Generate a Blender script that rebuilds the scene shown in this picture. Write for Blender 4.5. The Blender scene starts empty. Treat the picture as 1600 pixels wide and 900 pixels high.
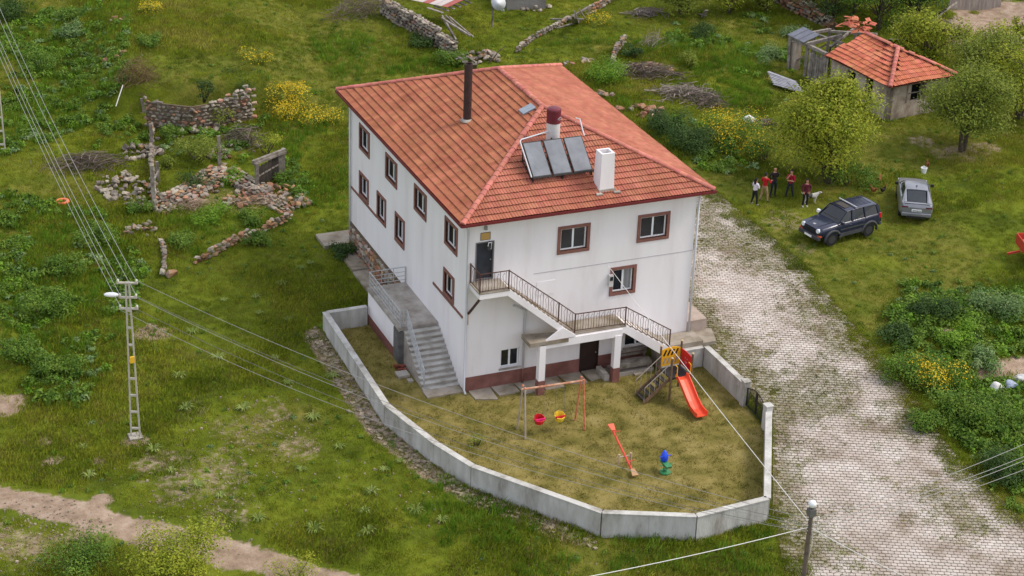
import bpy, bmesh, math, random
import numpy as np
from mathutils import Vector, Matrix
random.seed(7); rng = np.random.default_rng(11)
scene = bpy.context.scene
COL = scene.collection

# ------------------------------------------------------------------ camera, sky, sun, exposure
CAM = np.array([-31.2968, -76.4453, 46.0126]); FOC = 3111.0
FW = np.array([0.36070123, 0.82246678, -0.43982158])
RT = np.array([0.92215984, -0.38512142, 0.0360933])
UP = np.array([0.13969917, 0.4186047, 0.8973596])
cd = bpy.data.cameras.new('camera'); cd.sensor_width = 36.0; cd.lens = FOC / 1600 * 36
cd.clip_start = 1.0; cd.clip_end = 3000
cam = bpy.data.objects.new('camera', cd); COL.objects.link(cam)
cam.matrix_world = Matrix(((RT[0], UP[0], -FW[0], CAM[0]), (RT[1], UP[1], -FW[1], CAM[1]), (RT[2], UP[2], -FW[2], CAM[2]), (0, 0, 0, 1)))
scene.camera = cam
SUN_EL, SUN_AZ = math.radians(50), math.atan2(0.965, -0.26)   # azimuth measured from +Y towards +X
world = bpy.data.worlds.new('World'); scene.world = world; world.use_nodes = True
wn = world.node_tree; bgn = wn.nodes['Background']
sky = wn.nodes.new('ShaderNodeTexSky'); sky.sky_type = 'NISHITA'; sky.sun_disc = False
sky.sun_elevation = SUN_EL; sky.sun_rotation = SUN_AZ; sky.dust_density = 6.0; sky.air_density = 1.0; sky.ozone_density = 0.6; sky.altitude = 900
veil = wn.nodes.new('ShaderNodeMix'); veil.data_type = 'RGBA'; veil.inputs['Factor'].default_value = .72   # even cloud veil over the sky
veil.inputs['B'].default_value = (4.5, 4.6, 4.95, 1); wn.links.new(sky.outputs[0], veil.inputs['A']); wn.links.new(veil.outputs['Result'], bgn.inputs[0]); bgn.inputs[1].default_value = 0.15
sl = bpy.data.lights.new('sun', 'SUN'); sl.energy = 1.45; sl.angle = math.radians(18); sl.color = (1.0, 0.92, 0.8)
sun = bpy.data.objects.new('sun', sl); COL.objects.link(sun)
sdir = Vector((math.sin(SUN_AZ) * math.cos(SUN_EL), math.cos(SUN_AZ) * math.cos(SUN_EL), math.sin(SUN_EL)))
sun.rotation_euler = sdir.to_track_quat('Z', 'Y').to_euler(); sun.location = (40, -30, 60)
vs = scene.view_settings; vs.view_transform = 'Standard'; vs.look = 'None'; vs.gamma = 1; vs.use_curve_mapping = False
vs.exposure = 0.76

# ------------------------------------------------------------------ small maths
def sm(x, a, b):
    t = np.clip((np.asarray(x, float) - a) / (b - a), 0, 1); return t * t * (3 - 2 * t)
def vnoise(x, y, s=1.0, seed=0):
    x = np.asarray(x, float) / s; y = np.asarray(y, float) / s
    xi = np.floor(x).astype(np.int64); yi = np.floor(y).astype(np.int64); fx = x - xi; fy = y - yi
    def h(a, b):
        n = (a * 374761393 + b * 668265263 + seed * 974711) & 0x7fffffff
        n = ((n ^ (n >> 13)) * 1274126177) & 0x7fffffff
        return ((n ^ (n >> 16)) & 0xffff) / 65535.0
    fx = fx * fx * (3 - 2 * fx); fy = fy * fy * (3 - 2 * fy)
    return (h(xi, yi) * (1 - fx) + h(xi + 1, yi) * fx) * (1 - fy) + (h(xi, yi + 1) * (1 - fx) + h(xi + 1, yi + 1) * fx) * fy
def fbm(x, y, s=1.0, seed=0, o=3):
    r = 0; a = 0.5; t = 0
    for i in range(o):
        r = r + a * vnoise(x, y, s, seed + i); t += a; a *= .5; s *= .47
    return r / t
def inpoly(x, y, poly):
    x = np.asarray(x, float); y = np.asarray(y, float); c = np.zeros(x.shape, bool); n = len(poly)
    for i in range(n):
        x0, y0 = poly[i][:2]; x1, y1 = poly[(i + 1) % n][:2]
        if y0 == y1: continue
        c ^= ((y0 > y) != (y1 > y)) & (x < (x1 - x0) * (y - y0) / (y1 - y0) + x0)
    return c
def dpath(x, y, pts, closed=False):
    x = np.asarray(x, float); y = np.asarray(y, float); d = np.full(x.shape, 1e9)
    P = list(pts) + ([pts[0]] if closed else [])
    for a, b in zip(P[:-1], P[1:]):
        ax, ay = a[0], a[1]; bx, by = b[0] - ax, b[1] - ay; L = bx * bx + by * by + 1e-9
        t = np.clip(((x - ax) * bx + (y - ay) * by) / L, 0, 1)
        d = np.minimum(d, np.hypot(x - ax - t * bx, y - ay - t * by))
    return d
def onplane(px, py, z):
    d = FW + RT * (px - 800) / FOC + UP * (450 - py) / FOC
    return CAM + d * ((z - CAM[2]) / d[2])

# ------------------------------------------------------------------ lie of the land
YARD = [(-4.3, 8.1), (-4.5, -1.7), (-3.6, -5.6), (-2.75, -7.95), (0.98, -13.15), (4.6, -14.72), (8.1, -14.5), (11.85, -7.9), (12.1, -5.3), (12.1, -1.35), (9.6, -1.2), (9.6, 0.1), (-1.7, 0.1), (-1.7, 8.1)]
tP = onplane(226, 197, 0)[:2]; tQ = onplane(392, 190, 0)[:2]
tA = (tQ - tP) / np.linalg.norm(tQ - tP); tN = np.array([-tA[1], tA[0]]); tL = np.linalg.norm(tQ - tP)
if tN[1] < 0: tN = -tN
def H(x, y):
    x = np.asarray(x, float); y = np.asarray(y, float)
    dl = np.interp(y, [-40, -26, -14.5, -1, 3, 20, 60, 400], [-1.6, -.75, -.05, .95, 1.12, 1.3, 1.9, 4])
    xw = np.interp(y, [-14.6, -7.9, -1.4, 0], [8.3, 12.0, 12.22, 12.22])
    s = np.where(y > 17.2, sm(x, 0, 13), np.where(y > 0, np.where(x > 6, 1., 0.), np.where(y > -14.6, np.where(x > xw, 1., 0.), sm(x, 3, 10))))
    base = -.12 * sm(-x, 3.5, 9) + .025 * np.maximum(y - 12, 0) - .02 * np.maximum(-y - 6, 0)
    h = base * (1 - s) + dl * s
    u = (x - tP[0]) * tA[0] + (y - tP[1]) * tA[1]; d = (x - tP[0]) * tN[0] + (y - tP[1]) * tN[1]
    h = h + 1.75 * sm(d, .15, .8) * (1 - sm(u, tL, tL + 6)) * sm(u, -5, -.6) * (1 - .6 * sm(d, 8, 40))
    yard = inpoly(x, y, YARD)
    und = (fbm(x, y, 7, 3) - .5) * .7 + (fbm(x, y, 1.7, 5) - .5) * .22
    flat = np.minimum(1, dpath(x, y, YARD, True) / 5) * np.where((x > 9) & (x < 26) & (y < 22) & (y > -30), .25, 1)
    flat = flat * np.where((x > -2) & (x < 14) & (y > -2) & (y < 19), 0, 1)
    h = h + und * flat
    return np.where(yard, -.25, h)
def G(px, py, dz=0.0):
    z = 0.0
    for i in range(14):
        p = onplane(px, py, z); z = .5 * z + .5 * (float(H(p[0], p[1])) + dz)
    p = onplane(px, py, z); return Vector((p[0], p[1], z - dz))
def GH(x, y): return float(H(x, y))
def PXM(p):                                        # pixels of the photograph per metre at a point
    return FOC / float(np.dot(np.array(p) - CAM, FW))

# ------------------------------------------------------------------ materials
MATS = {}
def M(name, cols, scale=2.0, rough=.85, bump=.15, bscale=40, rnd=None, rv=.25, metal=0, detail=6, trans=0, spec=.35, stretch=None, coord='pos', mixs=None, coat=0):
    if name in MATS: return MATS[name]
    m = bpy.data.materials.new(name); m.use_nodes = True; nt = m.node_tree; N = nt.nodes; L = nt.links
    bs = N['Principled BSDF']; out = N['Material Output']
    geo = N.new('ShaderNodeNewGeometry'); pos = geo.outputs['Position']
    if coord == 'obj': pos = N.new('ShaderNodeTexCoord').outputs['Object']
    if stretch:
        mp = N.new('ShaderNodeVectorMath'); mp.operation = 'MULTIPLY'; mp.inputs[1].default_value = stretch; L.new(pos, mp.inputs[0]); pos = mp.outputs[0]
    if isinstance(cols[0], (int, float)): cols = [cols]
    cols = [tuple(c) for c in cols]
    if len(cols) > 1:
        nz = N.new('ShaderNodeTexNoise'); nz.inputs['Scale'].default_value = scale; nz.inputs['Detail'].default_value = detail; nz.inputs['Roughness'].default_value = .6
        L.new(pos, nz.inputs['Vector'])
        fac = nz.outputs['Fac']
        if mixs:
            n2 = N.new('ShaderNodeTexNoise'); n2.inputs['Scale'].default_value = mixs; n2.inputs['Detail'].default_value = 3; L.new(pos, n2.inputs['Vector'])
            mx = N.new('ShaderNodeMath'); mx.operation = 'MULTIPLY_ADD'; L.new(n2.outputs['Fac'], mx.inputs[0]); mx.inputs[1].default_value = .6; 
            ms = N.new('ShaderNodeMath'); ms.operation = 'MULTIPLY'; L.new(fac, ms.inputs[0]); ms.inputs[1].default_value = .4
            L.new(ms.outputs[0], mx.inputs[2]); fac = mx.outputs[0]
        rp = N.new('ShaderNodeValToRGB'); e = rp.color_ramp.elements
        k = len(cols); lo, hi = .32, .68
        e[0].position = lo; e[0].color = cols[0] + (1,); e[1].position = hi; e[1].color = cols[-1] + (1,)
        for i in range(1, k - 1):
            q = e.new(lo + (hi - lo) * i / (k - 1)); q.color = cols[i] + (1,)
        L.new(fac, rp.inputs[0]); c = rp.outputs[0]
    else:
        r_ = N.new('ShaderNodeRGB'); r_.outputs[0].default_value = cols[0] + (1,); c = r_.outputs[0]
    if rnd:
        if rnd == 'island': rs = geo.outputs['Random Per Island']
        else: rs = N.new('ShaderNodeObjectInfo').outputs['Random']
        hs = N.new('ShaderNodeHueSaturation'); L.new(c, hs.inputs['Color'])
        mr = N.new('ShaderNodeMapRange'); mr.inputs['To Min'].default_value = 1 - rv; mr.inputs['To Max'].default_value = 1 + rv; L.new(rs, mr.inputs['Value']); L.new(mr.outputs[0], hs.inputs['Value'])
        wh = N.new('ShaderNodeTexWhiteNoise'); wh.noise_dimensions = '1D'; L.new(rs, wh.inputs['W'])
        m2 = N.new('ShaderNodeMapRange'); m2.inputs['To Min'].default_value = .5 - rv * .06; m2.inputs['To Max'].default_value = .5 + rv * .06; L.new(wh.outputs['Value'], m2.inputs['Value']); L.new(m2.outputs[0], hs.inputs['Hue'])
        c = hs.outputs[0]
    L.new(c, bs.inputs['Base Color'])
    bs.inputs['Roughness'].default_value = rough; bs.inputs['Metallic'].default_value = metal; bs.inputs['Specular IOR Level'].default_value = spec
    if coat: bs.inputs['Coat Weight'].default_value = coat; bs.inputs['Coat Roughness'].default_value = .06
    if bump:
        nb = N.new('ShaderNodeTexNoise'); nb.inputs['Scale'].default_value = bscale; nb.inputs['Detail'].default_value = 4; L.new(pos, nb.inputs['Vector'])
        bp = N.new('ShaderNodeBump'); bp.inputs['Strength'].default_value = bump; bp.inputs['Distance'].default_value = .05; L.new(nb.outputs['Fac'], bp.inputs['Height']); L.new(bp.outputs[0], bs.inputs['Normal'])
    if trans:
        tr = N.new('ShaderNodeBsdfTranslucent'); L.new(c, tr.inputs['Color']); mx = N.new('ShaderNodeMixShader'); mx.inputs[0].default_value = trans
        L.new(bs.outputs[0], mx.inputs[1]); L.new(tr.outputs[0], mx.inputs[2]); L.new(mx.outputs[0], out.inputs['Surface'])
    MATS[name] = m; return m
def srgb(r, g, b):
    f = lambda v: (v / 255 / 12.92) if v <= 10 else ((v / 255 + .055) / 1.055) ** 2.4
    return (f(r), f(g), f(b))
WHITE = M('white_plaster', [srgb(217, 211, 211), srgb(226, 221, 222), srgb(230, 226, 227), srgb(232, 228, 229)], .9, .9, .08, 30, detail=10, stretch=(1, 1, .18))
BROWN = M('brown_plinth_paint', [srgb(106, 68, 60), srgb(122, 80, 72), srgb(138, 94, 85)], 1.5, .85, .1, 30)
TRIM = M('brown_trim_paint', [srgb(118, 80, 70), srgb(134, 92, 82)], 3, .8, .05)
PVC = M('white_pvc', [srgb(228, 229, 232)], 1, .4, 0)
GLASS = M('window_glass', [srgb(22, 25, 28), srgb(40, 44, 50)], .8, .06, 0, spec=.5)
CURT = M('pale_curtain', [srgb(120, 120, 122), srgb(150, 148, 148)], 2, .9, 0, stretch=(6, 6, .3))
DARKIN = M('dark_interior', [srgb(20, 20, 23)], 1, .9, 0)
CONC = M('grey_concrete', [srgb(128, 121, 113), srgb(158, 151, 143), srgb(176, 170, 162)], 1.3, .92, .3, 25, detail=9)
CONCL = M('pale_concrete', [srgb(138, 133, 124), srgb(168, 165, 159), srgb(184, 182, 177), srgb(194, 192, 188)], 1.5, .92, .35, 12, detail=11, stretch=(1, 1, .3))
CONCB = M('worn_concrete_floor', [srgb(112, 100, 82), srgb(146, 136, 122), srgb(166, 156, 146)], 1.0, .95, .3, 20, detail=9)
IRON = M('brown_rusty_iron', [srgb(62, 40, 34), srgb(84, 56, 46)], 6, .7, .05)
STEEL = M('grey_steel', [srgb(170, 172, 175), srgb(190, 192, 195)], 3, .4, 0, metal=.3)
BLACK = M('black_iron', [srgb(28, 27, 28), srgb(44, 42, 42)], 4, .6, 0)
TILE = M('red_roof_tile', [srgb(152, 88, 66), srgb(166, 100, 78), srgb(180, 114, 92)], .7, .75, .15, 60, rnd='island', rv=.11, detail=8)
TILEO = M('lichen_shade_roof_tile', [srgb(146, 86, 60), srgb(160, 98, 70), srgb(172, 108, 80)], .9, .8, .15, 60, rnd='island', rv=.11, detail=8)  # lichen orange; the left slope's shadow-gap tone is put into the colour too
TILEI = M('red_roof_tile_single', [srgb(152, 88, 66), srgb(166, 100, 78), srgb(180, 114, 92)], .7, .75, .15, 60, rnd='object', rv=.11, detail=8)
CAP = M('ridge_cap_tile', [srgb(168, 96, 82), srgb(196, 122, 108)], 1.2, .75, .15, 50, rnd='object', rv=.14)
DECK = M('roof_underlay', [srgb(86, 40, 28), srgb(104, 50, 36)], 2, .95, 0)
GUT = M('maroon_gutter', [srgb(98, 34, 36), srgb(116, 46, 46)], 3, .5, 0)
WOODG = M('weathered_grey_wood', [srgb(92, 84, 76), srgb(128, 120, 112), srgb(152, 145, 138)], 3, .95, .3, 30, rnd='object', rv=.2)
WOODB = M('brown_post_wood', [srgb(94, 74, 56), srgb(124, 100, 76)], 4, .9, .2, 30, rnd='object', rv=.12)
STONE = M('field_stone', [srgb(104, 94, 84), srgb(138, 128, 116), srgb(160, 149, 137)], 1.6, .95, .35, 12, rnd='object', rv=.38, detail=8)
STONER = M('lichen_stone', [srgb(128, 92, 70), srgb(150, 112, 86), srgb(148, 134, 120)], 1.2, .95, .35, 12, rnd='object', rv=.32, detail=8)
RUBBLE = M('rubble_stone', [srgb(112, 100, 84), srgb(140, 126, 108), srgb(164, 150, 134)], 2, .95, .3, 12, rnd='island', rv=.35)
MORTAR = M('earth_mortar', [srgb(82, 70, 56), srgb(112, 98, 80)], 2, 1, .4, 10)
TWIG = M('dry_twig', [srgb(84, 72, 64), srgb(120, 108, 98)], 3, .95, .1, 30, rnd='island', rv=.3)
BARK = M('tree_bark', [srgb(60, 52, 42), srgb(92, 80, 66)], 6, .95, .4, 20)
WIRE = M('grey_cable', [srgb(150, 148, 145)], 1, .6, 0)
WIRED = M('dark_cable', [srgb(110, 108, 104)], 1, .6, 0)
WIREW = M('white_cable', [srgb(215, 212, 208)], 1, .6, 0)

# ------------------------------------------------------------------ mesh builder
def rootloc(o):
    while o.parent: o = o.parent
    return o.location
class MB:
    def __init__(s): s.v = []; s.f = []; s.mi = []; s.cur = 0
    def add(s, vs, fs):
        b = len(s.v); s.v += [tuple(p) for p in vs]; s.f += [tuple(b + i for i in f) for f in fs]; s.mi += [s.cur] * len(fs); return s
    def box(s, x0, x1, y0, y1, z0, z1):
        v = [(x, y, z) for z in (z0, z1) for y in (y0, y1) for x in (x0, x1)]
        return s.add(v, [(0, 2, 3, 1), (4, 5, 7, 6), (0, 1, 5, 4), (2, 6, 7, 3), (0, 4, 6, 2), (1, 3, 7, 5)])
    def hexa(s, b, t):                       # two quads, bottom and top
        return s.add(list(b) + list(t), [(3, 2, 1, 0), (4, 5, 6, 7), (0, 1, 5, 4), (1, 2, 6, 5), (2, 3, 7, 6), (3, 0, 4, 7)])
    def beam(s, p, q, w, h=None, up=(0, 0, 1), w2=None):
        p = Vector(p); q = Vector(q); h = h or w; d = (q - p).normalized(); u = Vector(up)
        a = d.cross(u)
        if a.length < 1e-3: a = d.cross(Vector((1, 0, 0)))
        a.normalize(); b = a.cross(d).normalized(); k = (w2 or w) / w
        c = [(-1, -1), (1, -1), (1, 1), (-1, 1)]
        return s.hexa([p + a * (w / 2 * i) + b * (h / 2 * j) for i, j in c], [q + a * (w / 2 * i * k) + b * (h / 2 * j * k) for i, j in c])
    def tube(s, pts, r, n=6, cap=True):
        pts = [Vector(p) for p in pts]; m = len(pts); rs = r if isinstance(r, (list, tuple)) else [r] * m
        vs = []; ref = None
        for i, p in enumerate(pts):
            d = (pts[min(i + 1, m - 1)] - pts[max(i - 1, 0)]).normalized()
            if ref is None or abs(ref.dot(d)) > .95: ref = Vector((0, 0, 1)) if abs(d.z) < .9 else Vector((1, 0, 0))
            a = d.cross(ref).normalized(); b = a.cross(d)
            vs += [p + (a * math.cos(2 * math.pi * k / n) + b * math.sin(2 * math.pi * k / n)) * rs[i] for k in range(n)]
        fs = [(i * n + k, i * n + (k + 1) % n, (i + 1) * n + (k + 1) % n, (i + 1) * n + k) for i in range(m - 1) for k in range(n)]
        if cap: fs += [tuple(range(n))[::-1], tuple((m - 1) * n + k for k in range(n))]
        return s.add(vs, fs)
    def prism(s, poly, z0, z1):
        n = len(poly); a = [(p[0], p[1], z0 if not callable(z0) else z0(p)) for p in poly]; b = [(p[0], p[1], z1 if not callable(z1) else z1(p)) for p in poly]
        return s.add(a + b, [tuple(range(n))[::-1], tuple(range(n, 2 * n))] + [(i, (i + 1) % n, n + (i + 1) % n, n + i) for i in range(n)])
    def extr(s, poly, d):                    # 3d polygon swept along d
        n = len(poly); a = [Vector(p) for p in poly]; b = [p + Vector(d) for p in a]
        return s.add(a + b, [tuple(range(n))[::-1], tuple(range(n, 2 * n))] + [(i, (i + 1) % n, n + (i + 1) % n, n + i) for i in range(n)])
    def lathe(s, c, prof, n=16, axis=None):
        c = Vector(c); q = Vector((0, 0, 1)).rotation_difference(Vector(axis)) if axis else None; vs = []
        for r, z in prof:
            for k in range(n):
                t = 2 * math.pi * k / n; p = Vector((r * math.cos(t), r * math.sin(t), z)); vs.append(c + (q @ p if q else p))
        m = len(prof)
        fs = [(i * n + k, i * n + (k + 1) % n, (i + 1) * n + (k + 1) % n, (i + 1) * n + k) for i in range(m - 1) for k in range(n)]
        fs += [tuple(range(n))[::-1], tuple((m - 1) * n + k for k in range(n))]
        return s.add(vs, fs)
    def ell(s, c, r, n=10, m=7, rot=None):
        vs = []; c = Vector(c)
        for i in range(m + 1):
            t = math.pi * i / m
            for k in range(n):
                a = 2 * math.pi * k / n; p = Vector((r[0] * math.sin(t) * math.cos(a), r[1] * math.sin(t) * math.sin(a), r[2] * math.cos(t)))
                vs.append(c + (rot @ p if rot else p))
        return s.add(vs, [(i * n + k, (i + 1) * n + k, (i + 1) * n + (k + 1) % n, i * n + (k + 1) % n) for i in range(m) for k in range(n)])
    def mesh(s, name, mat, off=(0, 0, 0), smooth=False):
        me = bpy.data.meshes.new(name); o = Vector(off)
        me.from_pydata([(p[0] - o.x, p[1] - o.y, p[2] - o.z) for p in s.v], [], s.f)
        for x in (mat if isinstance(mat, (list, tuple)) else [mat]): me.materials.append(x)
        if any(s.mi): me.polygons.foreach_set('material_index', s.mi)
        if smooth: me.polygons.foreach_set('use_smooth', [True] * len(me.polygons))
        me.update(); return me
    def build(s, name, mat, parent=None, smooth=False, local=False, **k):
        off = Vector((0, 0, 0)) if (local or parent is None) else rootloc(parent)
        o = bpy.data.objects.new(name, s.mesh(name, mat, off, smooth)); COL.objects.link(o)
        if parent: o.parent = parent
        return tag(o, **k)
def tag(o, label=None, cat=None, group=None, kind=None):
    for a, b in (('label', label), ('category', cat), ('group', group), ('kind', kind)):
        if b: o[a] = b
    return o
def thing(name, label, cat, loc=(0, 0, 0), rz=0, group=None):
    o = bpy.data.objects.new(name, None); COL.objects.link(o); o.location = loc; o.rotation_euler = (0, 0, rz); o.empty_display_size = .2
    return tag(o, label, cat, group)
def inst(name, mesh, parent, loc, rot=(0, 0, 0), sc=(1, 1, 1), **k):
    o = bpy.data.objects.new(name, mesh); COL.objects.link(o)
    l = Vector(loc)
    if parent: o.parent = parent; l = l - rootloc(parent)
    o.location = l; o.rotation_euler = rot; o.scale = sc if isinstance(sc, (tuple, list, Vector)) else (sc, sc, sc)
    return tag(o, **k)
def bev(o, w=.02, seg=2):
    b = o.modifiers.new('bevel', 'BEVEL'); b.width = w; b.segments = seg; b.limit_method = 'ANGLE'; return o
# ------------------------------------------------------------------ ground
def axis(lo, hi, st, far):
    a = list(np.arange(lo, hi + 1e-6, st)); o = []; d = st; x = hi
    while x < far: d *= 1.35; x += d; o.append(x)
    p = []; d = st; x = lo
    while x > -far: d *= 1.35; x -= d; p.append(x)
    return np.array(p[::-1] + a + o)
gx = axis(-30, 70, .3, 700); gy = axis(-27, 76, .3, 700)
GX, GY = np.meshgrid(gx, gy); gxf = GX.ravel(); gyf = GY.ravel(); gzf = H(gxf, gyf)
nx, ny = len(gx), len(gy)
ii = np.arange(nx * ny).reshape(ny, nx)
quads = np.stack([ii[:-1, :-1], ii[:-1, 1:], ii[1:, 1:], ii[1:, :-1]], -1).reshape(-1, 4)
me = bpy.data.meshes.new('ground'); me.from_pydata(np.stack([gxf, gyf, gzf], -1).tolist(), [], quads.tolist())
ROAD = [tuple(G(*p))[:2] for p in [(-200, 735), (-40, 768), (60, 788), (160, 814), (260, 844), (350, 864), (430, 884), (540, 915), (700, 960)]]
def gmask(lst, x, y):
    r = np.zeros(x.shape)
    for px, py, rad, w in lst:
        p = G(px, py); r = np.maximum(r, w * (1 - sm(np.hypot(x - p.x, y - p.y) / rad + (fbm(x, y, 1.2, 8) - .5) * 1.0, .5, 1.1)))
    return r
DIRTS = [(5, 632, 1.1, .9), (50, 855, 1.8, .45), (120, 840, 1.2, .45), (310, 740, 3.0, .36), (400, 660, 2.4, .3), (250, 720, 1.6, .4), (155, 720, .5, .7), (160, 780, .6, .8), (85, 720, .7, .7), (70, 690, .5, .6),
         (240, 523, 1.2, .7), (1490, 240, 1.5, .5), (1440, 222, 1.1, .45), (1535, 230, 1.4, .5), (1585, 575, 1.6, 1), (1545, 590, 1.0, .9), (1560, 45, 5, 1), (1600, 30, 5, 1), (1530, 70, 3, .7),
         (1225, 345, 1.8, .33), (1255, 392, 1.2, .3), (1480, 520, .7, .7), (215, 690, .8, .6), (460, 700, 1.6, .4), (300, 640, 1.2, .3), (340, 800, 1.8, .3), (330, 310, 3, .3), (1020, 105, 2, .4), (730, 630, 1.6, .6)]
dirt = gmask(DIRTS, gxf, gyf)
rd = dpath(gxf, gyf, ROAD); wob = (fbm(gxf, gyf, 2.2, 21) - .5) * .7
dirt = np.maximum(dirt, 1 - sm(rd + wob, .65, 1.05))
grav = 1 - sm(dpath(gxf, gyf, [tuple(G(*p))[:2] for p in [(-60, 830), (60, 850), (130, 870)]]) + wob, .6, 1.6)
dirt = np.maximum(dirt, grav * .4)
fl = 1 - sm(dpath(gxf, gyf, [(-4.95, 8), (-5.1, -2), (-4.2, -6), (-3.2, -8.5), (0, -13.2)]), .25, .75)
dirt = np.maximum(dirt, fl * .9)
olive = np.maximum(sm(fbm(gxf, gyf, 9, 31), .52, .66), 0)
for nm, ar in (('dirt', dirt), ('olive', olive)):
    at = me.attributes.new(nm, 'FLOAT', 'POINT'); at.data.foreach_set('value', ar.astype(np.float32))
me.polygons.foreach_set('use_smooth', [True] * len(me.polygons))
m = bpy.data.materials.new('meadow_soil'); m.use_nodes = True; nt = m.node_tree; N = nt.nodes; L = nt.links; bs = N['Principled BSDF']
geo = N.new('ShaderNodeNewGeometry')
def nz(sc, det=6):
    n = N.new('ShaderNodeTexNoise'); n.inputs['Scale'].default_value = sc; n.inputs['Detail'].default_value = det; n.inputs['Roughness'].default_value = .65; L.new(geo.outputs['Position'], n.inputs['Vector']); return n.outputs['Fac']
def ramp(f, st):
    r = N.new('ShaderNodeValToRGB'); e = r.color_ramp.elements
    e[0].position, e[0].color = st[0][0], st[0][1] + (1,); e[1].position, e[1].color = st[-1][0], st[-1][1] + (1,)
    for p, c in st[1:-1]: q = e.new(p); q.color = c + (1,)
    L.new(f, r.inputs[0]); return r.outputs[0]
def mixc(f, a, b):
    x = N.new('ShaderNodeMix'); x.data_type = 'RGBA'; L.new(f, x.inputs['Factor']); L.new(a, x.inputs['A']); L.new(b, x.inputs['B']); return x.outputs['Result']
def attr(n):
    a = N.new('ShaderNodeAttribute'); a.attribute_name = n; return a.outputs['Fac']
cg = ramp(nz(.35, 9), [(.3, srgb(58, 70, 18)), (.45, srgb(84, 96, 24)), (.58, srgb(102, 112, 30)), (.7, srgb(120, 122, 40))])
co = ramp(nz(.8, 9), [(.3, srgb(76, 86, 28)), (.5, srgb(98, 102, 38)), (.7, srgb(120, 114, 52))])
cdirt = ramp(nz(1.4, 10), [(.28, srgb(116, 98, 80)), (.5, srgb(150, 130, 112)), (.72, srgb(174, 156, 139))])
c1 = mixc(attr('olive'), cg, co)
dm = N.new('ShaderNodeMath'); dm.operation = 'MULTIPLY_ADD'; L.new(nz(3, 8), dm.inputs[0]); dm.inputs[1].default_value = 1.4; dm.inputs[2].default_value = -.7
ds = N.new('ShaderNodeMath'); ds.operation = 'ADD'; L.new(attr('dirt'), ds.inputs[0]); L.new(dm.outputs[0], ds.inputs[1])
dr = N.new('ShaderNodeMapRange'); dr.inputs['From Min'].default_value = .25; dr.inputs['From Max'].default_value = .6; L.new(ds.outputs[0], dr.inputs['Value'])
c2 = mixc(dr.outputs[0], c1, cdirt); L.new(c2, bs.inputs['Base Color']); bs.inputs['Roughness'].default_value = 1; bs.inputs['Specular IOR Level'].default_value = .1
bp = N.new('ShaderNodeBump'); bp.inputs['Strength'].default_value = .7; bp.inputs['Distance'].default_value = .12; L.new(nz(6, 8), bp.inputs['Height']); L.new(bp.outputs[0], bs.inputs['Normal'])
me.materials.append(m)
ground = bpy.data.objects.new('ground', me); COL.objects.link(ground); tag(ground, kind='structure')

# yard lawn: a sheet of its own inside the walls
def sheet(name, poly, z, mat, step=.5, kind='structure', parent=None):
    xs = [p[0] for p in poly]; ys = [p[1] for p in poly]; bm = bmesh.new()
    f = bm.faces.new([bm.verts.new((p[0], p[1], 0)) for p in poly]); bm.normal_update()
    for lo, hi, ax in ((min(xs), max(xs), 0), (min(ys), max(ys), 1)):
        t = lo + step
        while t < hi:
            co = (t, 0, 0) if ax == 0 else (0, t, 0); no = (1, 0, 0) if ax == 0 else (0, 1, 0)
            bmesh.ops.bisect_plane(bm, geom=bm.verts[:] + bm.edges[:] + bm.faces[:], plane_co=co, plane_no=no); t += step
    a = np.array([v.co[:2] for v in bm.verts]); zz = z(a[:, 0], a[:, 1]) if callable(z) else np.full(len(a), z)
    for v, q in zip(bm.verts, zz): v.co.z = q
    bm.normal_update()
    for f in bm.faces:
        if f.normal.z < 0: f.normal_flip()
    me = bpy.data.meshes.new(name); bm.to_mesh(me); bm.free(); me.materials.append(mat)
    o = bpy.data.objects.new(name, me); COL.objects.link(o)
    if parent: o.parent = parent
    return tag(o, kind=kind)
LAWN = M('dry_yard_grass', [srgb(86, 82, 38), srgb(110, 102, 52), srgb(128, 116, 66), srgb(140, 128, 80)], .8, 1, .6, 14, detail=10, spec=.1)
yz = lambda x, y: (fbm(x, y, 1.2, 77) - .5) * .07 - .02
sheet('yard_lawn', YARD, yz, LAWN, .25)

# paved drive
PAV = [(11.9, 24), (19.6, 24)] + [tuple(G(*p))[:2] for p in [(1128, 306), (1180, 350), (1248, 405), (1285, 450), (1330, 505), (1385, 565), (1432, 625), (1475, 690), (1530, 748), (1590, 805), (1660, 880), (1760, 985)]] + \
      [tuple(G(*p))[:2] for p in [(1300, 1000), (1222, 880), (1212, 800)]] + [(8.55, -14.45), (12.25, -7.85), (12.45, -1.0), (11.95, 0.4)]
hp = lambda x, y: H(x, y) + .03
BED = M('joint_sand', [srgb(90, 84, 60), srgb(114, 105, 80), srgb(132, 121, 98)], 2.5, 1, .3, 30, detail=8)
drive = sheet('paved_drive', PAV, hp, BED, .5)
PAVM = [srgb(136, 122, 108), srgb(168, 156, 146), srgb(182, 172, 164), srgb(192, 184, 177)]
PAVER = M('concrete_paver', PAVM, .55, .9, .2, 40, rnd='island', rv=.1, detail=10)
def mossy(m, kind):
    nt = m.node_tree; N = nt.nodes; L = nt.links; bs = N['Principled BSDF']; src = bs.inputs['Base Color'].links[0].from_socket
    a = N.new('ShaderNodeAttribute'); a.attribute_type = kind; a.attribute_name = 'moss'; x = N.new('ShaderNodeMix'); x.data_type = 'RGBA'; L.new(a.outputs['Fac'], x.inputs['Factor']); L.new(src, x.inputs['A']); x.inputs['B'].default_value = srgb(98, 94, 50) + (1,); L.new(x.outputs['Result'], bs.inputs['Base Color'])
PAVERO = M('concrete_paver_single', PAVM, .55, .9, .2, 40, rnd='object', rv=.1, detail=10)
mossy(PAVER, 'GEOMETRY'); mossy(PAVERO, 'OBJECT')
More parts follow.
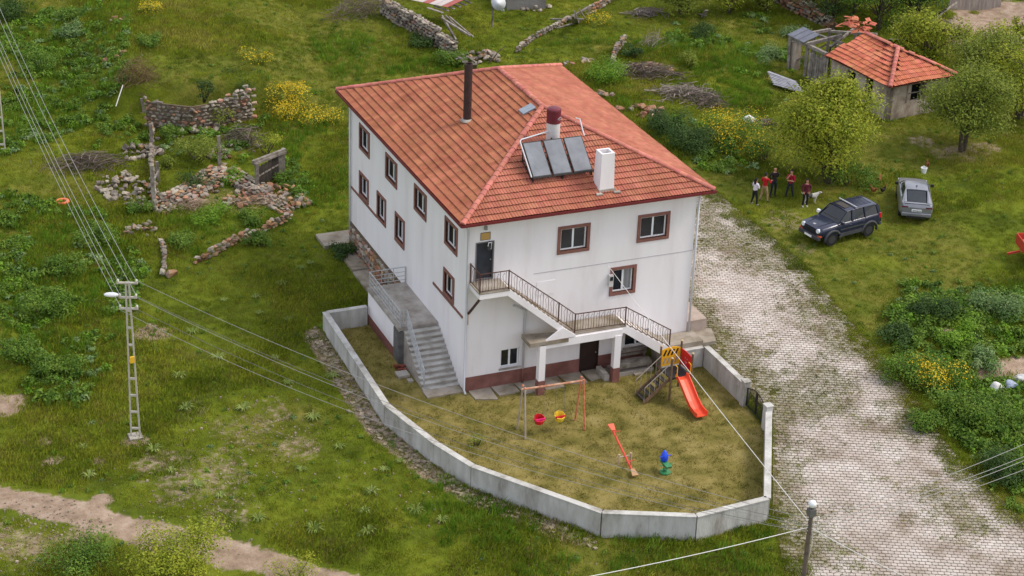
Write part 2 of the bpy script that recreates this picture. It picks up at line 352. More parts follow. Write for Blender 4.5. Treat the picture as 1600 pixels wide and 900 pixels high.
a1 = np.array([.9227, -.3854]); a2 = np.array([.3854, .9227]); pw, ph = .27, .205
def moss(x, y):
    n = fbm(x, y, 3.2, 41, 4); e = dpath(x, y, PAV, True)
    k = sm(e, 0, 1.6)
    lft = 1 - sm(x - np.interp(y, [-22, -14, -8, 0], [7.5, 8.6, 12.2, 12.2]), 0, 4.2)
    return n + (fbm(x, y, .55, 43, 3) - .5) * .34 + (1 - k) * .16 + lft * .09 + .05 * sm(y, -9, 1) * (1 - sm(y, 6, 12))
cs = np.array([p for p in PAV]); U0 = cs @ a1; V0 = cs @ a2
cu = []
for j in range(int((V0.max() - V0.min()) / ph) + 1):
    v = V0.min() + j * ph
    for i in range(int((U0.max() - U0.min()) / pw) + 2):
        cu.append((U0.min() + (i + .5 * (j % 2)) * pw, v))
cu = np.array(cu); cxy = cu[:, :1] * a1 + cu[:, 1:] * a2
inn = inpoly(cxy[:, 0], cxy[:, 1], PAV) & (dpath(cxy[:, 0], cxy[:, 1], PAV, True) > .1)
cxy = cxy[inn]; ms = moss(cxy[:, 0], cxy[:, 1])
jit = rng.random(len(cxy)); cxy = cxy[(ms < .78) | (jit > .3)]
dep = (cxy - CAM[:2]) @ FW[:2]; vis = []
g = .012; hx, hy = pw / 2 - g, ph / 2 - g; wy = hy * .74; wx = hx * .45
shape = [(-hx, -wy), (-wx, -hy), (wx, -hy), (hx, -wy), (hx, wy), (wx, hy), (-wx, hy), (-hx, wy)]
pz = H(cxy[:, 0], cxy[:, 1]) + .03
def pvmesh(lst):
    v = []; f = []
    for (x, y), z in lst:
        b = len(v); t = random.uniform(.018, .032); ta = random.uniform(-.02, .02); tb = random.uniform(-.02, .02)
        for zz in (0, 1):
            for p, q in shape: v.append((x + p * a1[0] + q * a2[0], y + p * a1[1] + q * a2[1], z + (t + p * ta + q * tb if zz else -.005)))
        f.append(tuple(range(b + 8, b + 16))); f += [(b + k, b + (k + 1) % 8, b + 8 + (k + 1) % 8, b + 8 + k) for k in range(8)]
    return v, f
def topx(x, y, z):
    d = np.array([x, y, z]) - CAM; w = d @ FW; return 800 + FOC * (d @ RT) / w, 450 - FOC * (d @ UP) / w
order = np.argsort(dep); near = []; rest = []
for i in order:
    X, Y = topx(cxy[i, 0], cxy[i, 1], pz[i])
    if len(near) < 300 and -5 < X < 1605 and Y < 898: near.append(i)
    else: rest.append(i)
v, f = pvmesh([(cxy[i], pz[i]) for i in rest])
pm = bpy.data.meshes.new('pavers'); pm.from_pydata(v, [], f); pm.materials.append(PAVER); mz = lambda q: .5 * sm(moss(q[:, 0], q[:, 1]), .52, .74); at = pm.attributes.new('moss', 'FLOAT', 'POINT'); at.data.foreach_set('value', np.repeat(mz(cxy[rest]), 16).astype(np.float32))
po = bpy.data.objects.new('pavers', pm); COL.objects.link(po); po.parent = drive; po['kind'] = 'stuff'
v, f = pvmesh([((0, 0), 0)]); p1m = bpy.data.meshes.new('paver'); p1m.from_pydata(v, [], f); p1m.materials.append(PAVERO)
nm_ = mz(cxy[near])
for q_, i in enumerate(near):
    inst('paver', p1m, drive, (cxy[i, 0], cxy[i, 1], pz[i]), (random.uniform(-.02, .02), random.uniform(-.02, .02), random.uniform(-.015, .015)))['moss'] = float(nm_[q_])

# ------------------------------------------------------------------ yard wall and gate
yw = thing('yard_wall', 'low pale concrete wall with angled corners enclosing the playground yard', 'wall', (0.98, -13.15, 0))
WP = [(-4.3, 8.12), (-4.52, -1.7), (-3.62, -5.62), (-2.78, -7.97), (0.98, -13.2), (4.6, -14.78), (8.12, -14.56), (11.9, -7.95)]
def wallseg(a, b, th, zt0, zt1, zb, name, cope=.03):
    a = Vector(a + (0,)) if len(a) == 2 else Vector(a); b = Vector(b + (0,)); d = (b - a).normalized(); n = Vector((-d.y, d.x, 0)) * th / 2
    w = MB(); k = max(1, int((b - a).length / 1.6)); 
    for i in range(k):
        p = a.lerp(b, i / k); q = a.lerp(b, (i + 1) / k); za = zt0 + (zt1 - zt0) * i / k; zb_ = zt0 + (zt1 - zt0) * (i + 1) / k; e = d * .003
        w.hexa([p - n + Vector((0, 0, zb)) + e, q - n + Vector((0, 0, zb)) - e, q + n + Vector((0, 0, zb)) - e, p + n + Vector((0, 0, zb)) + e],
               [p - n + Vector((0, 0, za)) + e, q - n + Vector((0, 0, zb_)) - e, q + n + Vector((0, 0, zb_)) - e, p + n + Vector((0, 0, za)) + e])
    o = w.build(name, CONCL, yw)
    n2 = n * (1 + cope / th * 2); c = MB(); e = d * .004
    c.hexa([a - n2 + Vector((0, 0, zt0 + .002)) + e, b - n2 + Vector((0, 0, zt1 + .002)) - e, b + n2 + Vector((0, 0, zt1 + .002)) - e, a + n2 + Vector((0, 0, zt0 + .002)) + e],
           [a - n2 + Vector((0, 0, zt0 + .05)) + e, b - n2 + Vector((0, 0, zt1 + .05)) - e, b + n2 + Vector((0, 0, zt1 + .05)) - e, a + n2 + Vector((0, 0, zt0 + .05)) + e])
    c.build('coping', CONCL, o)
wallseg((-2.12, 8.12), (-4.2, 8.12), .22, .97, .97, -.5, 'wall_panel')
for a, b in zip(WP[:-1], WP[1:]): wallseg(a, b, .24, 1.0, 1.0, -.7, 'wall_panel')
wallseg((12.1, -5.3), (12.1, -1.4), .24, 1.05, 1.05, -.5, 'wall_panel')
wallseg((11.95, -1.3), (9.7, -1.3), .22, 1.0, 1.0, -.5, 'wall_panel')
for x, y, z in ((12.06, -5.45, 1.32), (11.9, -7.85, 1.32)):
    w = MB(); w.box(x - .17, x + .17, y - .17, y + .17, -.4, z - .06); w.box(x - .2, x + .2, y - .2, y + .2, z - .06, z); bev(w.build('gate_pillar', CONCL, yw), .02)
gt = thing('yard_gate', 'black wrought iron gate with arched top between two wall pillars', 'gate', (11.98, -6.6, .4))
w = MB(); A = Vector((12.05, -5.68, 0)); B = Vector((11.94, -7.62, 0)); pts = []
for k in range(13):
    t = k / 12; p = A.lerp(B, t); pts.append((p.x, p.y, 1.0 + .28 * math.sin(math.pi * t)))
w.tube(pts, .025, 6); w.beam(A + Vector((0, 0, .12)), B + Vector((0, 0, .12)), .05); w.beam(A + Vector((0, 0, .1)), A + Vector((0, 0, 1.02)), .05); w.beam(B + Vector((0, 0, .1)), B + Vector((0, 0, 1.02)), .05)
mid = A.lerp(B, .5); w.beam(mid + Vector((0, 0, .1)), mid + Vector((0, 0, 1.26)), .06); w.build('gate_frame', BLACK, gt)
for k in range(1, 18):
    if k == 9: continue
    t = k / 18; p = A.lerp(B, t); b = MB(); b.tube([(p.x, p.y, .12), (p.x, p.y, .98 + .28 * math.sin(math.pi * t))], .011, 5); b.build('bar', BLACK, gt)
for k in range(4):
    p = A.lerp(B, .14 + k * .24); b = MB(); ring = [(p.x + .1 * math.cos(a) * (B - A).normalized().x, p.y + .1 * math.cos(a) * (B - A).normalized().y, .75 + .1 * math.sin(a)) for a in np.linspace(0, 2 * math.pi, 11)]
    b.tube(ring, .01, 4, False); b.build('scroll', BLACK, gt)
# ------------------------------------------------------------------ the white house
W, D, OV, HE, HR = 11.67, 16.93, .585, 9.0, 11.66
house = thing('village_house', 'white three storey house with red hipped tile roof and brown window surrounds', 'house', (0, 0, 0))
FW_ = [('trim', 4.44, 6.1, 6.52, 7.95), ('trim', 8.58, 10.28, 6.54, 7.97), ('trim', 7.3, 8.68, 3.91, 5.41), ('plain', 1.77, 2.75, .95, 1.93), ('plain', 8.3, 9.6, .95, 1.8)]
LW_ = [('trim', 13.87, 15.52, 6.43, 7.86), ('trim', 9.68, 11.4, 6.43, 7.82), ('trim', 5.5, 7.2, 6.45, 7.83), ('trim', 1.38, 3.03, 6.45, 7.88),
       ('trim', 14.0, 15.5, 3.79, 5.18), ('trim', 11.28, 12.67, 3.65, 5.2), ('trim', 8.5, 9.9, 3.67, 5.2), ('trim', 1.65, 3.05, 3.83, 5.2)]
TW = .15
def hole(t, a, b, c, d): return (a + TW, b - TW, c + TW, d - TW) if t == 'trim' else (a, b, c, d)
DOORS = [(.33, 1.25, 5.78, 7.73), (5.92, 6.93, .0, 1.85)]
def facade(w, holes, u0, u1, z0, z1, P, depth):
    us = sorted({u0, u1, *[h[0] for h in holes], *[h[1] for h in holes]}); zs = sorted({z0, z1, *[h[2] for h in holes], *[h[3] for h in holes]})
    for a, b in zip(us[:-1], us[1:]):
        for c, d in zip(zs[:-1], zs[1:]):
            if any(h[0] <= a and b <= h[1] and h[2] <= c and d <= h[3] for h in holes): continue
            w.add([P(a, 0, c), P(b, 0, c), P(b, 0, d), P(a, 0, d)], [(0, 1, 2, 3)])
    for a, b, c, d in holes:
        q = [(a, c), (b, c), (b, d), (a, d)]
        for i in range(4):
            (x0, y0), (x1, y1) = q[i], q[(i + 1) % 4]
            w.add([P(x0, 0, y0), P(x0, depth, y0), P(x1, depth, y1), P(x1, 0, y1)], [(0, 1, 2, 3)])
PF = lambda u, d, z: (u, d, z)               # front: d is depth into the house
PL = lambda u, d, z: (d, u, z)
w = MB(); ZB = -.4
facade(w, [hole(*q) for q in FW_] + DOORS, 0, W, ZB, HE - .1, PF, .16)
facade(w, [hole(*q) for q in LW_], 0, D, ZB, HE - .1, PL, .16)
w.add([(W, 0, ZB), (W, D, ZB), (W, D, HE - .1), (W, 0, HE - .1)], [(0, 1, 2, 3)]); w.add([(0, D, ZB), (0, D, HE - .1), (W, D, HE - .1), (W, D, ZB)], [(0, 1, 2, 3)])
walls = w.build('wall', WHITE, house)
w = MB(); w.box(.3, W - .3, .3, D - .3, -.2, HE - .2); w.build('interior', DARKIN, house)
def frame(w, P, a, b, c, d, t, d0, d1):
    for x0, x1, z0, z1 in ((a, b, c, c + t), (a, b, d - t, d), (a, a + t, c + t, d - t), (b - t, b, c + t, d - t)):
        p = [P(x0, d0, z0), P(x1, d0, z0), P(x1, d1, z0), P(x0, d1, z0)]; q = [P(x0, d0, z1), P(x1, d0, z1), P(x1, d1, z1), P(x0, d1, z1)]; w.hexa(p, q)
def window(P, t, a, b, c, d, split=.5, sill=False, cur=False):
    A_, B_, C_, D_ = hole(t, a, b, c, d)
    if t == 'trim':
        s = MB(); frame(s, P, a, b, c, d, TW, -.05, .06); s2 = MB(); frame(s2, P, A_, B_, C_, D_, .015, .061, .15)
    root = MB(); frame(root, P, A_ + .02, B_ - .02, C_ + .02, D_ - .02, .06, .09, .15); mx = A_ + (B_ - A_) * split
    for q in ((mx - .045, mx + .045),): root.hexa([P(q[0], .085, C_ + .08), P(q[1], .085, C_ + .08), P(q[1], .15, C_ + .08), P(q[0], .15, C_ + .08)], [P(q[0], .085, D_ - .08), P(q[1], .085, D_ - .08), P(q[1], .15, D_ - .08), P(q[0], .15, D_ - .08)])
    o = root.build('window', PVC, house)
    if t == 'trim': s.build('surround', TRIM, o); s2.build('reveal', TRIM, o)
    else:
        s = MB(); s.hexa([P(a - .06, -.07, c - .09), P(b + .06, -.07, c - .09), P(b + .06, .1, c - .09), P(a - .06, .1, c - .09)], [P(a - .06, -.07, c - .01), P(b + .06, -.07, c - .01), P(b + .06, .1, c - .01), P(a - .06, .1, c - .01)]); s.build('sill', CONC, o)
    for x0, x1 in ((A_ + .08, mx - .045), (mx + .045, B_ - .08)):
        g_ = MB(); k = [P(x0, .12, C_ + .08), P(x1, .12, C_ + .08), P(x1, .12, D_ - .08), P(x0, .12, D_ - .08)]; g_.hexa(k, [Vector(p) + (Vector(P(0, .012, 0)) - Vector(P(0, 0, 0))) for p in k]); g_.build('pane', CURT if cur and x0 > mx else GLASS, o)
for i, q in enumerate(FW_): window(PF, *q, split=.5 if i != 2 else .52, cur=(i == 2))
for i, q in enumerate(LW_): window(PL, *q, split=.45)
# grey strip painting the floor line's shadow, and sill bands
w = MB(); w.box(3.3, W, -.016, -.001, 5.69, 5.72); w.build('floor_shadow_line', M('painted_shadow_grey', [srgb(178, 172, 174)], 1, .9, 0), house)
for y0, y1, z in ((12.7, 16.8, 3.62), (8.52, 9.9, 3.6), (.5, 4.4, 3.66)):
    w = MB(); w.box(-.052, -.001, y0, y1, z, z + .13 - .012); w.build('sill_band', TRIM, house)
# plinth
for x0, x1 in ((0.0, 5.92), (6.93, 9.55)):
    w = MB(); w.box(x0, x1, -.03, -.001, -.3, .75 if x0 else .75); w.build('plinth', BROWN, house)
w = MB(); w.box(3.5, 4.42, -.03, -.001, 4.55, 5.24); w.build('blocked_window', WHITE, house)
# doors
dr_ = MB(); dr_.box(.37, 1.21, .1, .14, 5.78, 7.69); d1 = dr_.build('door', M('dark_blue_door', [srgb(26, 28, 33), srgb(58, 64, 76)], 1.2, .3, 0, spec=.5), house, label='dark glazed upper entrance door')
w = MB(); frame(w, PF, .33, 1.25, 5.78, 7.73, .05, -.03, .12); w.build('door_frame', M('door_frame_grey', [srgb(120, 116, 116)], 1, .5, 0), d1); w = MB(); w.lathe((1.12, .09, 6.75), [(.03, 0), (.03, .03)], 8, (0, -1, 0)); w.build('handle', STEEL, d1)
w = MB(); w.box(5.96, 6.89, .06, .1, .02, 1.81); d2 = w.build('door', M('dark_brown_door', [srgb(40, 28, 26), srgb(54, 38, 34)], 2, .5, 0), house, label='dark brown basement door')
w = MB(); frame(w, PF, 5.92, 6.93, .0, 1.85, .05, -.02, .12); w.build('door_frame', M('door_frame_brown', [srgb(48, 34, 30)], 1, .6, 0), d2); w = MB(); w.lathe((6.8, .05, .95), [(.03, 0), (.03, .04)], 8, (0, -1, 0)); w.build('handle', STEEL, d2)
w = MB(); w.box(.57, 1.02, -.03, -.001, 7.84, 8.18); sp = w.build('name_plate', M('ochre_plate', [srgb(176, 140, 78), srgb(190, 152, 88)], 6, .6, 0), house, label='blank ochre name plate above the upper door')
w = MB(); frame(w, PF, .55, 1.04, 7.82, 8.2, .02, -.035, -.004); w.build('plate_frame', M('plate_frame_brown', [srgb(98, 74, 42)], 1, .6, 0), sp)
w = MB(); w.box(.72, .84, -.14, -.001, 8.36, 8.54); w.build('wall_lamp', M('lamp_grey', [srgb(140, 138, 132)], 1, .6, 0), house)
w = MB(); w.beam((1.03, -.12, 7.76), (.85, -.3, 7.42), .16, .05, (0, -1, .3)); a_ = w.build('porch_light', BLACK, house); w = MB(); frame(w, lambda u, d, z: (u - .1 * (7.76 - z), d, z), .86, 1.04, 7.42, 7.76, .015, -.25, -.2); w.build('light_rim', PVC, a_)
w = MB(); w.box(7.18, 7.4, -.2, -.001, 4.5, 5.1); mb_ = w.build('meter_box', M('meter_grey', [srgb(178, 176, 174), srgb(200, 198, 196)], 4, .6, 0), house); w = MB(); w.box(7.21, 7.37, -.215, -.2, 4.82, 5.02); w.build('meter_glass', GLASS, mb_)
# stone foundation on the shaded side
fd = MB(); fd.box(-.06, -.002, 8.3, D, -.4, 1.62); fo = fd.build('stone_foundation', MORTAR, house)
def hullstone(seed, sx=1, sy=1, sz=1, n=13):
    r = random.Random(seed); bm = bmesh.new()
    for i in range(n):
        v = Vector((r.gauss(0, 1), r.gauss(0, 1), r.gauss(0, 1))).normalized()
        v = Vector((math.copysign(abs(v.x) ** .6, v.x), math.copysign(abs(v.y) ** .6, v.y), math.copysign(abs(v.z) ** .6, v.z))) * r.uniform(.42, .55)
        bm.verts.new((v.x * sx, v.y * sy, v.z * sz))
    g_ = bmesh.ops.convex_hull(bm, input=bm.verts[:]); bmesh.ops.delete(bm, geom=[e for e in g_['geom_interior'] if isinstance(e, bmesh.types.BMVert)], context='VERTS')
    me = bpy.data.meshes.new('stone'); bm.to_mesh(me); bm.free(); return me
SM = []; SMR = []
for i in range(10):
    a_ = hullstone(i, 1, .75, .65, 15); a_.materials.append(STONE); SM.append(a_); b_ = a_.copy(); b_.materials.clear(); b_.materials.append(STONER); SMR.append(b_)
z = -.25
while z < 1.5:
    h_ = random.uniform(.22, .34); y = 8.35 + random.uniform(0, .15)
    while y < D - .1:
        l_ = random.uniform(.26, .55)
        inst('stone', random.choice(SM if random.random() < .5 else SMR), fo, (-.09, y + l_ / 2, z + h_ / 2), (random.uniform(-.15, .15), 0, math.pi / 2 + random.choice((0, math.pi))), (l_ * 1.02, .26, h_ * 1.5)); y += l_
    z += h_
w = MB()
for k in range(5): w.box(-.95, -.12, 8.6 + k * 1.75, 10.3 + k * 1.75, -.3, .1 + .06 * (k % 2) + .03 * k)
o = w.build('path_slab', CONCB, house)
w = MB(); w.box(-1.5, .6, D + .01, D + 1.6, -.3, .35); w.build('path_slab', CONCB, house)
# ---- roof
X0, X1, Y0, Y1 = -OV, W + OV, -OV, D + OV; RX = 5.95; RY0, RY1 = 5.70, 11.23
deck = MB(); R0 = (RX, RY0, HR - .07); R1 = (RX, RY1, HR - .07); e_ = HE - .02
c = [(X0, Y0, e_), (X1, Y0, e_), (X1, Y1, e_), (X0, Y1, e_)]; cb = [(p[0], p[1], HE - .13) for p in c]
deck.add(c + [R0, R1] + cb, [(0, 1, 4), (1, 2, 5, 4), (2, 3, 5), (3, 0, 4, 5), (9, 8, 7, 6), (0, 6, 7, 1), (1, 7, 8, 2), (2, 8, 9, 3), (3, 9, 6, 0)])
roof = deck.build('roof', DECK, house)
sf = MB(); sf.box(X0 + .04, X1 - .04, Y0 + .04, Y1 - .04, HE - .16, HE - .125); sf.build('soffit', WHITE, roof)
for p, q in (((X0 - .05, Y0 - .05), (X1 + .05, Y0 - .05)), ((X0 - .05, Y0 - .05), (X0 - .05, Y1 + .05)), ((X1 + .05, Y0 - .05), (X1 + .05, Y1 + .05))):
    w = MB(); w.beam(p + (HE - .06,), q + (HE - .06,), .1, .12); w.build('gutter', GUT, roof)
TWD, THT = .30, .38
def tprof(u):                                   # two rolls across a tile
    return .03 * max(0.0, math.cos(2 * math.pi * (u / TWD * 2 - .25))) ** 1.0 - .004
NU = 9
def tile_local(j=0):
    v = []; f = []
    for r_, (vv, zz) in enumerate(((-.015, .072), (THT + .05, .008))):
        for k in range(NU): u = TWD * k / (NU - 1); v.append((u, vv, zz + tprof(u)))
    for k in range(NU): u = TWD * k / (NU - 1); v.append((u, -.012, .072 + tprof(u) - .014))
    f += [(k, k + 1, NU + k + 1, NU + k) for k in range(NU - 1)] + [(2 * NU + k, 2 * NU + k + 1, k + 1, k) for k in range(NU - 1)]
    return v, f
tv, tf = tile_local(); tsingle = bpy.data.meshes.new('roof_tile'); tsingle.from_pydata(tv, [], tf); tsingle.materials.append(TILEI)
def slope(A, B, apexL, apexR, mat, name, singles=0):
    A = Vector(A); B = Vector(B); e = (B - A).normalized(); L_ = (B - A).length
    aL = Vector(apexL) - A; uL = aL.dot(e); s = (aL - e * uL); S = s.length; s.normalize(); n = e.cross(s); uR = (Vector(apexR) - A).dot(e)
    w = MB(); nr = int(round(S / THT)); hh = S / nr; cnt = 0; cand = []
    for j in range(nr):
        off = random.uniform(-.03, .03); i0 = int((j * hh * uL / S) / TWD) - 1; i1 = int((L_ - j * hh * (L_ - uR) / S) / TWD) + 1
        for i in range(max(0, i0), i1 + 1):
            u0 = i * TWD + off; v0 = j * hh; vt = v0 + hh + .05
            lo = lambda v: uL * v / S; hi = lambda v: L_ - (L_ - uR) * v / S
            if u0 > hi(v0) or u0 + TWD < lo(v0): continue
            dz = random.uniform(-.006, .009) + .05 * (float(fbm(u0 + A.x * 3, v0 + A.y, 2.5, 17)) - .5); tl = random.uniform(-.025, .025)
            if singles and cnt < singles and u0 > lo(vt) + .02 and u0 + TWD < hi(vt) - .02:
                o = bpy.data.objects.new('roof_tile', tsingle); COL.objects.link(o); o.parent = roof; p = A + e * u0 + s * v0 + n * dz
                o.matrix_local = Matrix(((e.x, s.x, n.x, p.x), (e.y, s.y, n.y, p.y), (e.z, s.z, n.z, p.z), (0, 0, 0, 1))); cnt += 1; continue
            vs_ = []
            for (a, b, c_) in tv:
                vv = min(v0 + b, S - .01); uu = min(max(u0 + a + tl * b, lo(max(vv, 0))), hi(max(vv, 0))); vs_.append(A + e * uu + s * vv + n * (c_ + dz))
            w.add(vs_, tf)
    w.build(name, mat, roof, kind='stuff')
ez = HE
slope((X0, Y0, ez), (X1, Y0, ez), (RX, RY0, HR), (RX, RY0, HR), TILE, 'roof_tiles', 300)
slope((X0, Y1, ez), (X0, Y0, ez), (RX, RY1, HR), (RX, RY0, HR), TILEO, 'roof_tiles')
slope((X1, Y0, ez), (X1, Y1, ez), (RX, RY0, HR), (RX, RY1, HR), TILE, 'roof_tiles')
slope((X1, Y1, ez), (X0, Y1, ez), (RX, RY1, HR), (RX, RY1, HR), TILE, 'roof_tiles')
cp = MB(); nseg = 7
for t, r_ in ((0, .15), (.42, .125)):
    for k in range(nseg): a = math.pi * k / (nseg - 1); cp.v.append((r_ * math.cos(a), t, r_ * math.sin(a) * .8))
cp.f = [(k, k + 1, nseg + k + 1, nseg + k) for k in range(nseg - 1)] + [tuple(range(nseg))[::-1]]; cp.mi = [0] * len(cp.f)
capm = cp.mesh('ridge_tile', CAP)
def caps(p, q):
    p = Vector(p); q = Vector(q); d = (q - p); L_ = d.length; d.normalize(); a = d.cross(Vector((0, 0, 1))).normalized(); n = a.cross(d); k = int(L_ / .36)
    for i in range(k):
        b = p + d * (i * L_ / k) + n * (.015 + random.uniform(-.008, .008)); o = bpy.data.objects.new('ridge_tile', capm); COL.objects.link(o); o.parent = roof
        o.matrix_local = Matrix(((a.x, d.x, n.x, b.x), (a.y, d.y, n.y, b.y), (a.z, d.z, n.z, b.z), (0, 0, 0, 1)))
rz = HR + .02
for c_ in ((X0, Y0), (X1, Y0)): caps(c_ + (ez + .03,), (RX, RY0, rz))
for c_ in ((X0, Y1), (X1, Y1)): caps(c_ + (ez + .03,), (RX, RY1, rz))
caps((RX, RY0, rz), (RX, RY1, rz))
# chimney, stove pipe, roof hatch
def zf(y): return HE + (y + OV) * (HR - HE) / (RY0 + OV)
def zl(x): return HE + (x + OV) * (HR - HE) / (RX + OV)
ch = MB(); cx, cy, hb, ht = 6.93, .55, .38, .33; z0, z1 = zf(.15) - .2, zf(cy) + 1.75
b4 = lambda h, z: [(cx - h, cy - h, z), (cx + h, cy - h, z), (cx + h, cy + h, z), (cx - h, cy + h, z)]
o4 = b4(hb, z0) + b4(ht, z1) + b4(ht - .09, z1) + b4(ht - .09, z1 - .5)
ch.add(o4, [(i, (i + 1) % 4, 4 + (i + 1) % 4, 4 + i) for i in range(4)] + [(4 + i, 4 + (i + 1) % 4, 8 + (i + 1) % 4, 8 + i) for i in range(4)] + [(8 + i, 8 + (i + 1) % 4, 12 + (i + 1) % 4, 12 + i) for i in range(4)] + [(12, 13, 14, 15)])
cho = ch.build('chimney', WHITE, roof)
w = MB(); w.box(cx - .41, cx + .41, cy - .42, cy - .385, zf(cy - .4) - .1, zf(cy - .4) + .16); w.box(cx - .6, cx - .3, cy - .62, cy - .42, zf(cy - .5) + .03, zf(cy - .5) + .09); w.box(cx + .3, cx + .62, cy - .62, cy - .42, zf(cy - .5) + .03, zf(cy - .5) + .09); w.build('flashing', CONC, house)
w = MB(); w.lathe((cx, cy, z1 - .49), [(.2, 0), (.2, .02)], 8); w.build('flue', M('dark_flue', [srgb(40, 24, 18)], 1, 1, 0), house)  # dark disc at the bottom of the chimney opening
w = MB(); w.lathe((2.95, 7.93, zl(2.95) - .1), [(.2, 0), (.2, 3.05), (.17, 3.05), (.17, 2.6)], 16); w.build('stove_pipe', M('brown_pipe', [srgb(52, 38, 38), srgb(66, 48, 46)], 4, .6, 0), roof, smooth=False)
w = MB(); w.lathe((2.95, 7.93, zl(2.95) + .0), [(.34, 0), (.3, .07), (.2, .12)], 14); w.build('flashing', CONC, house)
w = MB(); q = [(5.0, 6.25), (5.1, 5.68), (5.74, 6.0), (5.66, 6.5)]
q = [(4.95, 6.3), (4.95, 5.7), (5.6, 5.7), (5.6, 6.3)]
w.hexa([(x, y, zl(x) + .06) for x, y in q], [(x, y, zl(x) + .14) for x, y in q]); w.build('roof_hatch', M('hatch_steel', [srgb(130, 140, 150), srgb(160, 168, 176)], 3, .3, 0, metal=.4), roof)
# ---- downpipes
PIPE = M('white_pipe', [srgb(196, 197, 202)], 1, .5, 0)
for pts in ([(-.4, -.4, 8.85), (-.08, -.09, 8.45), (-.08, -.09, .15), (-.08, -.3, .02)], [(2.3, -.1, 4.25), (2.92, -.1, 3.9), (2.92, -.1, .8)], [(-.1, D - .1, 8.8), (-.1, D - .1, .2)], [(W + .09, -.08, 8.7), (W + .09, -.08, 1.2)]):
    w = MB(); w.tube(pts, .055, 8); w.build('downpipe', PIPE, house, smooth=True)
w = MB(); w.tube([(2.92, -.1, .78), (2.92, -.1, 0)], .056, 8); w.build('downpipe', BROWN, house, smooth=True)
# ---- left landing and its steps
w = MB(); w.box(-2.04, -.002, 3.62, 8.3, 1.78, 1.95); ld = w.build('side_landing', CONC, house)
w = MB(); w.box(-2.0, -1.8, 3.7, 8.26, -.4, 1.78); w.box(-1.8, -.003, 8.06, 8.26, -.4, 1.78); w.build('landing_wall', WHITE, ld)
w = MB(); w.box(-2.025, -2.001, 4.35, 8.26, -.3, .5); w.build('plinth', BROWN, ld)
w = MB(); w.box(-1.8, -.003, 3.64, 3.84, -.3, 1.78); w.build('landing_end_wall', CONC, ld)
w = MB(); w.hexa([(-2.03, 3.66, -.3), (-1.55, 3.55, -.3), (-1.5, 4.3, -.3), (-2.03, 4.34, -.3)], [(-2.035, 3.66, 1.7), (-1.8, 3.6, 1.77), (-1.8, 4.3, 1.77), (-2.035, 4.3, 1.77)]); w.build('broken_render', M('raw_cement', [srgb(80, 78, 78), srgb(112, 110, 108)], 2, 1, .5, 9), ld)
w = MB(); w.box(-2.03, -2.0, 4.28, 4.4, .1, 1.7); w.build('cabinet_edge', WOODB, ld)
ns = 11
for k in range(ns):
    y1 = 3.62 - k * .265; zt = 1.95 - (k + 1) * .172
    s_ = MB(); s_.box(-1.78 - .004 * k, -.004, y1 - .265 - .02, y1 - .002, -.3, zt); so_ = s_.build('step', CONC, ld); tr0 = MB(); tr0.box(-1.8 - .004 * k, -.006, y1 - .31, y1 - .03, zt - .045, zt + .003); tr0.build('tread', CONCL, so_)  # worn treads made paler, putting the steps' light contrast into the colour
w = MB(); w.box(-1.9, -.1, -.05, .68, -.3, .05); w.build('step', CONCB, ld)
def railing(name, pts, par, mat, rails, r, post_h, bal=None, postw=.04, balw=.012, scroll=False):
    rr = None
    w = MB()
    for hgt in rails: w.tube([(p[0], p[1], p[2] + hgt) for p in pts], r if hgt == max(rails) else r * .7, 6)
    rr = w.build(name, mat, par)
    for p in pts: q = MB(); q.beam((p[0], p[1], p[2] - .02), (p[0], p[1], p[2] + post_h), postw); q.build('post', mat, rr)
    if bal:
        bm_ = {}
        for a, b in zip(pts[:-1], pts[1:]):
            a = Vector(a); b = Vector(b); n_ = max(2, int((Vector((b.x, b.y, 0)) - Vector((a.x, a.y, 0))).length / bal))
            for k in range(1, n_):
                p = a.lerp(b, k / n_); q = MB()
                if scroll and k % 2 == 0: q.tube([(p.x, p.y, p.z + min(rails)), (p.x + .03, p.y, p.z + .35), (p.x - .02, p.y, p.z + .7), (p.x + .05, p.y, p.z + .86), (p.x + .08, p.y, p.z + .78)], balw * .5, 4)
                else: q.beam((p.x, p.y, p.z + min(rails)), (p.x, p.y, p.z + max(rails)), balw)
                q.build('baluster', mat, rr)
    return rr
railing('railing', [(-.05, 8.2, 1.95), (-1.95, 8.2, 1.95), (-1.95, 3.68, 1.95), (-1.62, 3.66, 1.95), (-1.74, .85, .12)], ld, STEEL, (.2, .42, .64, .9), .026, .9, .55, .05, .03)
# ---- front stair
YF = -1.32
st = MB(); prof = [(.06, 5.47), (1.45, 5.47), (4.95, 2.52), (7.6, 2.52), (9.75, .95), (10.4, .95), (10.4, 1.1), (7.72, 2.86), (4.95, 2.86), (1.6, 5.72), (.06, 5.72)]
st.extr([(x, YF, z) for x, z in prof], (0, -YF - .04, 0)); stair = st.build('front_stair', WHITE, house)
w = MB(); w.box(.04, 1.56, YF - .015, -.05, 5.722, 5.78); w.build('landing_floor', CONCB, stair)
w = MB(); w.box(5.0, 7.66, YF - .015, -.05, 2.862, 2.92); w.build('landing_floor', CONCB, stair)
def flight(x0, z0, x1, z1, n):
    for k in range(n):
        xa = x0 + (x1 - x0) * k / n; zt = z0 + (z1 - z0) * (k + 1) / n + .0; s_ = MB(); s_.box(xa, xa + (x1 - x0) / n + .03, YF + .1, -.06, zt - .25, zt); s_.build('step', CONCB, stair)
flight(1.56, 5.78, 5.0, 2.92, 15); flight(7.66, 2.92, 10.35, 1.2, 9)
w = MB(); w.box(3.14, 3.46, YF - .15, YF + .17, .75, 2.66); w.build('column', WHITE, stair); w = MB(); w.box(3.13, 3.47, YF - .16, YF + .18, -.3, .75); w.build('column_base', BROWN, stair)
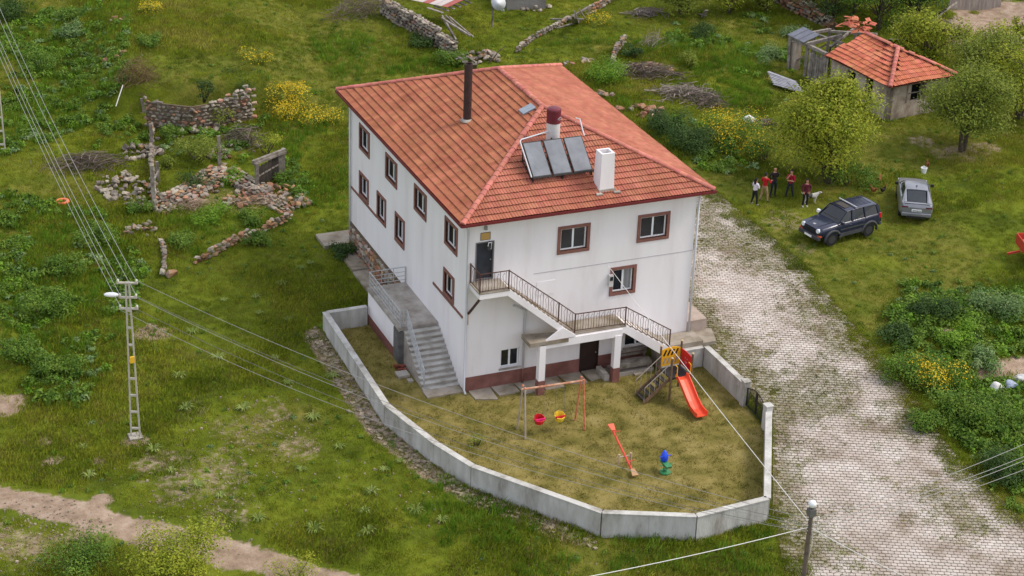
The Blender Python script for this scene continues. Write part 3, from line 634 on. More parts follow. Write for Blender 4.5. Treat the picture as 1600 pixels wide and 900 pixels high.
w = MB(); w.box(7.06, 7.4, YF - .13, YF + .17, .75, 2.5); w.build('column', WHITE, stair); w = MB(); w.box(7.05, 7.41, YF - .14, YF + .18, -.3, .75); w.build('column_base', BROWN, stair)
w = MB(); w.box(3.1, 7.45, YF - .1, YF + .2, 2.42, 2.86 - .06); w.build('beam', WHITE, stair)
w = MB(); w.hexa([(2.62, YF - .15, 2.62), (4.6, YF - .15, 2.62), (4.6, YF + .5, 2.62), (2.62, YF + .9, 2.62)], [(2.62, YF - .15, 2.84), (4.6, YF - .15, 2.84), (4.6, YF + .5, 2.84), (2.62, YF + .9, 2.84)]); w.build('side_slab', CONCB, stair)
w = MB(); w.hexa([(3.46, YF - .12, 2.84), (4.98, YF - .12, 2.84), (4.98, YF + .0, 2.84), (3.46, YF, 2.84)], [(4.3, YF - .12, 3.4), (4.98, YF - .12, 2.9), (4.98, YF, 2.9), (4.3, YF, 3.4)]); w.build('gusset', WHITE, stair)
railing('railing', [(.08, -.08, 5.78), (.08, YF + .05, 5.78), (1.5, YF + .05, 5.78), (4.1, YF + .05, 3.7), (4.98, YF + .05, 2.98), (7.62, YF + .05, 2.92), (10.1, YF + .05, 1.3)], stair, IRON, (.08, .95), .028, .98, .135, .05, .018, True)
w = MB(); w.beam((.12, YF + .1, 5.46), (.05, -.04, 4.15), .09, .09); w.build('brace', IRON, stair)
w = MB(); w.box(.03, .075, -.006, -.001, 3.55, 4.12); w.build('rust_stain', M('rust', [srgb(168, 110, 60), srgb(190, 150, 110)], 5, .9, 0), house)
# apron at the foot of the stair, step block by the corner, paving slab strip along the front
w = MB(); w.prism([(9.75, -1.2), (12.0, -1.2), (12.0, -.03), (9.75, -.03)], -.3, 1.32); w.prism([(11.2, -1.19), (12.75, -1.15), (13.15, .1), (12.3, .45), (11.7, .02), (11.2, -.02)], .3, 1.16); w.build('apron', CONCB, house)
w = MB(); w.prism([(11.72, .12), (12.85, .12), (12.85, 3.0), (11.72, 3.0)], .8, 1.75); w.build('corner_block', M('pinkish_concrete', [srgb(150, 134, 122), srgb(172, 156, 146)], 1.5, .95, .3, 20), house)
w = MB()
for k in range(8):
    x = .15 + k * 1.17; w.prism([(x + random.uniform(0, .05), -.04), (x + 1.12, -.04), (x + 1.12 + random.uniform(-.1, .05), -.75 - random.uniform(0, .5)), (x + random.uniform(0, .15), -.8 - random.uniform(0, .45))], -.2, .035 + random.uniform(0, .03))
w.build('front_path', CONCB, house)
w = MB(); w.box(6.75, 7.0, YF + .1, -.2, -.1, .3); w.box(7.4, 9.5, -1.0, -.05, -.1, .16); w.build('path_kerb', CONC, house)
# bench under the stair
bn = thing('wooden_bench', 'weathered wooden bench in the shade under the front stair', 'bench', (8.3, -.6, .16))
for k in range(3): w = MB(); w.box(7.45, 9.35, -.95 + k * .16, -.82 + k * .16, .58, .62); w.build('seat_slat', WOODG, bn)
for k in range(2): w = MB(); w.box(7.45, 9.35, -.42 + .02 * k, -.39 + .02 * k, .72 + k * .17, .85 + k * .17); w.build('back_slat', WOODG, bn)
w = MB(); w.box(7.42, 9.38, -.99, -.96, .36, .6); w.build('front_board', WOODG, bn)
for x in (7.55, 9.2):
    for y in (-.9, -.45): w = MB(); w.box(x, x + .07, y, y + .07, .16, 1.0 if y > -.8 else .58); w.build('leg', WOODG, bn)
# bricks heaped beside the side steps
bk = MB(); bk.box(-.1, .1, -.05, .05, 0, .07); bkm = bk.mesh('brick', M('old_brick', [srgb(110, 54, 44), srgb(136, 74, 60)], 4, .9, .2, rnd='object', rv=.2))
bp_ = thing('brick_heap', 'few loose red bricks and slabs beside the side steps', 'bricks', (-2.1, 3.0, 0))
for k in range(9): inst('brick', bkm, bp_, (-2.1 + random.uniform(-.25, .25), 3.0 + random.uniform(-.3, .3), .02 + .07 * (k // 4)), (0, 0, random.uniform(-.4, .4)), 1.2)
w = MB(); w.box(-2.55, -1.95, 2.2, 2.75, -.05, .12); w.box(-2.2, -1.95, 1.7, 2.0, -.05, .06); w.build('slab', CONC, bp_)
# solar water heater
sh = thing('solar_water_heater', 'three tilted solar panels with white and maroon water tank on the roof', 'solar heater', (5.1, 1.2, 9.8))
PANEL = M('solar_glass', [srgb(92, 96, 104), srgb(120, 124, 132)], 1.2, .12, 0, spec=.8)
bz = Vector((0, 1.43, 1.2)); 
for k in range(3):
    x0 = 3.57 + k * 1.045; p = Vector((x0, 1.13, 10.08)); ex = Vector((.95, 0, 0)); nn = ex.cross(bz).normalized()
    w = MB(); w.hexa([p - nn * .08, p + ex - nn * .08, p + ex + bz - nn * .08, p + bz - nn * .08], [p, p + ex, p + ex + bz, p + bz]); o = w.build('solar_panel', BLACK, sh)
    p2 = p + ex * .04 + bz * .03 + nn * .003; w = MB(); w.hexa([p2 - nn * .002, p2 + ex * .92 - nn * .002, p2 + ex * .92 + bz * .94 - nn * .002, p2 + bz * .94 - nn * .002], [p2 + nn * .006, p2 + ex * .92 + nn * .006, p2 + ex * .92 + bz * .94 + nn * .006, p2 + bz * .94 + nn * .006]); w.build('panel_glass', PANEL, o)
for x in (3.6, 5.1, 6.6):
    w = MB(); w.beam((x, 1.2, zf(1.2)), (x, 1.2, 10.05), .05); w.beam((x, 2.5, zf(2.5)), (x, 2.5, 11.15), .05); w.beam((x, 1.2, zf(1.2) + .08), (x, 2.5, zf(2.5) + .08), .04); w.build('support', BLACK, sh)
tz = zf(3.35) - .15; TK = M('tank_white', [srgb(196, 192, 192), srgb(208, 205, 205)], 2, .4, 0); TM = M('tank_maroon', [srgb(96, 32, 44), srgb(116, 46, 58)], 2, .4, 0)
w = MB(); w.lathe((5.47, 3.3, tz), [(.33, 0), (.33, 1.3)], 22); tk = w.build('tank', TK, sh)
w = MB(); w.lathe((5.47, 3.3, tz + 1.3), [(.345, 0), (.345, .62), (.325, .69), (.2, .74), (.0, .75)], 22); w.build('tank_cap', TM, tk)
lg = MB()                                        # pale oval emblem on the maroon band
for k in range(8):
    a0 = -1.75 + .95 * k / 7; 
    for zz in (0, 1): lg.v.append((5.47 + .352 * math.cos(a0 + .35), 3.3 + .352 * math.sin(a0 + .35), tz + 1.55 + (-.075 if zz == 0 else .075) * math.sqrt(max(.1, 1 - ((k - 3.5) / 3.8) ** 2))))
lg.f = [(2 * k, 2 * k + 2, 2 * k + 3, 2 * k + 1) for k in range(7)]; lg.mi = [0] * 7; em = lg.build('emblem', M('emblem_pale', [srgb(190, 180, 186)], 1, .5, 0), tk)
for t_ in range(5):
    a0 = -1.75 + .35 + .2 + t_ * .13; w = MB(); p = Vector((5.47 + .356 * math.cos(a0), 3.3 + .356 * math.sin(a0), tz + 1.55)); t3 = Vector((-math.sin(a0), math.cos(a0), 0))
    w.tube([p + t3 * .03 * math.cos(b) + Vector((0, 0, .04 * math.sin(b))) for b in np.linspace(.6, 5.4, 7)], .009, 4); w.build('emblem_stroke', TM, tk)
w = MB(); w.tube([(5.25, 3.1, tz + .25), (5.25, 2.97, tz + .25), (5.25, 2.97, tz + .65)], .03, 5); w.build('tank_fitting', BLACK, tk)
for pts in ([(3.5, 1.15, 10.1), (3.48, 2.6, 11.33), (3.6, 2.75, 11.36), (5.2, 3.2, tz + .9)], [(6.75, 2.55, 11.25), (6.78, 3.2, 11.85), (6.6, 3.25, 11.9), (6.6, 3.25, 11.7)]):
    w = MB(); w.tube(pts, .035, 6); w.build('pipe', PIPE, sh)
w = MB(); w.tube([(3.55, 1.1, 10.05), (6.68, 1.1, 10.05)], .03, 5); w.build('pipe', BLACK, sh)
# ------------------------------------------------------------------ playground
ORA = M('orange_paint', [srgb(168, 96, 66), srgb(196, 120, 88), srgb(206, 150, 122)], 5, .7, .1)
RUSTP = M('chipped_rust_paint', [srgb(150, 66, 44), srgb(196, 110, 78), srgb(206, 140, 110)], 7, .7, .1)
GREYP = M('bare_steel_post', [srgb(150, 136, 122), srgb(176, 162, 148)], 4, .7, 0)
RED = M('red_plastic', [srgb(186, 24, 36), srgb(204, 34, 44)], 2, .35, 0)
ORANGE = M('orange_plastic', [srgb(222, 76, 44), srgb(236, 92, 60)], 1, .4, 0)
YEL = M('yellow_plastic', [srgb(222, 160, 30), srgb(232, 174, 44)], 1, .4, 0)
PINK = M('magenta_plastic', [srgb(206, 40, 104)], 1, .4, 0); YELS = M('pale_yellow_plastic', [srgb(226, 190, 52)], 1, .4, 0)
BLUE = M('blue_plastic', [srgb(24, 60, 200), srgb(40, 84, 220)], 2, .35, 0); GREEN = M('green_paint', [srgb(40, 112, 66), srgb(76, 140, 96)], 4, .5, 0)
sw = thing('swing_set', 'orange and grey steel swing frame with two bucket seats', 'swing', (2.4, -4.7, 0))
A1 = Vector((1.0, -5.0, 0)); A2 = Vector((1.0, -4.05, 0)); B1 = Vector((3.9, -5.15, 0)); B2 = Vector((3.85, -4.2, 0)); tA_ = Vector((1.02, -4.55, 2.35)); tB_ = Vector((3.86, -4.7, 2.35))
for b, t, mt in ((A1, tA_ + Vector((0, -.14, 0)), GREYP), (A2, tA_ + Vector((0, .14, 0.02)), GREYP), (B1, tB_ + Vector((0, -.14, 0)), RUSTP), (B2, tB_ + Vector((0, .14, .02)), ORA)):
    d = (t - b); w = MB(); w.tube([b - d * .02, t + d * .04], .045, 8); o = w.build('post', mt, sw); w = MB(); w.ell(t + d * .045, (.06, .06, .05), 8, 5); w.build('post_cap', ORA, o)
w = MB(); w.tube([tA_ + Vector((-.12, 0, 0)), tB_ + Vector((.12, 0, 0))], .05, 8); w.build('top_beam', M('worn_beam', [srgb(158, 92, 66), srgb(186, 138, 112), srgb(196, 166, 144)], 6, .8, .1), sw)
for t, mt, mt2 in ((.27, RED, PINK), (.62, YELS, RED)):
    c = tA_.lerp(tB_, t); c.z = .62; c += Vector((0, -.12, 0)); w = MB()
    ring0 = [(c.x + .19 * math.cos(a), c.y + .16 * math.sin(a), c.z - .12) for a in np.linspace(0, 2 * math.pi, 9)[:-1]]; ring1 = [(c.x + .27 * math.cos(a), c.y + .24 * math.sin(a), c.z + .18 + .1 * math.sin(a)) for a in np.linspace(0, 2 * math.pi, 9)[:-1]]
    w.add(ring0 + ring1, [tuple(range(8))] + [(i, (i + 1) % 8, 8 + (i + 1) % 8, 8 + i) for i in range(8)]); o = w.build('swing_seat', mt, sw); so = o.modifiers.new('thick', 'SOLIDIFY'); so.thickness = .035
    w = MB(); w.beam(c + Vector((-.24, -.1, .12)), c + Vector((.24, -.1, .12)), .08, .1); w.build('safety_bar', mt2, o)
    for s in (-1, 1): w = MB(); w.tube([c + Vector((s * .23, 0, .2)), tA_.lerp(tB_, t) + Vector((s * .2, 0, -.03))], .009, 4); w.build('chain', WIRED, sw)
# slide tower
sl_ = thing('play_slide', 'climbing tower with orange slide, yellow and red panels and wooden posts', 'slide', (10.0, -3.6, 0))
def gz(px, py, z): return Vector(onplane(px, py, z))
ps = [gz(1036, 610, 0), gz(1050, 622, 0), gz(1070, 600, 0), gz(1087, 610, 0)]
fl_z = 1.15
c0 = Vector((9.4, -3.35, 0)); ux = Vector((1, .03, 0)).normalized(); uy = Vector((-.03, 1, 0)).normalized()
cor = [c0 + ux * a + uy * b for a, b in ((-.55, -.55), (.55, -.55), (.55, .55), (-.55, .55))]
for p, h_ in zip(cor, (2.25, 2.3, 2.45, 2.35)):
    w = MB(); w.tube([p - Vector((0, 0, .1)), p + Vector((0, 0, h_))], .055, 8); o = w.build('post', WOODB, sl_); w = MB(); w.ell(p + Vector((0, 0, h_)), (.065, .065, .05), 8, 5); w.build('post_cap', M('cream_cap', [srgb(196, 170, 130)], 1, .6, 0), o)
w = MB(); w.hexa([p + Vector((0, 0, fl_z - .06)) for p in cor], [p + Vector((0, 0, fl_z)) for p in cor]); w.build('platform', M('charcoal_deck', [srgb(40, 38, 42), srgb(54, 52, 56)], 4, .7, 0), sl_)
def panel(p, q, z0, z1, mat, arch, holes):
    w = MB(); k = 9; top = []; d = q - p; n = Vector((-d.y, d.x, 0)).normalized() * .02
    for i in range(k): t = i / (k - 1); top.append(p + d * t + Vector((0, 0, z1 + arch * math.sin(math.pi * t))))
    b = [p + Vector((0, 0, z0)), q + Vector((0, 0, z0))]; w.extr([x - n for x in b + top[::-1]], n * 2); o = w.build('panel', mat, sl_)
    for i in range(holes):
        for j in range(2):
            t = .14 + i * .19; a = p + d * t + Vector((0, 0, z0 + .12 + j * .42)); h = MB(); h.beam(a - n * 1.15, a - n * 1.15 + d * .12 + Vector((0, 0, .3)), .09, .012, n); h.build('slot', DARKIN if j else M('slot_pale', [srgb(150, 140, 128)], 1, .8, 0), o)
    return o
panel(cor[3], cor[2], fl_z + .1, fl_z + .95, YEL, .12, 4)
r_ = panel(cor[2], cor[1], fl_z + .1, fl_z + .9, RED, .05, 0)
for k, (a, b) in enumerate(((.42, .6), (.58, .6), (.44, .42), (.5, .37), (.56, .42))):
    p = cor[2].lerp(cor[1], a) + Vector((0, 0, fl_z + b)); nn = -ux; w = MB(); w.lathe(p + nn * .022, [(.03, 0), (.03, .006)], 8, nn); w.build('panel_dot', M('dot_pale', [srgb(226, 170, 170)], 1, .6, 0), r_)
p0 = cor[0].lerp(cor[1], .5) + Vector((0, 0, fl_z)); sd = Vector((.03, -1, 0)).normalized(); sx = Vector((sd.y, -sd.x, 0)) * -1
prf = [(0, 0), (.25, -.02), (.7, -.32), (1.2, -.68), (1.6, -.9), (1.95, -.97), (2.2, -.95)]; w = MB(); hw = .27
sec = [(-hw - .03, .2), (-hw, .2), (-hw + .02, .03), (0, 0), (hw - .02, .03), (hw, .2), (hw + .03, .2), (hw + .03, -.03), (0, -.04), (-hw - .03, -.03)]
for d_, z_ in prf:
    for a, b in sec: q = p0 + sd * d_ + sx * a + Vector((0, 0, z_ + b)); w.v.append(tuple(q))
n_ = len(sec); w.f = [(i * n_ + k, i * n_ + (k + 1) % n_, (i + 1) * n_ + (k + 1) % n_, (i + 1) * n_ + k) for i in range(len(prf) - 1) for k in range(n_)] + [tuple(range(n_)), tuple((len(prf) - 1) * n_ + k for k in range(n_))[::-1]]; w.mi = [0] * len(w.f)
w.build('slide_chute', ORANGE, sl_)
for s in (-1, 1):
    b = p0 + sx * (s * .36); w = MB(); w.tube([b + Vector((0, 0, .15)) + sd * .08, b + sd * .22 + Vector((0, 0, .2)), b + sd * .22 + Vector((0, 0, .7)), b + Vector((0, 0, .72))], .022, 6); w.build('grab_rail', YEL, sl_)
s0 = cor[3].lerp(cor[0], .5); sd2 = -ux
for k in range(5): p = s0 + sd2 * (.2 + k * .24) + Vector((0, 0, fl_z - .2 - k * .21)); w = MB(); w.beam(p - uy * .4, p + uy * .4, .2, .04); w.build('step', M('dark_tread', [srgb(58, 54, 50)], 1, .8, 0), sl_)
for s in (-1, 1):
    a = s0 + uy * (.44 * s); w = MB(); w.beam(a + Vector((0, 0, fl_z - .05)), a + sd2 * 1.3 + Vector((0, 0, .05)), .05, .16); w.build('stringer', WOODB, sl_)
    w = MB(); w.tube([a + Vector((0, 0, fl_z + .75)), a + sd2 * 1.3 + Vector((0, 0, .85)), a + sd2 * 1.3 + Vector((0, 0, .05))], .022, 6); o = w.build('stair_rail', GREYP, sl_)
    for k in range(1, 5): q = a + sd2 * (1.3 * k / 5) + Vector((0, 0, fl_z - .02 - 1.06 * k / 5)); w = MB(); w.tube([q, q + Vector((0, 0, .78))], .012, 5); w.build('rail_bar', GREYP, o)
# seesaw
ss = thing('seesaw', 'red seesaw beam tilted with one end on the dry grass', 'seesaw', tuple(gz(975, 705, 0)))
e1 = gz(957, 672, .8); e2 = gz(989, 738, .12); w = MB(); w.tube([e1, e2], .05, 8); w.build('beam', M('seesaw_red', [srgb(196, 60, 44), srgb(214, 82, 64)], 3, .5, 0), ss)
d = (e2 - e1).normalized(); s_ = d.cross(Vector((0, 0, 1))).normalized(); u_ = s_.cross(d)
for e, sg, mt in ((e1, -1, M('seat_orange', [srgb(218, 104, 78)], 1, .6, 0)), (e2, 1, M('seat_wood', [srgb(172, 136, 100)], 1, .7, 0))):
    w = MB(); a = e + d * (sg * -.12) + u_ * .065; b = e + d * (sg * .3) + u_ * .065; w.hexa([a - s_ * .09, a + s_ * .09, b + s_ * .15, b - s_ * .15], [a - s_ * .09 + u_ * .05, a + s_ * .09 + u_ * .05, b + s_ * .15 + u_ * .05, b - s_ * .15 + u_ * .05]); w.build('seat', mt, ss)
    h_ = e + d * (sg * -.42); w = MB(); w.tube([h_ + s_ * -.02, h_ - s_ * -.02 + u_ * .32 + d * sg * .06, h_ + u_ * .32 + s_ * .2], .015, 5); w.tube([h_ + u_ * .32 - s_ * .18, h_ + u_ * .32 + s_ * .18], .015, 5); w.build('handle', M('seesaw_red', [(1, 0, 0)]), ss)
pv = e1.lerp(e2, .62); pv.z = 0
for s in (-1, 1): w = MB(); w.tube([pv + s_ * (.28 * s), pv + s_ * (.28 * s) + Vector((0, 0, .5))], .05, 8); w.build('pivot_post', M('pale_post', [srgb(168, 140, 120), srgb(196, 170, 146)], 5, .8, 0), ss)
w = MB(); w.tube([pv - s_ * .3 + Vector((0, 0, .36)), pv + s_ * .3 + Vector((0, 0, .36))], .035, 6); w.build('axle', GREYP, ss)
# spring rider
c = gz(1039, 738, 0); sr = thing('spring_rider', 'blue and green spring rider toy on the yard grass', 'spring rider', tuple(c))
w = MB(); w.lathe(c, [(.26, 0), (.26, .05), (.1, .07)], 12); w.build('base_plate', GREEN, sr)
w = MB(); w.tube([c + Vector((.09 * math.cos(t), .09 * math.sin(t), .06 + .3 * t / 25)) for t in np.linspace(0, 25, 50)], .018, 5); w.build('spring', GREEN, sr)
w = MB(); w.hexa([c + Vector(p) for p in ((-.1, -.3, .36), (.1, -.3, .36), (.1, .3, .36), (-.1, .3, .36))], [c + Vector(p) for p in ((-.14, -.38, .5), (.14, -.38, .5), (.14, .36, .5), (-.14, .36, .5))]); w.build('saddle', GREEN, sr)
w = MB(); w.tube([c + Vector((-.32, -.05, .42)), c + Vector((.32, -.05, .42))], .022, 5); w.build('foot_bar', GREEN, sr)
w = MB(); w.lathe(c + Vector((0, .16, .45)), [(.08, 0), (.15, .08), (.18, .22), (.15, .38), (.08, .52), (.02, .6)], 12); w.build('body', BLUE, sr, smooth=True)
w = MB(); w.tube([c + Vector((-.3, .08, .8)), c + Vector((.3, .08, .8))], .02, 5); w.build('handle', BLUE, sr)

# ------------------------------------------------------------------ poles and cables
POLE = M('galvanised_angle', [srgb(176, 168, 156), srgb(198, 190, 178)], 3, .6, .05)
def lattice(p, h, label, lamp=True, d=Vector((.93, -.36, 0)), w0=.4, w1=.14):
    t = thing('lattice_pole', label, 'utility pole', tuple(p), 0, 'lattice utility poles on the left meadow'); n = Vector((-d.y, d.x, 0))
    for s in (-1, 1): w = MB(); w.beam(p + d * (s * w0 / 2) - Vector((0, 0, .1)), p + d * (s * w1 / 2) + Vector((0, 0, h)), .07, .06, n); w.build('leg', POLE, t)
    w = MB(); z_ = .5; k = 0
    while z_ < h - 1.2:
        f = 1 - z_ / h; wd = (w1 + (w0 - w1) * f) / 2; q = MB(); q.beam(p + d * -wd + Vector((0, 0, z_)), p + d * wd + Vector((0, 0, z_)), .07, .09); q.build('rung', POLE, t); z_ += .85
    q = MB(); q.box(p.x - .3, p.x + .3, p.y - .3, p.y + .3, p.z - .5, p.z + .12); q.build('footing', CONC, t)
    tops = []
    for k, (zz, ln) in enumerate(((h - .05, .46), (h - .75, .4), (h - 1.3, .42))):
        c_ = p + Vector((0, 0, zz)); q = MB(); q.beam(c_ - d * ln, c_ + d * ln, .08, .08); o = q.build('cross_arm', POLE, t)
        for s in (-1, 1):
            e = c_ + d * (ln * .88 * s); q = MB(); q.lathe(e + Vector((0, 0, .04)), [(.03, 0), (.055, .04), (.055, .09), (.03, .14)], 8); q.build('insulator', M('insulator_white', [srgb(206, 200, 190)], 1, .3, 0), o); tops.append(e + Vector((0, 0, .12)))
    if lamp:
        c_ = p + Vector((0, 0, h - .8)); a = c_ - d * .3; q = MB(); q.tube([c_, a, a - d * .15 + Vector((0, 0, .1))], .03, 6); q.build('lamp_arm', POLE, t)
        q = MB(); q.ell(a - d * .42 + Vector((0, 0, .16)), (.34, .13, .11), 12, 8, Matrix.Rotation(math.atan2(d.y, d.x), 3, 'Z')); q.build('lamp_head', M('lamp_white', [srgb(228, 228, 230)], 1, .4, 0), t, smooth=True)
        q = MB(); c_ = p + Vector((0, 0, h * .52)); q.box(c_.x - .1, c_.x + .1, c_.y - .2, c_.y - .12, c_.z - .15, c_.z + .15); o = q.build('warning_plate', M('warning_yellow', [srgb(222, 176, 40)], 1, .6, 0), t)
    return tops
PA = G(212, 684); topsA = lattice(PA, 7.85, 'steel lattice utility pole carrying a white street lamp beside the meadow')
PB = G(3, 238); 
hB = 9.2
topsB = lattice(PB, hB, 'steel lattice utility pole cut by the left edge of the picture', False)
fp = Vector(onplane(1268, 800, 6.6)); fz = GH(fp.x, fp.y); dz_ = np.array([fp.x, fp.y, 0])
fpt = thing('wooden_pole', 'dark wooden utility pole with white lamp head at the drive edge', 'utility pole', (fp.x, fp.y, fz))
w = MB(); w.tube([(fp.x, fp.y, fz - .2), (fp.x, fp.y, 6.85)], [.12, .085], 10); w.build('shaft', M('pole_steel_brown', [srgb(84, 72, 66), srgb(112, 98, 90)], 3, .8, .1), fpt)
w = MB(); w.ell((fp.x, fp.y, 6.95), (.16, .16, .16), 10, 7); w.build('lamp_head', M('lamp_white', [(1, 1, 1)]), fpt, smooth=True)
w = MB(); w.box(fp.x - .13, fp.x + .13, fp.y - .13, fp.y + .13, 6.45, 6.75); w.build('bracket', M('bracket_grey', [srgb(96, 94, 94)], 1, .7, 0), fpt)
for k in range(3): w = MB(); w.tube([(fp.x - .1, fp.y, 6.3 - k * .25), (fp.x + .28, fp.y - .1, 6.3 - k * .25)], .025, 5); w.lathe((fp.x + .28, fp.y - .1, 6.27 - k * .25), [(.04, 0), (.05, .08), (.03, .14)], 8); w.build('insulator', M('insulator_white', [(1, 1, 1)]), fpt)
w = MB(); w.tube([(fp.x + .12, fp.y - .04, 6.2), (fp.x + .14, fp.y - .05, 5.2), (fp.x + .12, fp.y, 4.6)], .025, 5); w.build('conduit', M('insulator_white', [(1, 1, 1)]), fpt)
def cable(a, b, sag, label, r=.012, mat=None, grp=None, n=22):
    a = Vector(a); b = Vector(b); pts = []
    for i in range(n + 1): t = i / n; p = a.lerp(b, t); p.z -= sag * 4 * t * (1 - t); pts.append(p)
    w = MB(); w.tube(pts, r, 5); o = w.build('power_cable', mat or WIRE, None, label=label, cat='cable', group=grp); return o
for i in range(5): cable(topsB[min(i, 5)], topsA[i], .5, 'overhead cable between the lattice poles, on the %s cross arm end' % ('top left', 'top right', 'middle left', 'middle right', 'lowest left')[i], .012, WIRE, 'cables between the lattice poles')
for i, (k, zz) in enumerate(((1, 6.3), (3, 6.05), (3, 5.95), (5, 5.75), (4, 5.7))):
    cable(topsA[k] + Vector((0, 0, -.05 * i)), (fp.x - .05, fp.y + .02 * i, zz), .9 + .12 * i, 'cable crossing the yard to the wooden pole, %s of five' % ('topmost', 'second from top', 'middle', 'second from bottom', 'lowest')[i], .0095, WIRED if i % 2 else WIRE, 'cables crossing the yard')
hx_ = Vector((7.95, -.03, 5.0))
cable((7.1, -.05, 5.62), (fp.x, fp.y, 6.1), .1, 'white service cable running down from the house wall to the wooden pole', .014, WIREW)
for i, (px, py, z) in enumerate(((1640, 676, 7.2), (1640, 697, 6.8), (1640, 703, 6.7), (1640, 718, 6.5))):
    b = onplane(px, py, z); b = Vector((b[0], b[1], z)); cable((fp.x + .28, fp.y - .1, 6.35 - .22 * min(i, 3)), b, .25, 'overhead cable running right from the wooden pole, %s of four' % ('topmost', 'second', 'third', 'lowest')[i], .012, WIRE, 'cables running right over the drive')
for (px, py, z), lb in (((860, 912, 5.6), 'pale cable running left from the wooden pole along the bottom edge'), ((1470, 925, 5.2), 'pale cable running down right from the wooden pole over the pavers')):
    cable((fp.x, fp.y, 5.95), tuple(onplane(px, py, z)), .12, lb, .016, WIREW)
# satellite dish on its post
dp = G(769, 42); ds_ = thing('satellite_dish', 'white satellite dish on a post in the grass behind the house', 'dish', tuple(dp))
w = MB(); w.tube([dp - Vector((0, 0, .1)), dp + Vector((0, 0, 2.1))], .07, 7); w.build('post', WOODG, ds_)
ax = Vector((.1, -.85, .5)).normalized(); w = MB(); w.lathe(dp + Vector((.25, -.2, 1.75)), [(.05, 0), (.3, .03), (.46, .09), (.56, .16)], 18, ax); o = w.build('reflector', M('dish_white', [srgb(208, 210, 214)], 1, .5, 0), ds_, smooth=True)
w = MB(); w.tube([dp + Vector((.25, -.1, 1.3)), dp + Vector((.45, -.8, 1.35))], .02, 5); w.lathe(dp + Vector((.45, -.85, 1.35)), [(.05, 0), (.05, .12)], 8); w.build('receiver_arm', STEEL, ds_)
# ------------------------------------------------------------------ vehicles (local axes: +x forward, z up)
TYRE = M('tyre_rubber', [srgb(26, 26, 27), srgb(38, 37, 37)], 6, .9, .2); RIM = M('dark_rim', [srgb(26, 26, 28)], 1, .5, 0); RIML = M('rim_lip', [srgb(58, 58, 61)], 1, .45, 0)
def loft(st, ys, mat, parent, name, smooth=True, cap=True):
    w = MB(); n = None
    for x, prof in st:
        full = [(y, z) for y, z in prof] + [(-y, z) for y, z in prof[::-1]]; n = len(full)
        w.v += [(x, y, z) for y, z in full]
    for i in range(len(st) - 1):
        for k in range(n): w.f.append((i * n + k, i * n + (k + 1) % n, (i + 1) * n + (k + 1) % n, (i + 1) * n + k))
    w.f.append(tuple(range(n))); w.f.append(tuple((len(st) - 1) * n + k for k in range(n))[::-1]); w.mi = [0] * len(w.f)
    o = w.build(name, mat, parent, local=True)
    if smooth:
        b = o.modifiers.new('b', 'BEVEL'); b.width = .06; b.segments = 3; b.limit_method = 'ANGLE'; b.angle_limit = .5
        for p in o.data.polygons: p.use_smooth = True
    return o
def wheel(par, x, y, r, wd):
    s = 1 if y > 0 else -1; w = MB(); w.lathe((x, y - s * wd / 2, r), [(r * .62, 0), (r * .94, .01), (r, .05), (r, wd - .05), (r * .94, wd - .01), (r * .62, wd)], 24, (0, s, 0)); o = w.build('wheel', TYRE, par, local=True)
    w = MB(); w.lathe((x, y + s * (wd / 2 - .06), r), [(r * .3, .01), (r * .6, 0), (r * .62, .05), (r * .56, .062)], 20, (0, s, 0)); w.build('rim', RIML, o, local=True)
    w = MB(); w.lathe((x, y + s * (wd / 2 - .055), r), [(r * .55, 0), (r * .5, .012), (r * .15, .03)], 10, (0, s, 0)); w.build('hub', RIM, o, local=True)
def quad(par, name, pts, mat, th=.012):
    a = [Vector(p) for p in pts]; n = (a[1] - a[0]).cross(a[2] - a[0]).normalized() * th; w = MB(); w.hexa([p - n * .3 for p in a], [p + n for p in a]); return w.build(name, mat, par, local=True)
CGLASS = M('car_glass', [srgb(16, 20, 24), srgb(34, 40, 46)], 1.2, .05, 0, spec=.6)
CLAD = M('grey_cladding', [srgb(56, 57, 60), srgb(68, 69, 72)], 3, .7, 0)
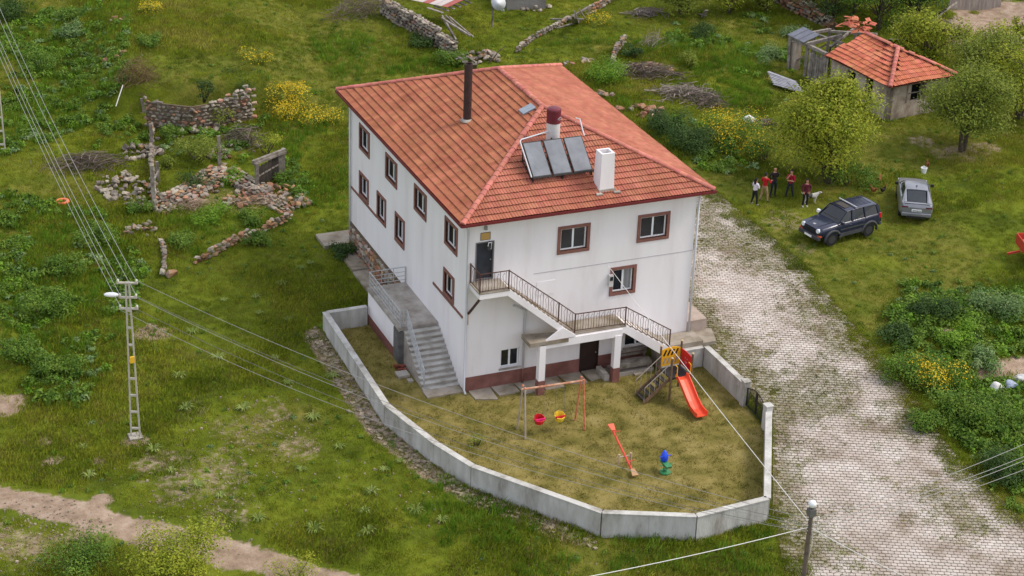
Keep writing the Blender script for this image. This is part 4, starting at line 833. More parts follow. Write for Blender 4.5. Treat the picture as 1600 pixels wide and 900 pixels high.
def suv():
    NAVY = M('navy_car_paint', [srgb(18, 24, 48), srgb(26, 32, 60)], 1.5, .3, 0, spec=.5, coat=.6)
    rear = G(1357, 371); front = G(1292, 385); far = G(1256, 358)
    # near side wheels: front (1292,380), rear (1357,367)
    d = (front - rear); hd = math.atan2(d.y, d.x); fwd = Vector((math.cos(hd), math.sin(hd), 0)); right = Vector((fwd.y, -fwd.x, 0)); side = Vector((-fwd.y, fwd.x, 0))
    mid = (front + rear) / 2; ctr = mid - side * .74; ctr.z = GH(ctr.x, ctr.y)
    if (mid - side * .74 - Vector(CAM)).length < (mid + side * .74 - Vector(CAM)).length: ctr = mid + side * .74; ctr.z = GH(ctr.x, ctr.y)
    t = thing('parked_suv', 'dark navy off road vehicle with roof bar parked on the grass by the drive', 'car', tuple(ctr), hd)
    st = []
    for x, zb, zt, hw, tw in ((2.18, .62, 1.0, .72, .66), (2.02, .55, 1.1, .86, .76), (1.3, .5, 1.17, .9, .78), (.85, .5, 1.2, .9, .8), (-.6, .5, 1.22, .9, .84), (-1.9, .52, 1.24, .9, .84), (-2.1, .58, 1.24, .86, .8), (-2.18, .66, 1.1, .82, .78)):
        st.append((x, [(hw - .08, zb), (hw, zb + .12), (hw, zt - .22), (hw - .04, zt - .06), (tw, zt), (tw * .4, zt + .02)]))
    body = loft(st, 0, NAVY, t, 'body')
    gh = []
    for x, zt, bw, tw in ((.92, 1.22, .8, .78), (.25, 1.76, .82, .64), (-.3, 1.8, .82, .65), (-1.85, 1.77, .82, .64), (-2.1, 1.3, .8, .76)):
        gh.append((x, [(bw, 1.19), (bw - .02, 1.22), (tw, zt - .04), (tw - .08, zt), (.2, zt + .01)]))
    loft(gh, 0, CGLASS, t, 'glasshouse', False)
    rf = []
    for x, zt, tw in ((.3, 1.775, .66), (.1, 1.81, .68), (-.5, 1.83, .69), (-1.7, 1.81, .68), (-1.95, 1.74, .66)): rf.append((x, [(tw - .02, zt - .06), (tw, zt - .035), (tw - .1, zt), (.2, zt + .015)]))
    r = loft(rf, 0, NAVY, t, 'roof')
    for k in range(7): y = -.42 + k * .14; w = MB(); w.beam((-.45, y, 1.845), (-1.7, y, 1.825), .035, .03); w.build('roof_rib', NAVY, r, local=True)
    for s in (-1, 1):
        for p, q, wd in (((.94, .8, 1.2), (.28, .665, 1.77), .07), ((-.08, .835, 1.2), (-.1, .675, 1.79), .09), ((-1.02, .835, 1.2), (-1.0, .675, 1.79), .09), ((-2.06, .81, 1.22), (-1.9, .66, 1.76), .16)):
            w = MB(); w.beam((p[0], p[1] * s, p[2]), (q[0], q[1] * s, q[2]), wd, .03, (0, s, 0)); w.build('pillar', NAVY, t, local=True)
        for xw in (1.33, -1.33):
            arch = []
            for a in np.linspace(-.15, math.pi + .15, 10): arch.append((xw + .54 * math.cos(a), s * .905, .42 + .5 * math.sin(a)))
            w = MB(); w.tube(arch, .075, 6); w.build('fender_flare', CLAD, t, local=True, smooth=True)
        w = MB(); w.box(-.82, .82, s * .9 - .03, s * .9 + .035, .46, .66); w.build('side_cladding', CLAD, t, local=True)
        w = MB(); w.box(-.9, .8, s * .9 - .01, s * .9 + .02, .84, .9); w.build('rub_strip', CLAD, t, local=True)
        for x in (.03, -.92): w = MB(); w.box(x, x + .16, s * .9, s * .9 + .025, 1.02, 1.06); w.build('door_handle', NAVY, t, local=True)
        w = MB(); w.box(.72, .86, s * .98 - .1, s * .98 + .1, 1.2, 1.36); w.build('mirror', NAVY if s > 0 else PVC, t, local=True)
        w = MB(); w.lathe((2.03, s * .6, .94), [(.13, 0), (.13, .16), (.1, .19)], 14, (1, 0, .15)); w.build('headlight', M('headlamp', [srgb(206, 212, 218)], 1, .1, 0, spec=.8), t, local=True)
        w = MB(); w.box(2.06, 2.2, s * .72 - .12, s * .72 + .12, .66, .74); w.build('indicator', M('amber_lens', [srgb(188, 84, 52)], 1, .3, 0), t, local=True)
        w = MB(); w.box(-2.17, -2.0, s * .78 - .09, s * .78 + .09, .98, 1.26); w.build('tail_light', M('red_lens', [srgb(190, 30, 40)], 1, .25, 0), t, local=True)
        wheel(t, 1.33, s * .76, .41, .27); wheel(t, -1.33, s * .76, .41, .27)
    w = MB(); w.box(2.08, 2.3, -.82, .82, .46, .68); bev(w.build('bumper', CLAD, t, local=True), .05, 3); w = MB(); w.box(-2.3, -2.1, -.82, .82, .5, .7); bev(w.build('bumper', CLAD, t, local=True), .05, 3)
    w = MB(); w.box(2.15, 2.215, -.4, .4, .74, .98); g_ = w.build('grille', BLACK, t, local=True)
    for k in range(7): w = MB(); w.box(2.2, 2.23, -.33 + k * .1 - .012, -.33 + k * .1 + .012, .76, .96); w.build('grille_slot', NAVY, g_, local=True)
    w = MB(); w.box(2.29, 2.315, -.28, .28, .5, .62); w.build('number_plate', PVC, t, local=True)
    w = MB(); w.box(1.85, 1.98, -.08, .08, 1.13, 1.15); w.build('bonnet_badge', STEEL, t, local=True)
    for s in (-1, 1): w = MB(); w.beam((2.0, s * .4, 1.11), (.95, s * .5, 1.215), .05, .04); w.build('bonnet_crease', NAVY, t, local=True)
    w = MB(); w.beam((-.38, -.72, 1.9), (-.38, .72, 1.9), .07, .04); w.build('roof_bar', STEEL, t, local=True)
    w = MB(); w.box(-.25, .18, -.38, .38, 1.815, 1.845); w.build('sunroof', M('roof_net', [srgb(58, 54, 50), srgb(74, 68, 62)], 10, .8, .2), t, local=True)
    w = MB(); w.beam((.78, -.55, 1.35), (.78, .5, 1.35), .02); w.build('wiper', BLACK, t, local=True)
suv()
def coupe():
    GREY = M('grey_car_paint', [srgb(122, 124, 131), srgb(138, 140, 147)], 1.5, .3, 0, metal=.35, spec=.5, coat=.5)
    rl = G(1402, 346); rr = G(1455, 346); fl_ = G(1396, 284); fr_ = G(1446, 284); rc = (rl + rr) / 2; fc = (fl_ + fr_) / 2
    d = fc - rc; hd = math.atan2(d.y, d.x); fwd = Vector((math.cos(hd), math.sin(hd), 0)); ctr = rc + fwd * 1.9; ctr.z = GH(ctr.x, ctr.y)
    t = thing('parked_coupe', 'grey fastback car with dark rear window parked on the grass beside the navy one', 'car', tuple(ctr), hd)
    st = []
    for x, zb, zt, hw, tw in ((2.3, .45, .72, .62, .55), (2.15, .32, .84, .84, .72), (1.4, .28, .96, .91, .8), (.8, .28, 1.02, .92, .82), (-.8, .28, 1.06, .93, .84), (-1.6, .3, 1.1, .93, .82), (-2.1, .38, 1.12, .9, .78), (-2.28, .48, 1.08, .85, .74), (-2.33, .58, .9, .8, .7)):
        st.append((x, [(hw - .1, zb), (hw, zb + .14), (hw, zt - .28), (hw - .05, zt - .06), (tw, zt), (tw * .4, zt + .02)]))
    loft(st, 0, GREY, t, 'body')
    gh = []
    for x, zt, bw, tw in ((.95, 1.04, .8, .72), (.2, 1.46, .8, .6), (-.35, 1.52, .8, .6), (-1.0, 1.46, .8, .58), (-2.05, 1.13, .74, .6)):
        gh.append((x, [(bw, 1.0), (bw - .02, 1.03), (tw, zt - .04), (tw - .08, zt), (.2, zt + .012)]))
    loft(gh, 0, CGLASS, t, 'glasshouse', False)
    rf = []
    for x, zt, tw in ((.22, 1.475, .62), (0, 1.525, .64), (-.4, 1.55, .645), (-.85, 1.52, .64), (-1.05, 1.475, .62)): rf.append((x, [(tw - .02, zt - .06), (tw, zt - .035), (tw - .1, zt), (.2, zt + .015)]))
    loft(rf, 0, GREY, t, 'roof')
    w = MB(); w.beam((-.62, 0, 1.54), (-.78, 0, 1.62), .05, .06); w.build('antenna_fin', BLACK, t, local=True)
    for s in (-1, 1):
        for p, q, wd in (((.97, .8, 1.02), (.22, .625, 1.47), .06), ((-.1, .815, 1.02), (-.12, .635, 1.53), .05)): w = MB(); w.beam((p[0], p[1] * s, p[2]), (q[0], q[1] * s, q[2]), wd, .03, (0, s, 0)); w.build('pillar', GREY, t, local=True)
        w = MB(); w.hexa([(-1.0, s * .58, 1.5), (-2.1, s * .56, 1.16), (-2.1, s * .8, 1.08), (-1.3, s * .815, 1.06)], [(-1.0, s * .63, 1.5), (-2.1, s * .66, 1.17), (-2.12, s * .84, 1.1), (-1.3, s * .83, 1.08)]); w.build('rear_quarter', GREY, t, local=True)
        w = MB(); w.box(.62, .76, s * 1.0 - .09, s * 1.0 + .09, 1.02, 1.16); w.build('mirror', BLACK, t, local=True)
        w = MB(); w.box(-2.33, -2.15, s * .66 - .18, s * .66 + .16, .9, .98); w.build('tail_light', M('smoked_lens', [srgb(96, 36, 40)], 1, .25, 0), t, local=True)
        w = MB(); w.box(2.05, 2.26, s * .66 - .16, s * .66 + .16, .66, .76); w.build('headlight', M('headlamp', [(1, 1, 1)]), t, local=True)
        wheel(t, 1.4, s * .8, .35, .24); wheel(t, -1.4, s * .8, .35, .24)
    w = MB(); w.box(-2.4, -2.2, -.82, .82, .4, .62); bev(w.build('bumper', GREY, t, local=True), .05, 3)
    w = MB(); w.box(-2.42, -2.3, -.5, .5, .32, .45); w.build('diffuser', BLACK, t, local=True)
    w = MB(); w.box(-2.375, -2.31, -.27, .27, .7, .82); pl_ = w.build('number_plate', PVC, t, local=True)
    for k in range(6): w = MB(); y = -.2 + k * .075; w.box(-2.382, -2.374, y - .022, y + .022, .73, .79); w.build('plate_character', BLACK, pl_, local=True)
    w = MB(); w.beam((-2.2, -.7, 1.14), (-2.2, .7, 1.14), .1, .025); w.build('boot_lip', GREY, t, local=True)
coupe()
# red trailer at the right edge
tp = G(1600, 408); tr_ = thing('farm_trailer', 'red flat bed farm trailer cut by the right edge of the picture', 'trailer', tuple(tp), math.radians(-18))
TRED = M('trailer_red', [srgb(168, 52, 36), srgb(188, 66, 48)], 2, .6, .05)
w = MB(); w.box(-.2, 3.8, -1.0, 1.0, .75, .85); w.build('bed', M('trailer_floor', [srgb(168, 96, 84), srgb(186, 116, 104)], 2, .8, .1), tr_, local=True)
for a in ((-.2, 3.8, -1.05, -1.0), (-.2, 3.8, 1.0, 1.05), (-.25, -.2, -1.05, 1.05)): w = MB(); w.box(a[0], a[1], a[2], a[3], .62, 1.2); w.build('side_board', TRED, tr_, local=True)
for s in (-1, 1): wheel(tr_, 1.9, s * .85, .38, .24)
w = MB(); w.beam((-.3, 0, .6), (-1.2 + .2, 0, .45), .1); w.build('drawbar', TRED, tr_, local=True)

# ------------------------------------------------------------------ people
SKIN = M('skin', [srgb(176, 128, 106)], 1, .6, 0)
def cloth(n, c): return M('cloth_' + n, [tuple(x * .8 for x in srgb(*c)), srgb(*c)], 5, .9, .1)
def skinmesh(J, E, mats, name, par, sub=2):
    me = bpy.data.meshes.new(name); ks = list(J); me.from_pydata([J[k][0] for k in ks], [], [(ks.index(a), ks.index(b)) for a, b, *_ in E])
    o = bpy.data.objects.new(name, me); COL.objects.link(o); o.modifiers.new('s', 'SKIN'); 
    for i, k in enumerate(ks):
        r = J[k][1]; me.skin_vertices[0].data[i].radius = r if isinstance(r, tuple) else (r, r)
    me.skin_vertices[0].data[0].use_root = True
    s = o.modifiers.new('u', 'SUBSURF'); s.levels = sub; s.render_levels = sub
    dg = bpy.context.evaluated_depsgraph_get(); nm = bpy.data.meshes.new_from_object(o.evaluated_get(dg)); o.modifiers.clear(); o.data = nm; nm.name = name
    ml = []
    nm.materials.clear()
    for a, b, mt in E:
        if mt not in ml: ml.append(mt); nm.materials.append(mt)
    segs = [(np.array(J[a][0], float), np.array(J[b][0], float), ml.index(mt)) for a, b, mt in E]
    for p in nm.polygons:
        c = np.array(p.center); best = 1e9
        for a, b, mi in segs:
            d = b - a; t = np.clip((c - a) @ d / (d @ d + 1e-9), 0, 1); q = np.linalg.norm(c - a - t * d)
            if q < best: best = q; p.material_index = mi
        p.use_smooth = True
    o.parent = par; return o
def person(px, py, face, h, top, sleeve, legs, shoe, hair, label, arms, stance=.1, longhair=False, bald=False, bag=None):
    g_ = G(px, py); t = thing('person', label, 'person', tuple(g_), face, 'people talking at the edge of the drive'); k = h / 1.75
    mt, ms, ml, mh = cloth(*top), (cloth(*sleeve) if sleeve else SKIN), cloth(*legs), cloth(*shoe)
    V3 = lambda x, y, z: (x * k, y * k, z * k)             # local: +y is the way the person faces
    J = {'pelvis': (V3(0, 0, .95), (.15, .11)), 'waist': (V3(0, 0, 1.1), (.145, .1)), 'chest': (V3(0, .01, 1.3), (.165, .115)), 'neck0': (V3(0, 0, 1.46), (.09, .08)), 'neck': (V3(0, .01, 1.52), .055), 'chin': (V3(0, .03, 1.57), (.06, .065)), 'head': (V3(0, .02, 1.66), (.078, .095)), 'crown': (V3(0, .01, 1.72), (.06, .07))}
    E = [('pelvis', 'waist', mt), ('waist', 'chest', mt), ('chest', 'neck0', mt), ('neck0', 'neck', SKIN), ('neck', 'chin', SKIN), ('chin', 'head', SKIN), ('head', 'crown', SKIN)]
    for s, nm in ((-1, 'L'), (1, 'R')):
        st_ = stance * (1 if s > 0 else .7)
        J['hip' + nm] = (V3(s * .09, 0, .88), .1); J['knee' + nm] = (V3(s * (.1 + stance * .3), .04 + .1 * s * stance, .5), .068); J['ank' + nm] = (V3(s * (.1 + stance * .6), -.02 + .3 * s * stance, .1), .045); J['heel' + nm] = (V3(s * (.1 + stance * .6), -.03 + .3 * s * stance, .045), .045); J['toe' + nm] = (V3(s * (.115 + stance * .6), .16 + .3 * s * stance, .035), .038)
        E += [('pelvis', 'hip' + nm, ml), ('hip' + nm, 'knee' + nm, ml), ('knee' + nm, 'ank' + nm, ml), ('ank' + nm, 'heel' + nm, mh), ('heel' + nm, 'toe' + nm, mh)]
        el, wr = arms[nm]
        J['sho' + nm] = (V3(s * .19, 0, 1.42), .068); J['elb' + nm] = (V3(*el), .048); J['wri' + nm] = (V3(*wr), .034)
        dv = (Vector(wr) - Vector(el)).normalized(); hd = Vector(wr) + dv * .08; J['hand' + nm] = (V3(*hd), (.04, .02))
        E += [('chest', 'sho' + nm, mt), ('sho' + nm, 'elb' + nm, cloth(*top) if sleeve else mt), ('elb' + nm, 'wri' + nm, ms), ('wri' + nm, 'hand' + nm, SKIN)]
        sd_ = dv.cross(Vector((0, 0, 1))); sd_ = sd_.normalized() if sd_.length > .1 else Vector((0, 1, 0)); pn = sd_.cross(dv)
        for f_ in range(4):
            b0 = hd + sd_ * ((f_ - 1.5) * .019); ln = (.07, .08, .076, .058)[f_]; q = MB(); q.tube([Vector(V3(*b0)), Vector(V3(*(b0 + dv * ln * .5))), Vector(V3(*(b0 + dv * ln * .85 - pn * .025)))], [.0095, .009, .007], 6); q.build('finger', SKIN, t, local=True, smooth=True)
        b0 = Vector(wr) + dv * .03 + sd_ * .03; q = MB(); q.tube([Vector(V3(*b0)), Vector(V3(*(b0 + dv * .035 + sd_ * .025))), Vector(V3(*(b0 + dv * .07 + sd_ * .028)))], [.011, .01, .008], 6); q.build('thumb', SKIN, t, local=True, smooth=True)
    skinmesh(J, E, None, 'body', t)
    w = MB(); hz = 1.665 * k
    if not bald:
        w.ell((0, -.012 * k, hz + .02 * k), (.098 * k, .112 * k, .105 * k), 12, 8)
        w.v = [(x, y - (.045 * k if (y > .045 * k and z < hz + .05 * k) else 0), z if not (y > .02 * k and z < hz + .02 * k) else hz + .03 * k) for x, y, z in w.v]
        if longhair: w.ell((0, -.08 * k, hz - .13 * k), (.1 * k, .06 * k, .2 * k), 10, 7)
        w.build('hair', cloth(*hair), t, local=True, smooth=True)
    for s in (-1, 1):
        w = MB(); w.ell((s * .032 * k, .108 * k, hz), (.012 * k, .006, .008 * k), 6, 4); w.build('eye', M('eye_dark', [srgb(30, 24, 22)], 1, .4, 0), t, local=True)
        w = MB(); w.ell((s * .083 * k, .015 * k, hz - .01), (.012, .025, .035), 6, 5); w.build('ear', SKIN, t, local=True)
    w = MB(); w.tube([(0, .1 * k, hz + .015), (0, .128 * k, hz - .035), (0, .1 * k, hz - .045)], [.01, .016, .01], 5); w.build('nose', SKIN, t, local=True)
    w = MB(); w.box(-.025, .025, .098 * k, .105 * k, hz - .075 * k, hz - .068 * k); w.build('mouth', M('lip', [srgb(140, 80, 76)], 1, .5, 0), t, local=True)
    return t
toc = math.atan2(-(-.92), .3)
DN = {'L': ((-.27, -.03, 1.15), (-.27, .08, .93)), 'R': ((.27, -.03, 1.15), (.27, .08, .93))}
FLD = {'L': ((-.27, .04, 1.16), (-.02, .22, 1.2)), 'R': ((.27, .04, 1.16), (.05, .24, 1.16))}
GES = {'L': ((-.27, .06, 1.17), (-.12, .28, 1.15)), 'R': ((.27, .08, 1.18), (.2, .32, 1.22))}
CHN = {'L': ((-.24, .14, 1.14), (.02, .22, 1.17)), 'R': ((.2, .18, 1.2), (.02, .18, 1.5))}
PKT = {'L': ((-.28, -.05, 1.17), (-.19, .1, .98)), 'R': ((.28, -.05, 1.17), (.19, .1, .98))}
BCK = {'L': ((-.28, -.06, 1.18), (-.1, -.18, 1.0)), 'R': ((.28, -.06, 1.18), (.1, -.18, 1.0))}
person(1178, 320, math.radians(-75), 1.62, ('white', (214, 208, 222)), ('white', (214, 208, 222)), ('black', (30, 30, 36)), ('beige', (150, 142, 132)), ('darkhair', (34, 28, 28)), 'person with long dark hair in white top and black trousers, leftmost of the group', FLD, .16, True)
person(1193, 315, math.radians(-60), 1.76, ('red', (176, 26, 34)), ('red', (176, 26, 34)), ('khaki', (164, 134, 102)), ('grey', (70, 66, 62)), ('cap', (36, 32, 34)), 'person in red jacket, khaki trousers and dark cap raising hands', GES, .2)
person(1207, 307, math.radians(178), 1.8, ('charcoal', (42, 34, 36)), ('charcoal', (42, 34, 36)), ('darkblue', (30, 34, 46)), ('black', (30, 30, 36)), ('none', (90, 70, 60)), 'tall bald person in dark coat and dark trousers facing the camera', BCK, .1, bald=True)
person(1233, 310, math.radians(130), 1.75, ('crimson', (150, 24, 44)), None, ('slate', (40, 44, 52)), ('black', (30, 30, 36)), ('darkhair', (34, 28, 28)), 'person in crimson vest and grey trousers holding one hand to the chin', CHN, .18)
person(1257, 323, math.radians(165), 1.68, ('maroon', (92, 26, 46)), ('maroon', (92, 26, 46)), ('black', (30, 30, 36)), ('whiteshoe', (206, 200, 194)), ('darkhair', (34, 28, 28)), 'person in maroon top, black trousers and white shoes, nearest the parked vehicle', PKT, .04, True)
# dog
g_ = G(1266, 318); dg_ = thing('dog', 'white and grey dog standing behind the person in maroon', 'dog', tuple(g_), math.radians(-10))
DW = M('dog_white', [srgb(186, 182, 174), srgb(204, 200, 192)], 6, .95, .2); DG = M('dog_grey', [srgb(88, 84, 80)], 5, .95, .2)
J = {'hip': ((-.3, 0, .5), (.11, .12)), 'mid': ((0, 0, .5), (.12, .13)), 'chest': ((.26, 0, .49), (.12, .16)), 'neck': ((.42, 0, .6), .08), 'head': ((.5, 0, .68), .075), 'snout': ((.62, 0, .64), .04), 'nose': ((.68, 0, .63), .028), 'tail1': ((-.42, 0, .56), .03), 'tail2': ((-.56, 0, .66), .02), 'tail3': ((-.62, 0, .76), .014)}
E = [('hip', 'mid', DG), ('mid', 'chest', DW), ('chest', 'neck', DW), ('neck', 'head', DW), ('head', 'snout', DW), ('snout', 'nose', DG), ('hip', 'tail1', DW), ('tail1', 'tail2', DW), ('tail2', 'tail3', DW)]
for s, n_ in ((-1, 'a'), (1, 'b')):
    J['fs' + n_] = ((.27, s * .08, .4), .06); J['fe' + n_] = ((.24, s * .09, .22), .034); J['fp' + n_] = ((.26, s * .09, .05), .026); J['ft' + n_] = ((.31, s * .09, .025), .024)
    J['hk' + n_] = ((-.24, s * .09, .36), .065); J['hh' + n_] = ((-.4, s * .09, .2), .03); J['hp' + n_] = ((-.37, s * .09, .05), .025); J['ht' + n_] = ((-.32, s * .09, .025), .024)
    E += [('chest', 'fs' + n_, DW), ('fs' + n_, 'fe' + n_, DW), ('fe' + n_, 'fp' + n_, DW), ('fp' + n_, 'ft' + n_, DW), ('hip', 'hk' + n_, DW), ('hk' + n_, 'hh' + n_, DW), ('hh' + n_, 'hp' + n_, DW), ('hp' + n_, 'ht' + n_, DW)]
skinmesh(J, E, None, 'body', dg_, 1)
for s in (-1, 1): w = MB(); w.add([(.46, s * .04, .74), (.52, s * .06, .73), (.49, s * .1, .66), (.47, s * .05, .7)], [(0, 1, 2), (0, 2, 3), (1, 0, 3), (1, 3, 2)]); w.build('ear', DG, dg_, local=True)
# hens pecking in the grass
HB = M('hen_brown', [srgb(128, 72, 46), srgb(150, 92, 62)], 6, .9, .1); HK = M('hen_dark', [srgb(44, 36, 34)], 6, .9, .1); COMB = M('comb_red', [srgb(180, 40, 36)], 1, .6, 0)
for px, py, mt, a, lb in ((1364, 302, HB, 2.0, 'brown hen pecking in the grass between the two parked cars'), (1379, 302, HK, .4, 'dark hen standing nearest the grey car'), (1373, 285, HB, 4.0, 'brown hen in the grass behind the dark hen'), (1449, 262, HB, 1.2, 'brown hen beside the white bucket on the grass')):
    p = G(px, py); t = thing('hen', lb, 'hen', tuple(p), a); w = MB(); w.ell((0, 0, .22), (.19, .11, .12), 10, 7); w.tube([(.1, 0, .26), (.2, 0, .36), (.24, 0, .42)], [.08, .05, .045], 7); w.tube([(-.12, 0, .26), (-.28, 0, .4)], [.07, .03], 6); w.build('body', mt, t, local=True, smooth=True)
    w = MB(); w.box(.2, .28, -.008, .008, .44, .5); w.build('comb', COMB, t, local=True); w = MB(); w.tube([(.27, 0, .42), (.33, 0, .4)], [.014, .003], 5); w.build('beak', YEL, t, local=True)
    for s in (-1, 1): w = MB(); w.tube([(0, s * .05, .14), (.01, s * .05, .0)], .01, 4); w.tube([(.01, s * .05, .01), (.07, s * .05, .01)], .008, 4); w.build('leg', YEL, t, local=True)
p = G(1443, 270); bk_ = thing('white_bucket', 'white plastic bucket lying on the grass behind the grey car', 'bucket', tuple(p)); w = MB(); w.lathe(p, [(.15, 0), (.19, .3), (.2, .31), (.2, .33), (.17, .33), (.14, .06)], 14); w.build('pail', PVC, bk_); w = MB(); w.tube([p + Vector((-.19, 0, .3)), p + Vector((0, .1, .44)), p + Vector((.19, 0, .3))], .008, 4); w.build('handle', STEEL, bk_)
# old tyre and white stick in the meadow
p = G(98, 319); ty = thing('old_tyre', 'orange rimmed old tyre lying in the weeds under the cables', 'tyre', tuple(p)); ring = [(p.x + .3 * math.cos(a), p.y + .3 * math.sin(a), p.z + .16) for a in np.linspace(0, 2 * math.pi, 17)]
w = MB(); w.tube(ring, .1, 8, False); w.build('casing', M('orange_tyre', [srgb(196, 100, 58), srgb(216, 124, 80)], 3, .7, 0), ty, smooth=True); w = MB(); w.lathe(p, [(.22, .05), (.22, .1)], 14); w.build('core', DARKIN, ty)
a, b = G(181, 166), G(193, 152); w = MB(); w.tube([a, b + Vector((0, 0, .8))], .035, 6); w.build('white_pole', M('whitewashed', [srgb(206, 204, 198)], 1, .7, 0), None, label='thin white pole leaning in the weeds above the stone ruin', cat='pole')
p = G(1171, 192); w = MB(); w.ell(p + Vector((0, 0, .2)), (.45, .3, .3), 10, 7, Matrix.Rotation(.3, 3, 'Y')); w.v = [(x + .05 * math.sin(9 * z), y + .05 * math.sin(8 * x), z + .04 * math.sin(11 * x)) for x, y, z in w.v]; w.build('white_sack', M('sack_white', [srgb(196, 194, 192), srgb(216, 214, 212)], 3, .8, .3), None, True, label='white sack lying beside scrap wood behind the yellow bush', cat='sack')
for i, (px, py, mt, lb) in enumerate(((1555, 612, ('sack_white',), 'white rubbish bag leaning in the weeds by the bare soil'), (1578, 610, ('bag_blue', (110, 136, 176)), 'blue and white rubbish bag between two other bags'), (1594, 600, ('bag_grey', (168, 162, 156)), 'grey rubbish bag at the right edge of the picture'))):
    p = G(px, py); m_ = MATS['sack_white'] if len(mt) == 1 else M(mt[0], [srgb(*mt[1]), srgb(200, 200, 204)], 3, .7, .3)
    w = MB(); w.ell(p + Vector((0, 0, .22)), (.38, .28, .3), 12, 8); w.v = [(x + .06 * math.sin(11 * z + i), y + .06 * math.sin(9 * x), z + .07 * math.sin(8 * x + 7 * y)) for x, y, z in w.v]; w.build('rubbish_bag', m_, None, True, label=lb, cat='bag')
# ------------------------------------------------------------------ dry stone walls, ruins, brush
def resample(P, st):
    out = [];
    for a, b in zip(P[:-1], P[1:]):
        n = max(1, int((b - a).length / st)); out += [a.lerp(b, i / n) for i in range(n)]
    return out + [P[-1]]
def drywall(name, label, pxs, hgt, th, size, red=.2, group=None, cat='stone wall', rag=.5, back=True, cap=300, world=None, lean=0):
    P = world or [G(*p) for p in pxs]; o = Vector((sum(p.x for p in P) / len(P), sum(p.y for p in P) / len(P), min(p.z for p in P)))
    t = thing(name, label, cat, tuple(o), 0, group); L_ = sum((b - a).length for a, b in zip(P[:-1], P[1:])); sd = random.randint(0, 999)
    n = 0; lay = max(1, int(hgt / (size * .62))); rows = max(1, int(th / (size * .8)))
    if L_ / size * lay * rows > cap: size *= (L_ / size * lay * rows / cap) ** .4
    lay = max(1, int(round(hgt / (size * .62)))); rows = max(1, int(th / (size * .8)))
    pts = resample(P, size * .95)
    if back and hgt > .9:
        w = MB()
        for a, b in zip(P[:-1], P[1:]):
            d = (b - a).normalized(); nn = Vector((-d.y, d.x, 0)); w.beam(a + Vector((0, 0, hgt * .3)), b + Vector((0, 0, hgt * .3)), th * .2, hgt * .75)
        w.build('core', MORTAR, t)
    for k in range(lay):
        for i, p in enumerate(pts):
            topn = hgt * (1 - rag * float(vnoise(i * size, sd, 1.6, sd)))
            if k * size * .62 > topn: continue
            q = pts[min(i + 1, len(pts) - 1)] - pts[max(i - 1, 0)]; q.z = 0; q = q.normalized() if q.length > 0 else Vector((1, 0, 0)); nn = Vector((-q.y, q.x, 0))
            for r in range(rows):
                if n >= cap: break
                s = size * random.uniform(.72, 1.25); off = (r - (rows - 1) / 2) * th / max(rows, 1) + random.uniform(-.3, .3) * size * .5
                c = p + q * (size * (.5 * (k % 2)) + random.uniform(-.2, .2) * size) + nn * off; c.z = GH(c.x, c.y) * .5 + p.z * .5 + size * .28 + k * size * .62
                inst('stone', random.choice(SMR if random.random() < red else SM), t, c, (random.uniform(-.3, .3), random.uniform(-.3, .3), math.atan2(q.y, q.x) + random.uniform(-.5, .5) + math.pi * random.randint(0, 1)), (s * 1.05, s * random.uniform(.8, 1.15), s * random.uniform(.75, 1.05))); n += 1
    return t
def heap(name, label, px, py, rx, ry, h, size, n, red=.2, ang=0, group=None):
    c = G(px, py); t = thing(name, label, 'stone pile', tuple(c), 0, group)
    for i in range(n):
        r = math.sqrt(random.random()); a = random.uniform(0, 6.283); x = r * math.cos(a) * rx; y = r * math.sin(a) * ry; X = c.x + x * math.cos(ang) - y * math.sin(ang); Y = c.y + x * math.sin(ang) + y * math.cos(ang)
        s = size * random.uniform(.55, 1.3); z = GH(X, Y) + h * (1 - r) * random.random() + s * .18
        inst('stone', random.choice(SMR if random.random() < red else SM), t, (X, Y, z), (random.uniform(-.6, .6), random.uniform(-.6, .6), random.uniform(0, 6.28)), (s, s * random.uniform(.8, 1.2), s * random.uniform(.8, 1.1)))
    return t
drywall('retaining_wall', 'tall tan dry stone back wall of the roofless ruin', [(230, 197), (300, 205), (392, 190)], 2.35, .5, .36, .3, rag=.55)
drywall('ruin_wall', 'crumbled cross wall of pale stones inside the ruin', [(246, 330), (300, 300), (345, 270), (400, 300), (452, 330)], .42, 1.5, .36, .35, rag=.9)
drywall('ruin_wall', 'low left side wall of the ruin beside the wooden posts', [(238, 205), (236, 250), (243, 330)], .75, .4, .33, .25, rag=.5)
drywall('terrace_wall', 'low orange lichened stone wall edging the grass plot below the ruin', [(306, 412), (350, 392), (400, 368), (452, 345)], .55, .5, .33, .75, rag=.4)
drywall('terrace_wall', 'short dark stone edging left of the grass plot below the ruin', [(252, 380), (258, 405), (255, 430)], .4, .35, .32, .3, rag=.4)
heap('stone_heap', 'grey stone heap against the outer left side of the ruin', 203, 300, 1.6, 2.6, .7, .38, 110, .1, .3)
heap('stone_heap', 'stones heaped between the brush pile and the ruin posts', 216, 240, 1.4, 1.2, .6, .38, 45, .1)
heap('stone_heap', 'small stone heap at the right corner of the ruin below the plank gate', 462, 318, .9, .9, .4, .34, 32, .4)
heap('stone_heap', 'scattered stones along the middle of the ruin floor', 360, 235, 2.4, 1.0, .3, .32, 36, .2, .2)
heap('stone_heap', 'stones spilled below the left corner of the ruin', 222, 362, 1.0, 1.0, .4, .36, 22, .35)
heap('stone_heap', 'broad spread of tan rubble below the plank gate', 405, 306, 2.6, 1.0, .5, .38, 70, .5, .3)
heap('stone_heap', 'tan rubble spilled along the left of the lower ruin wall', 300, 305, 2.2, .9, .45, .38, 60, .4, .5)
heap('stone_heap', 'fallen stones at the foot of the ruin back wall', 300, 206, 2.4, .6, .35, .36, 40, .3)
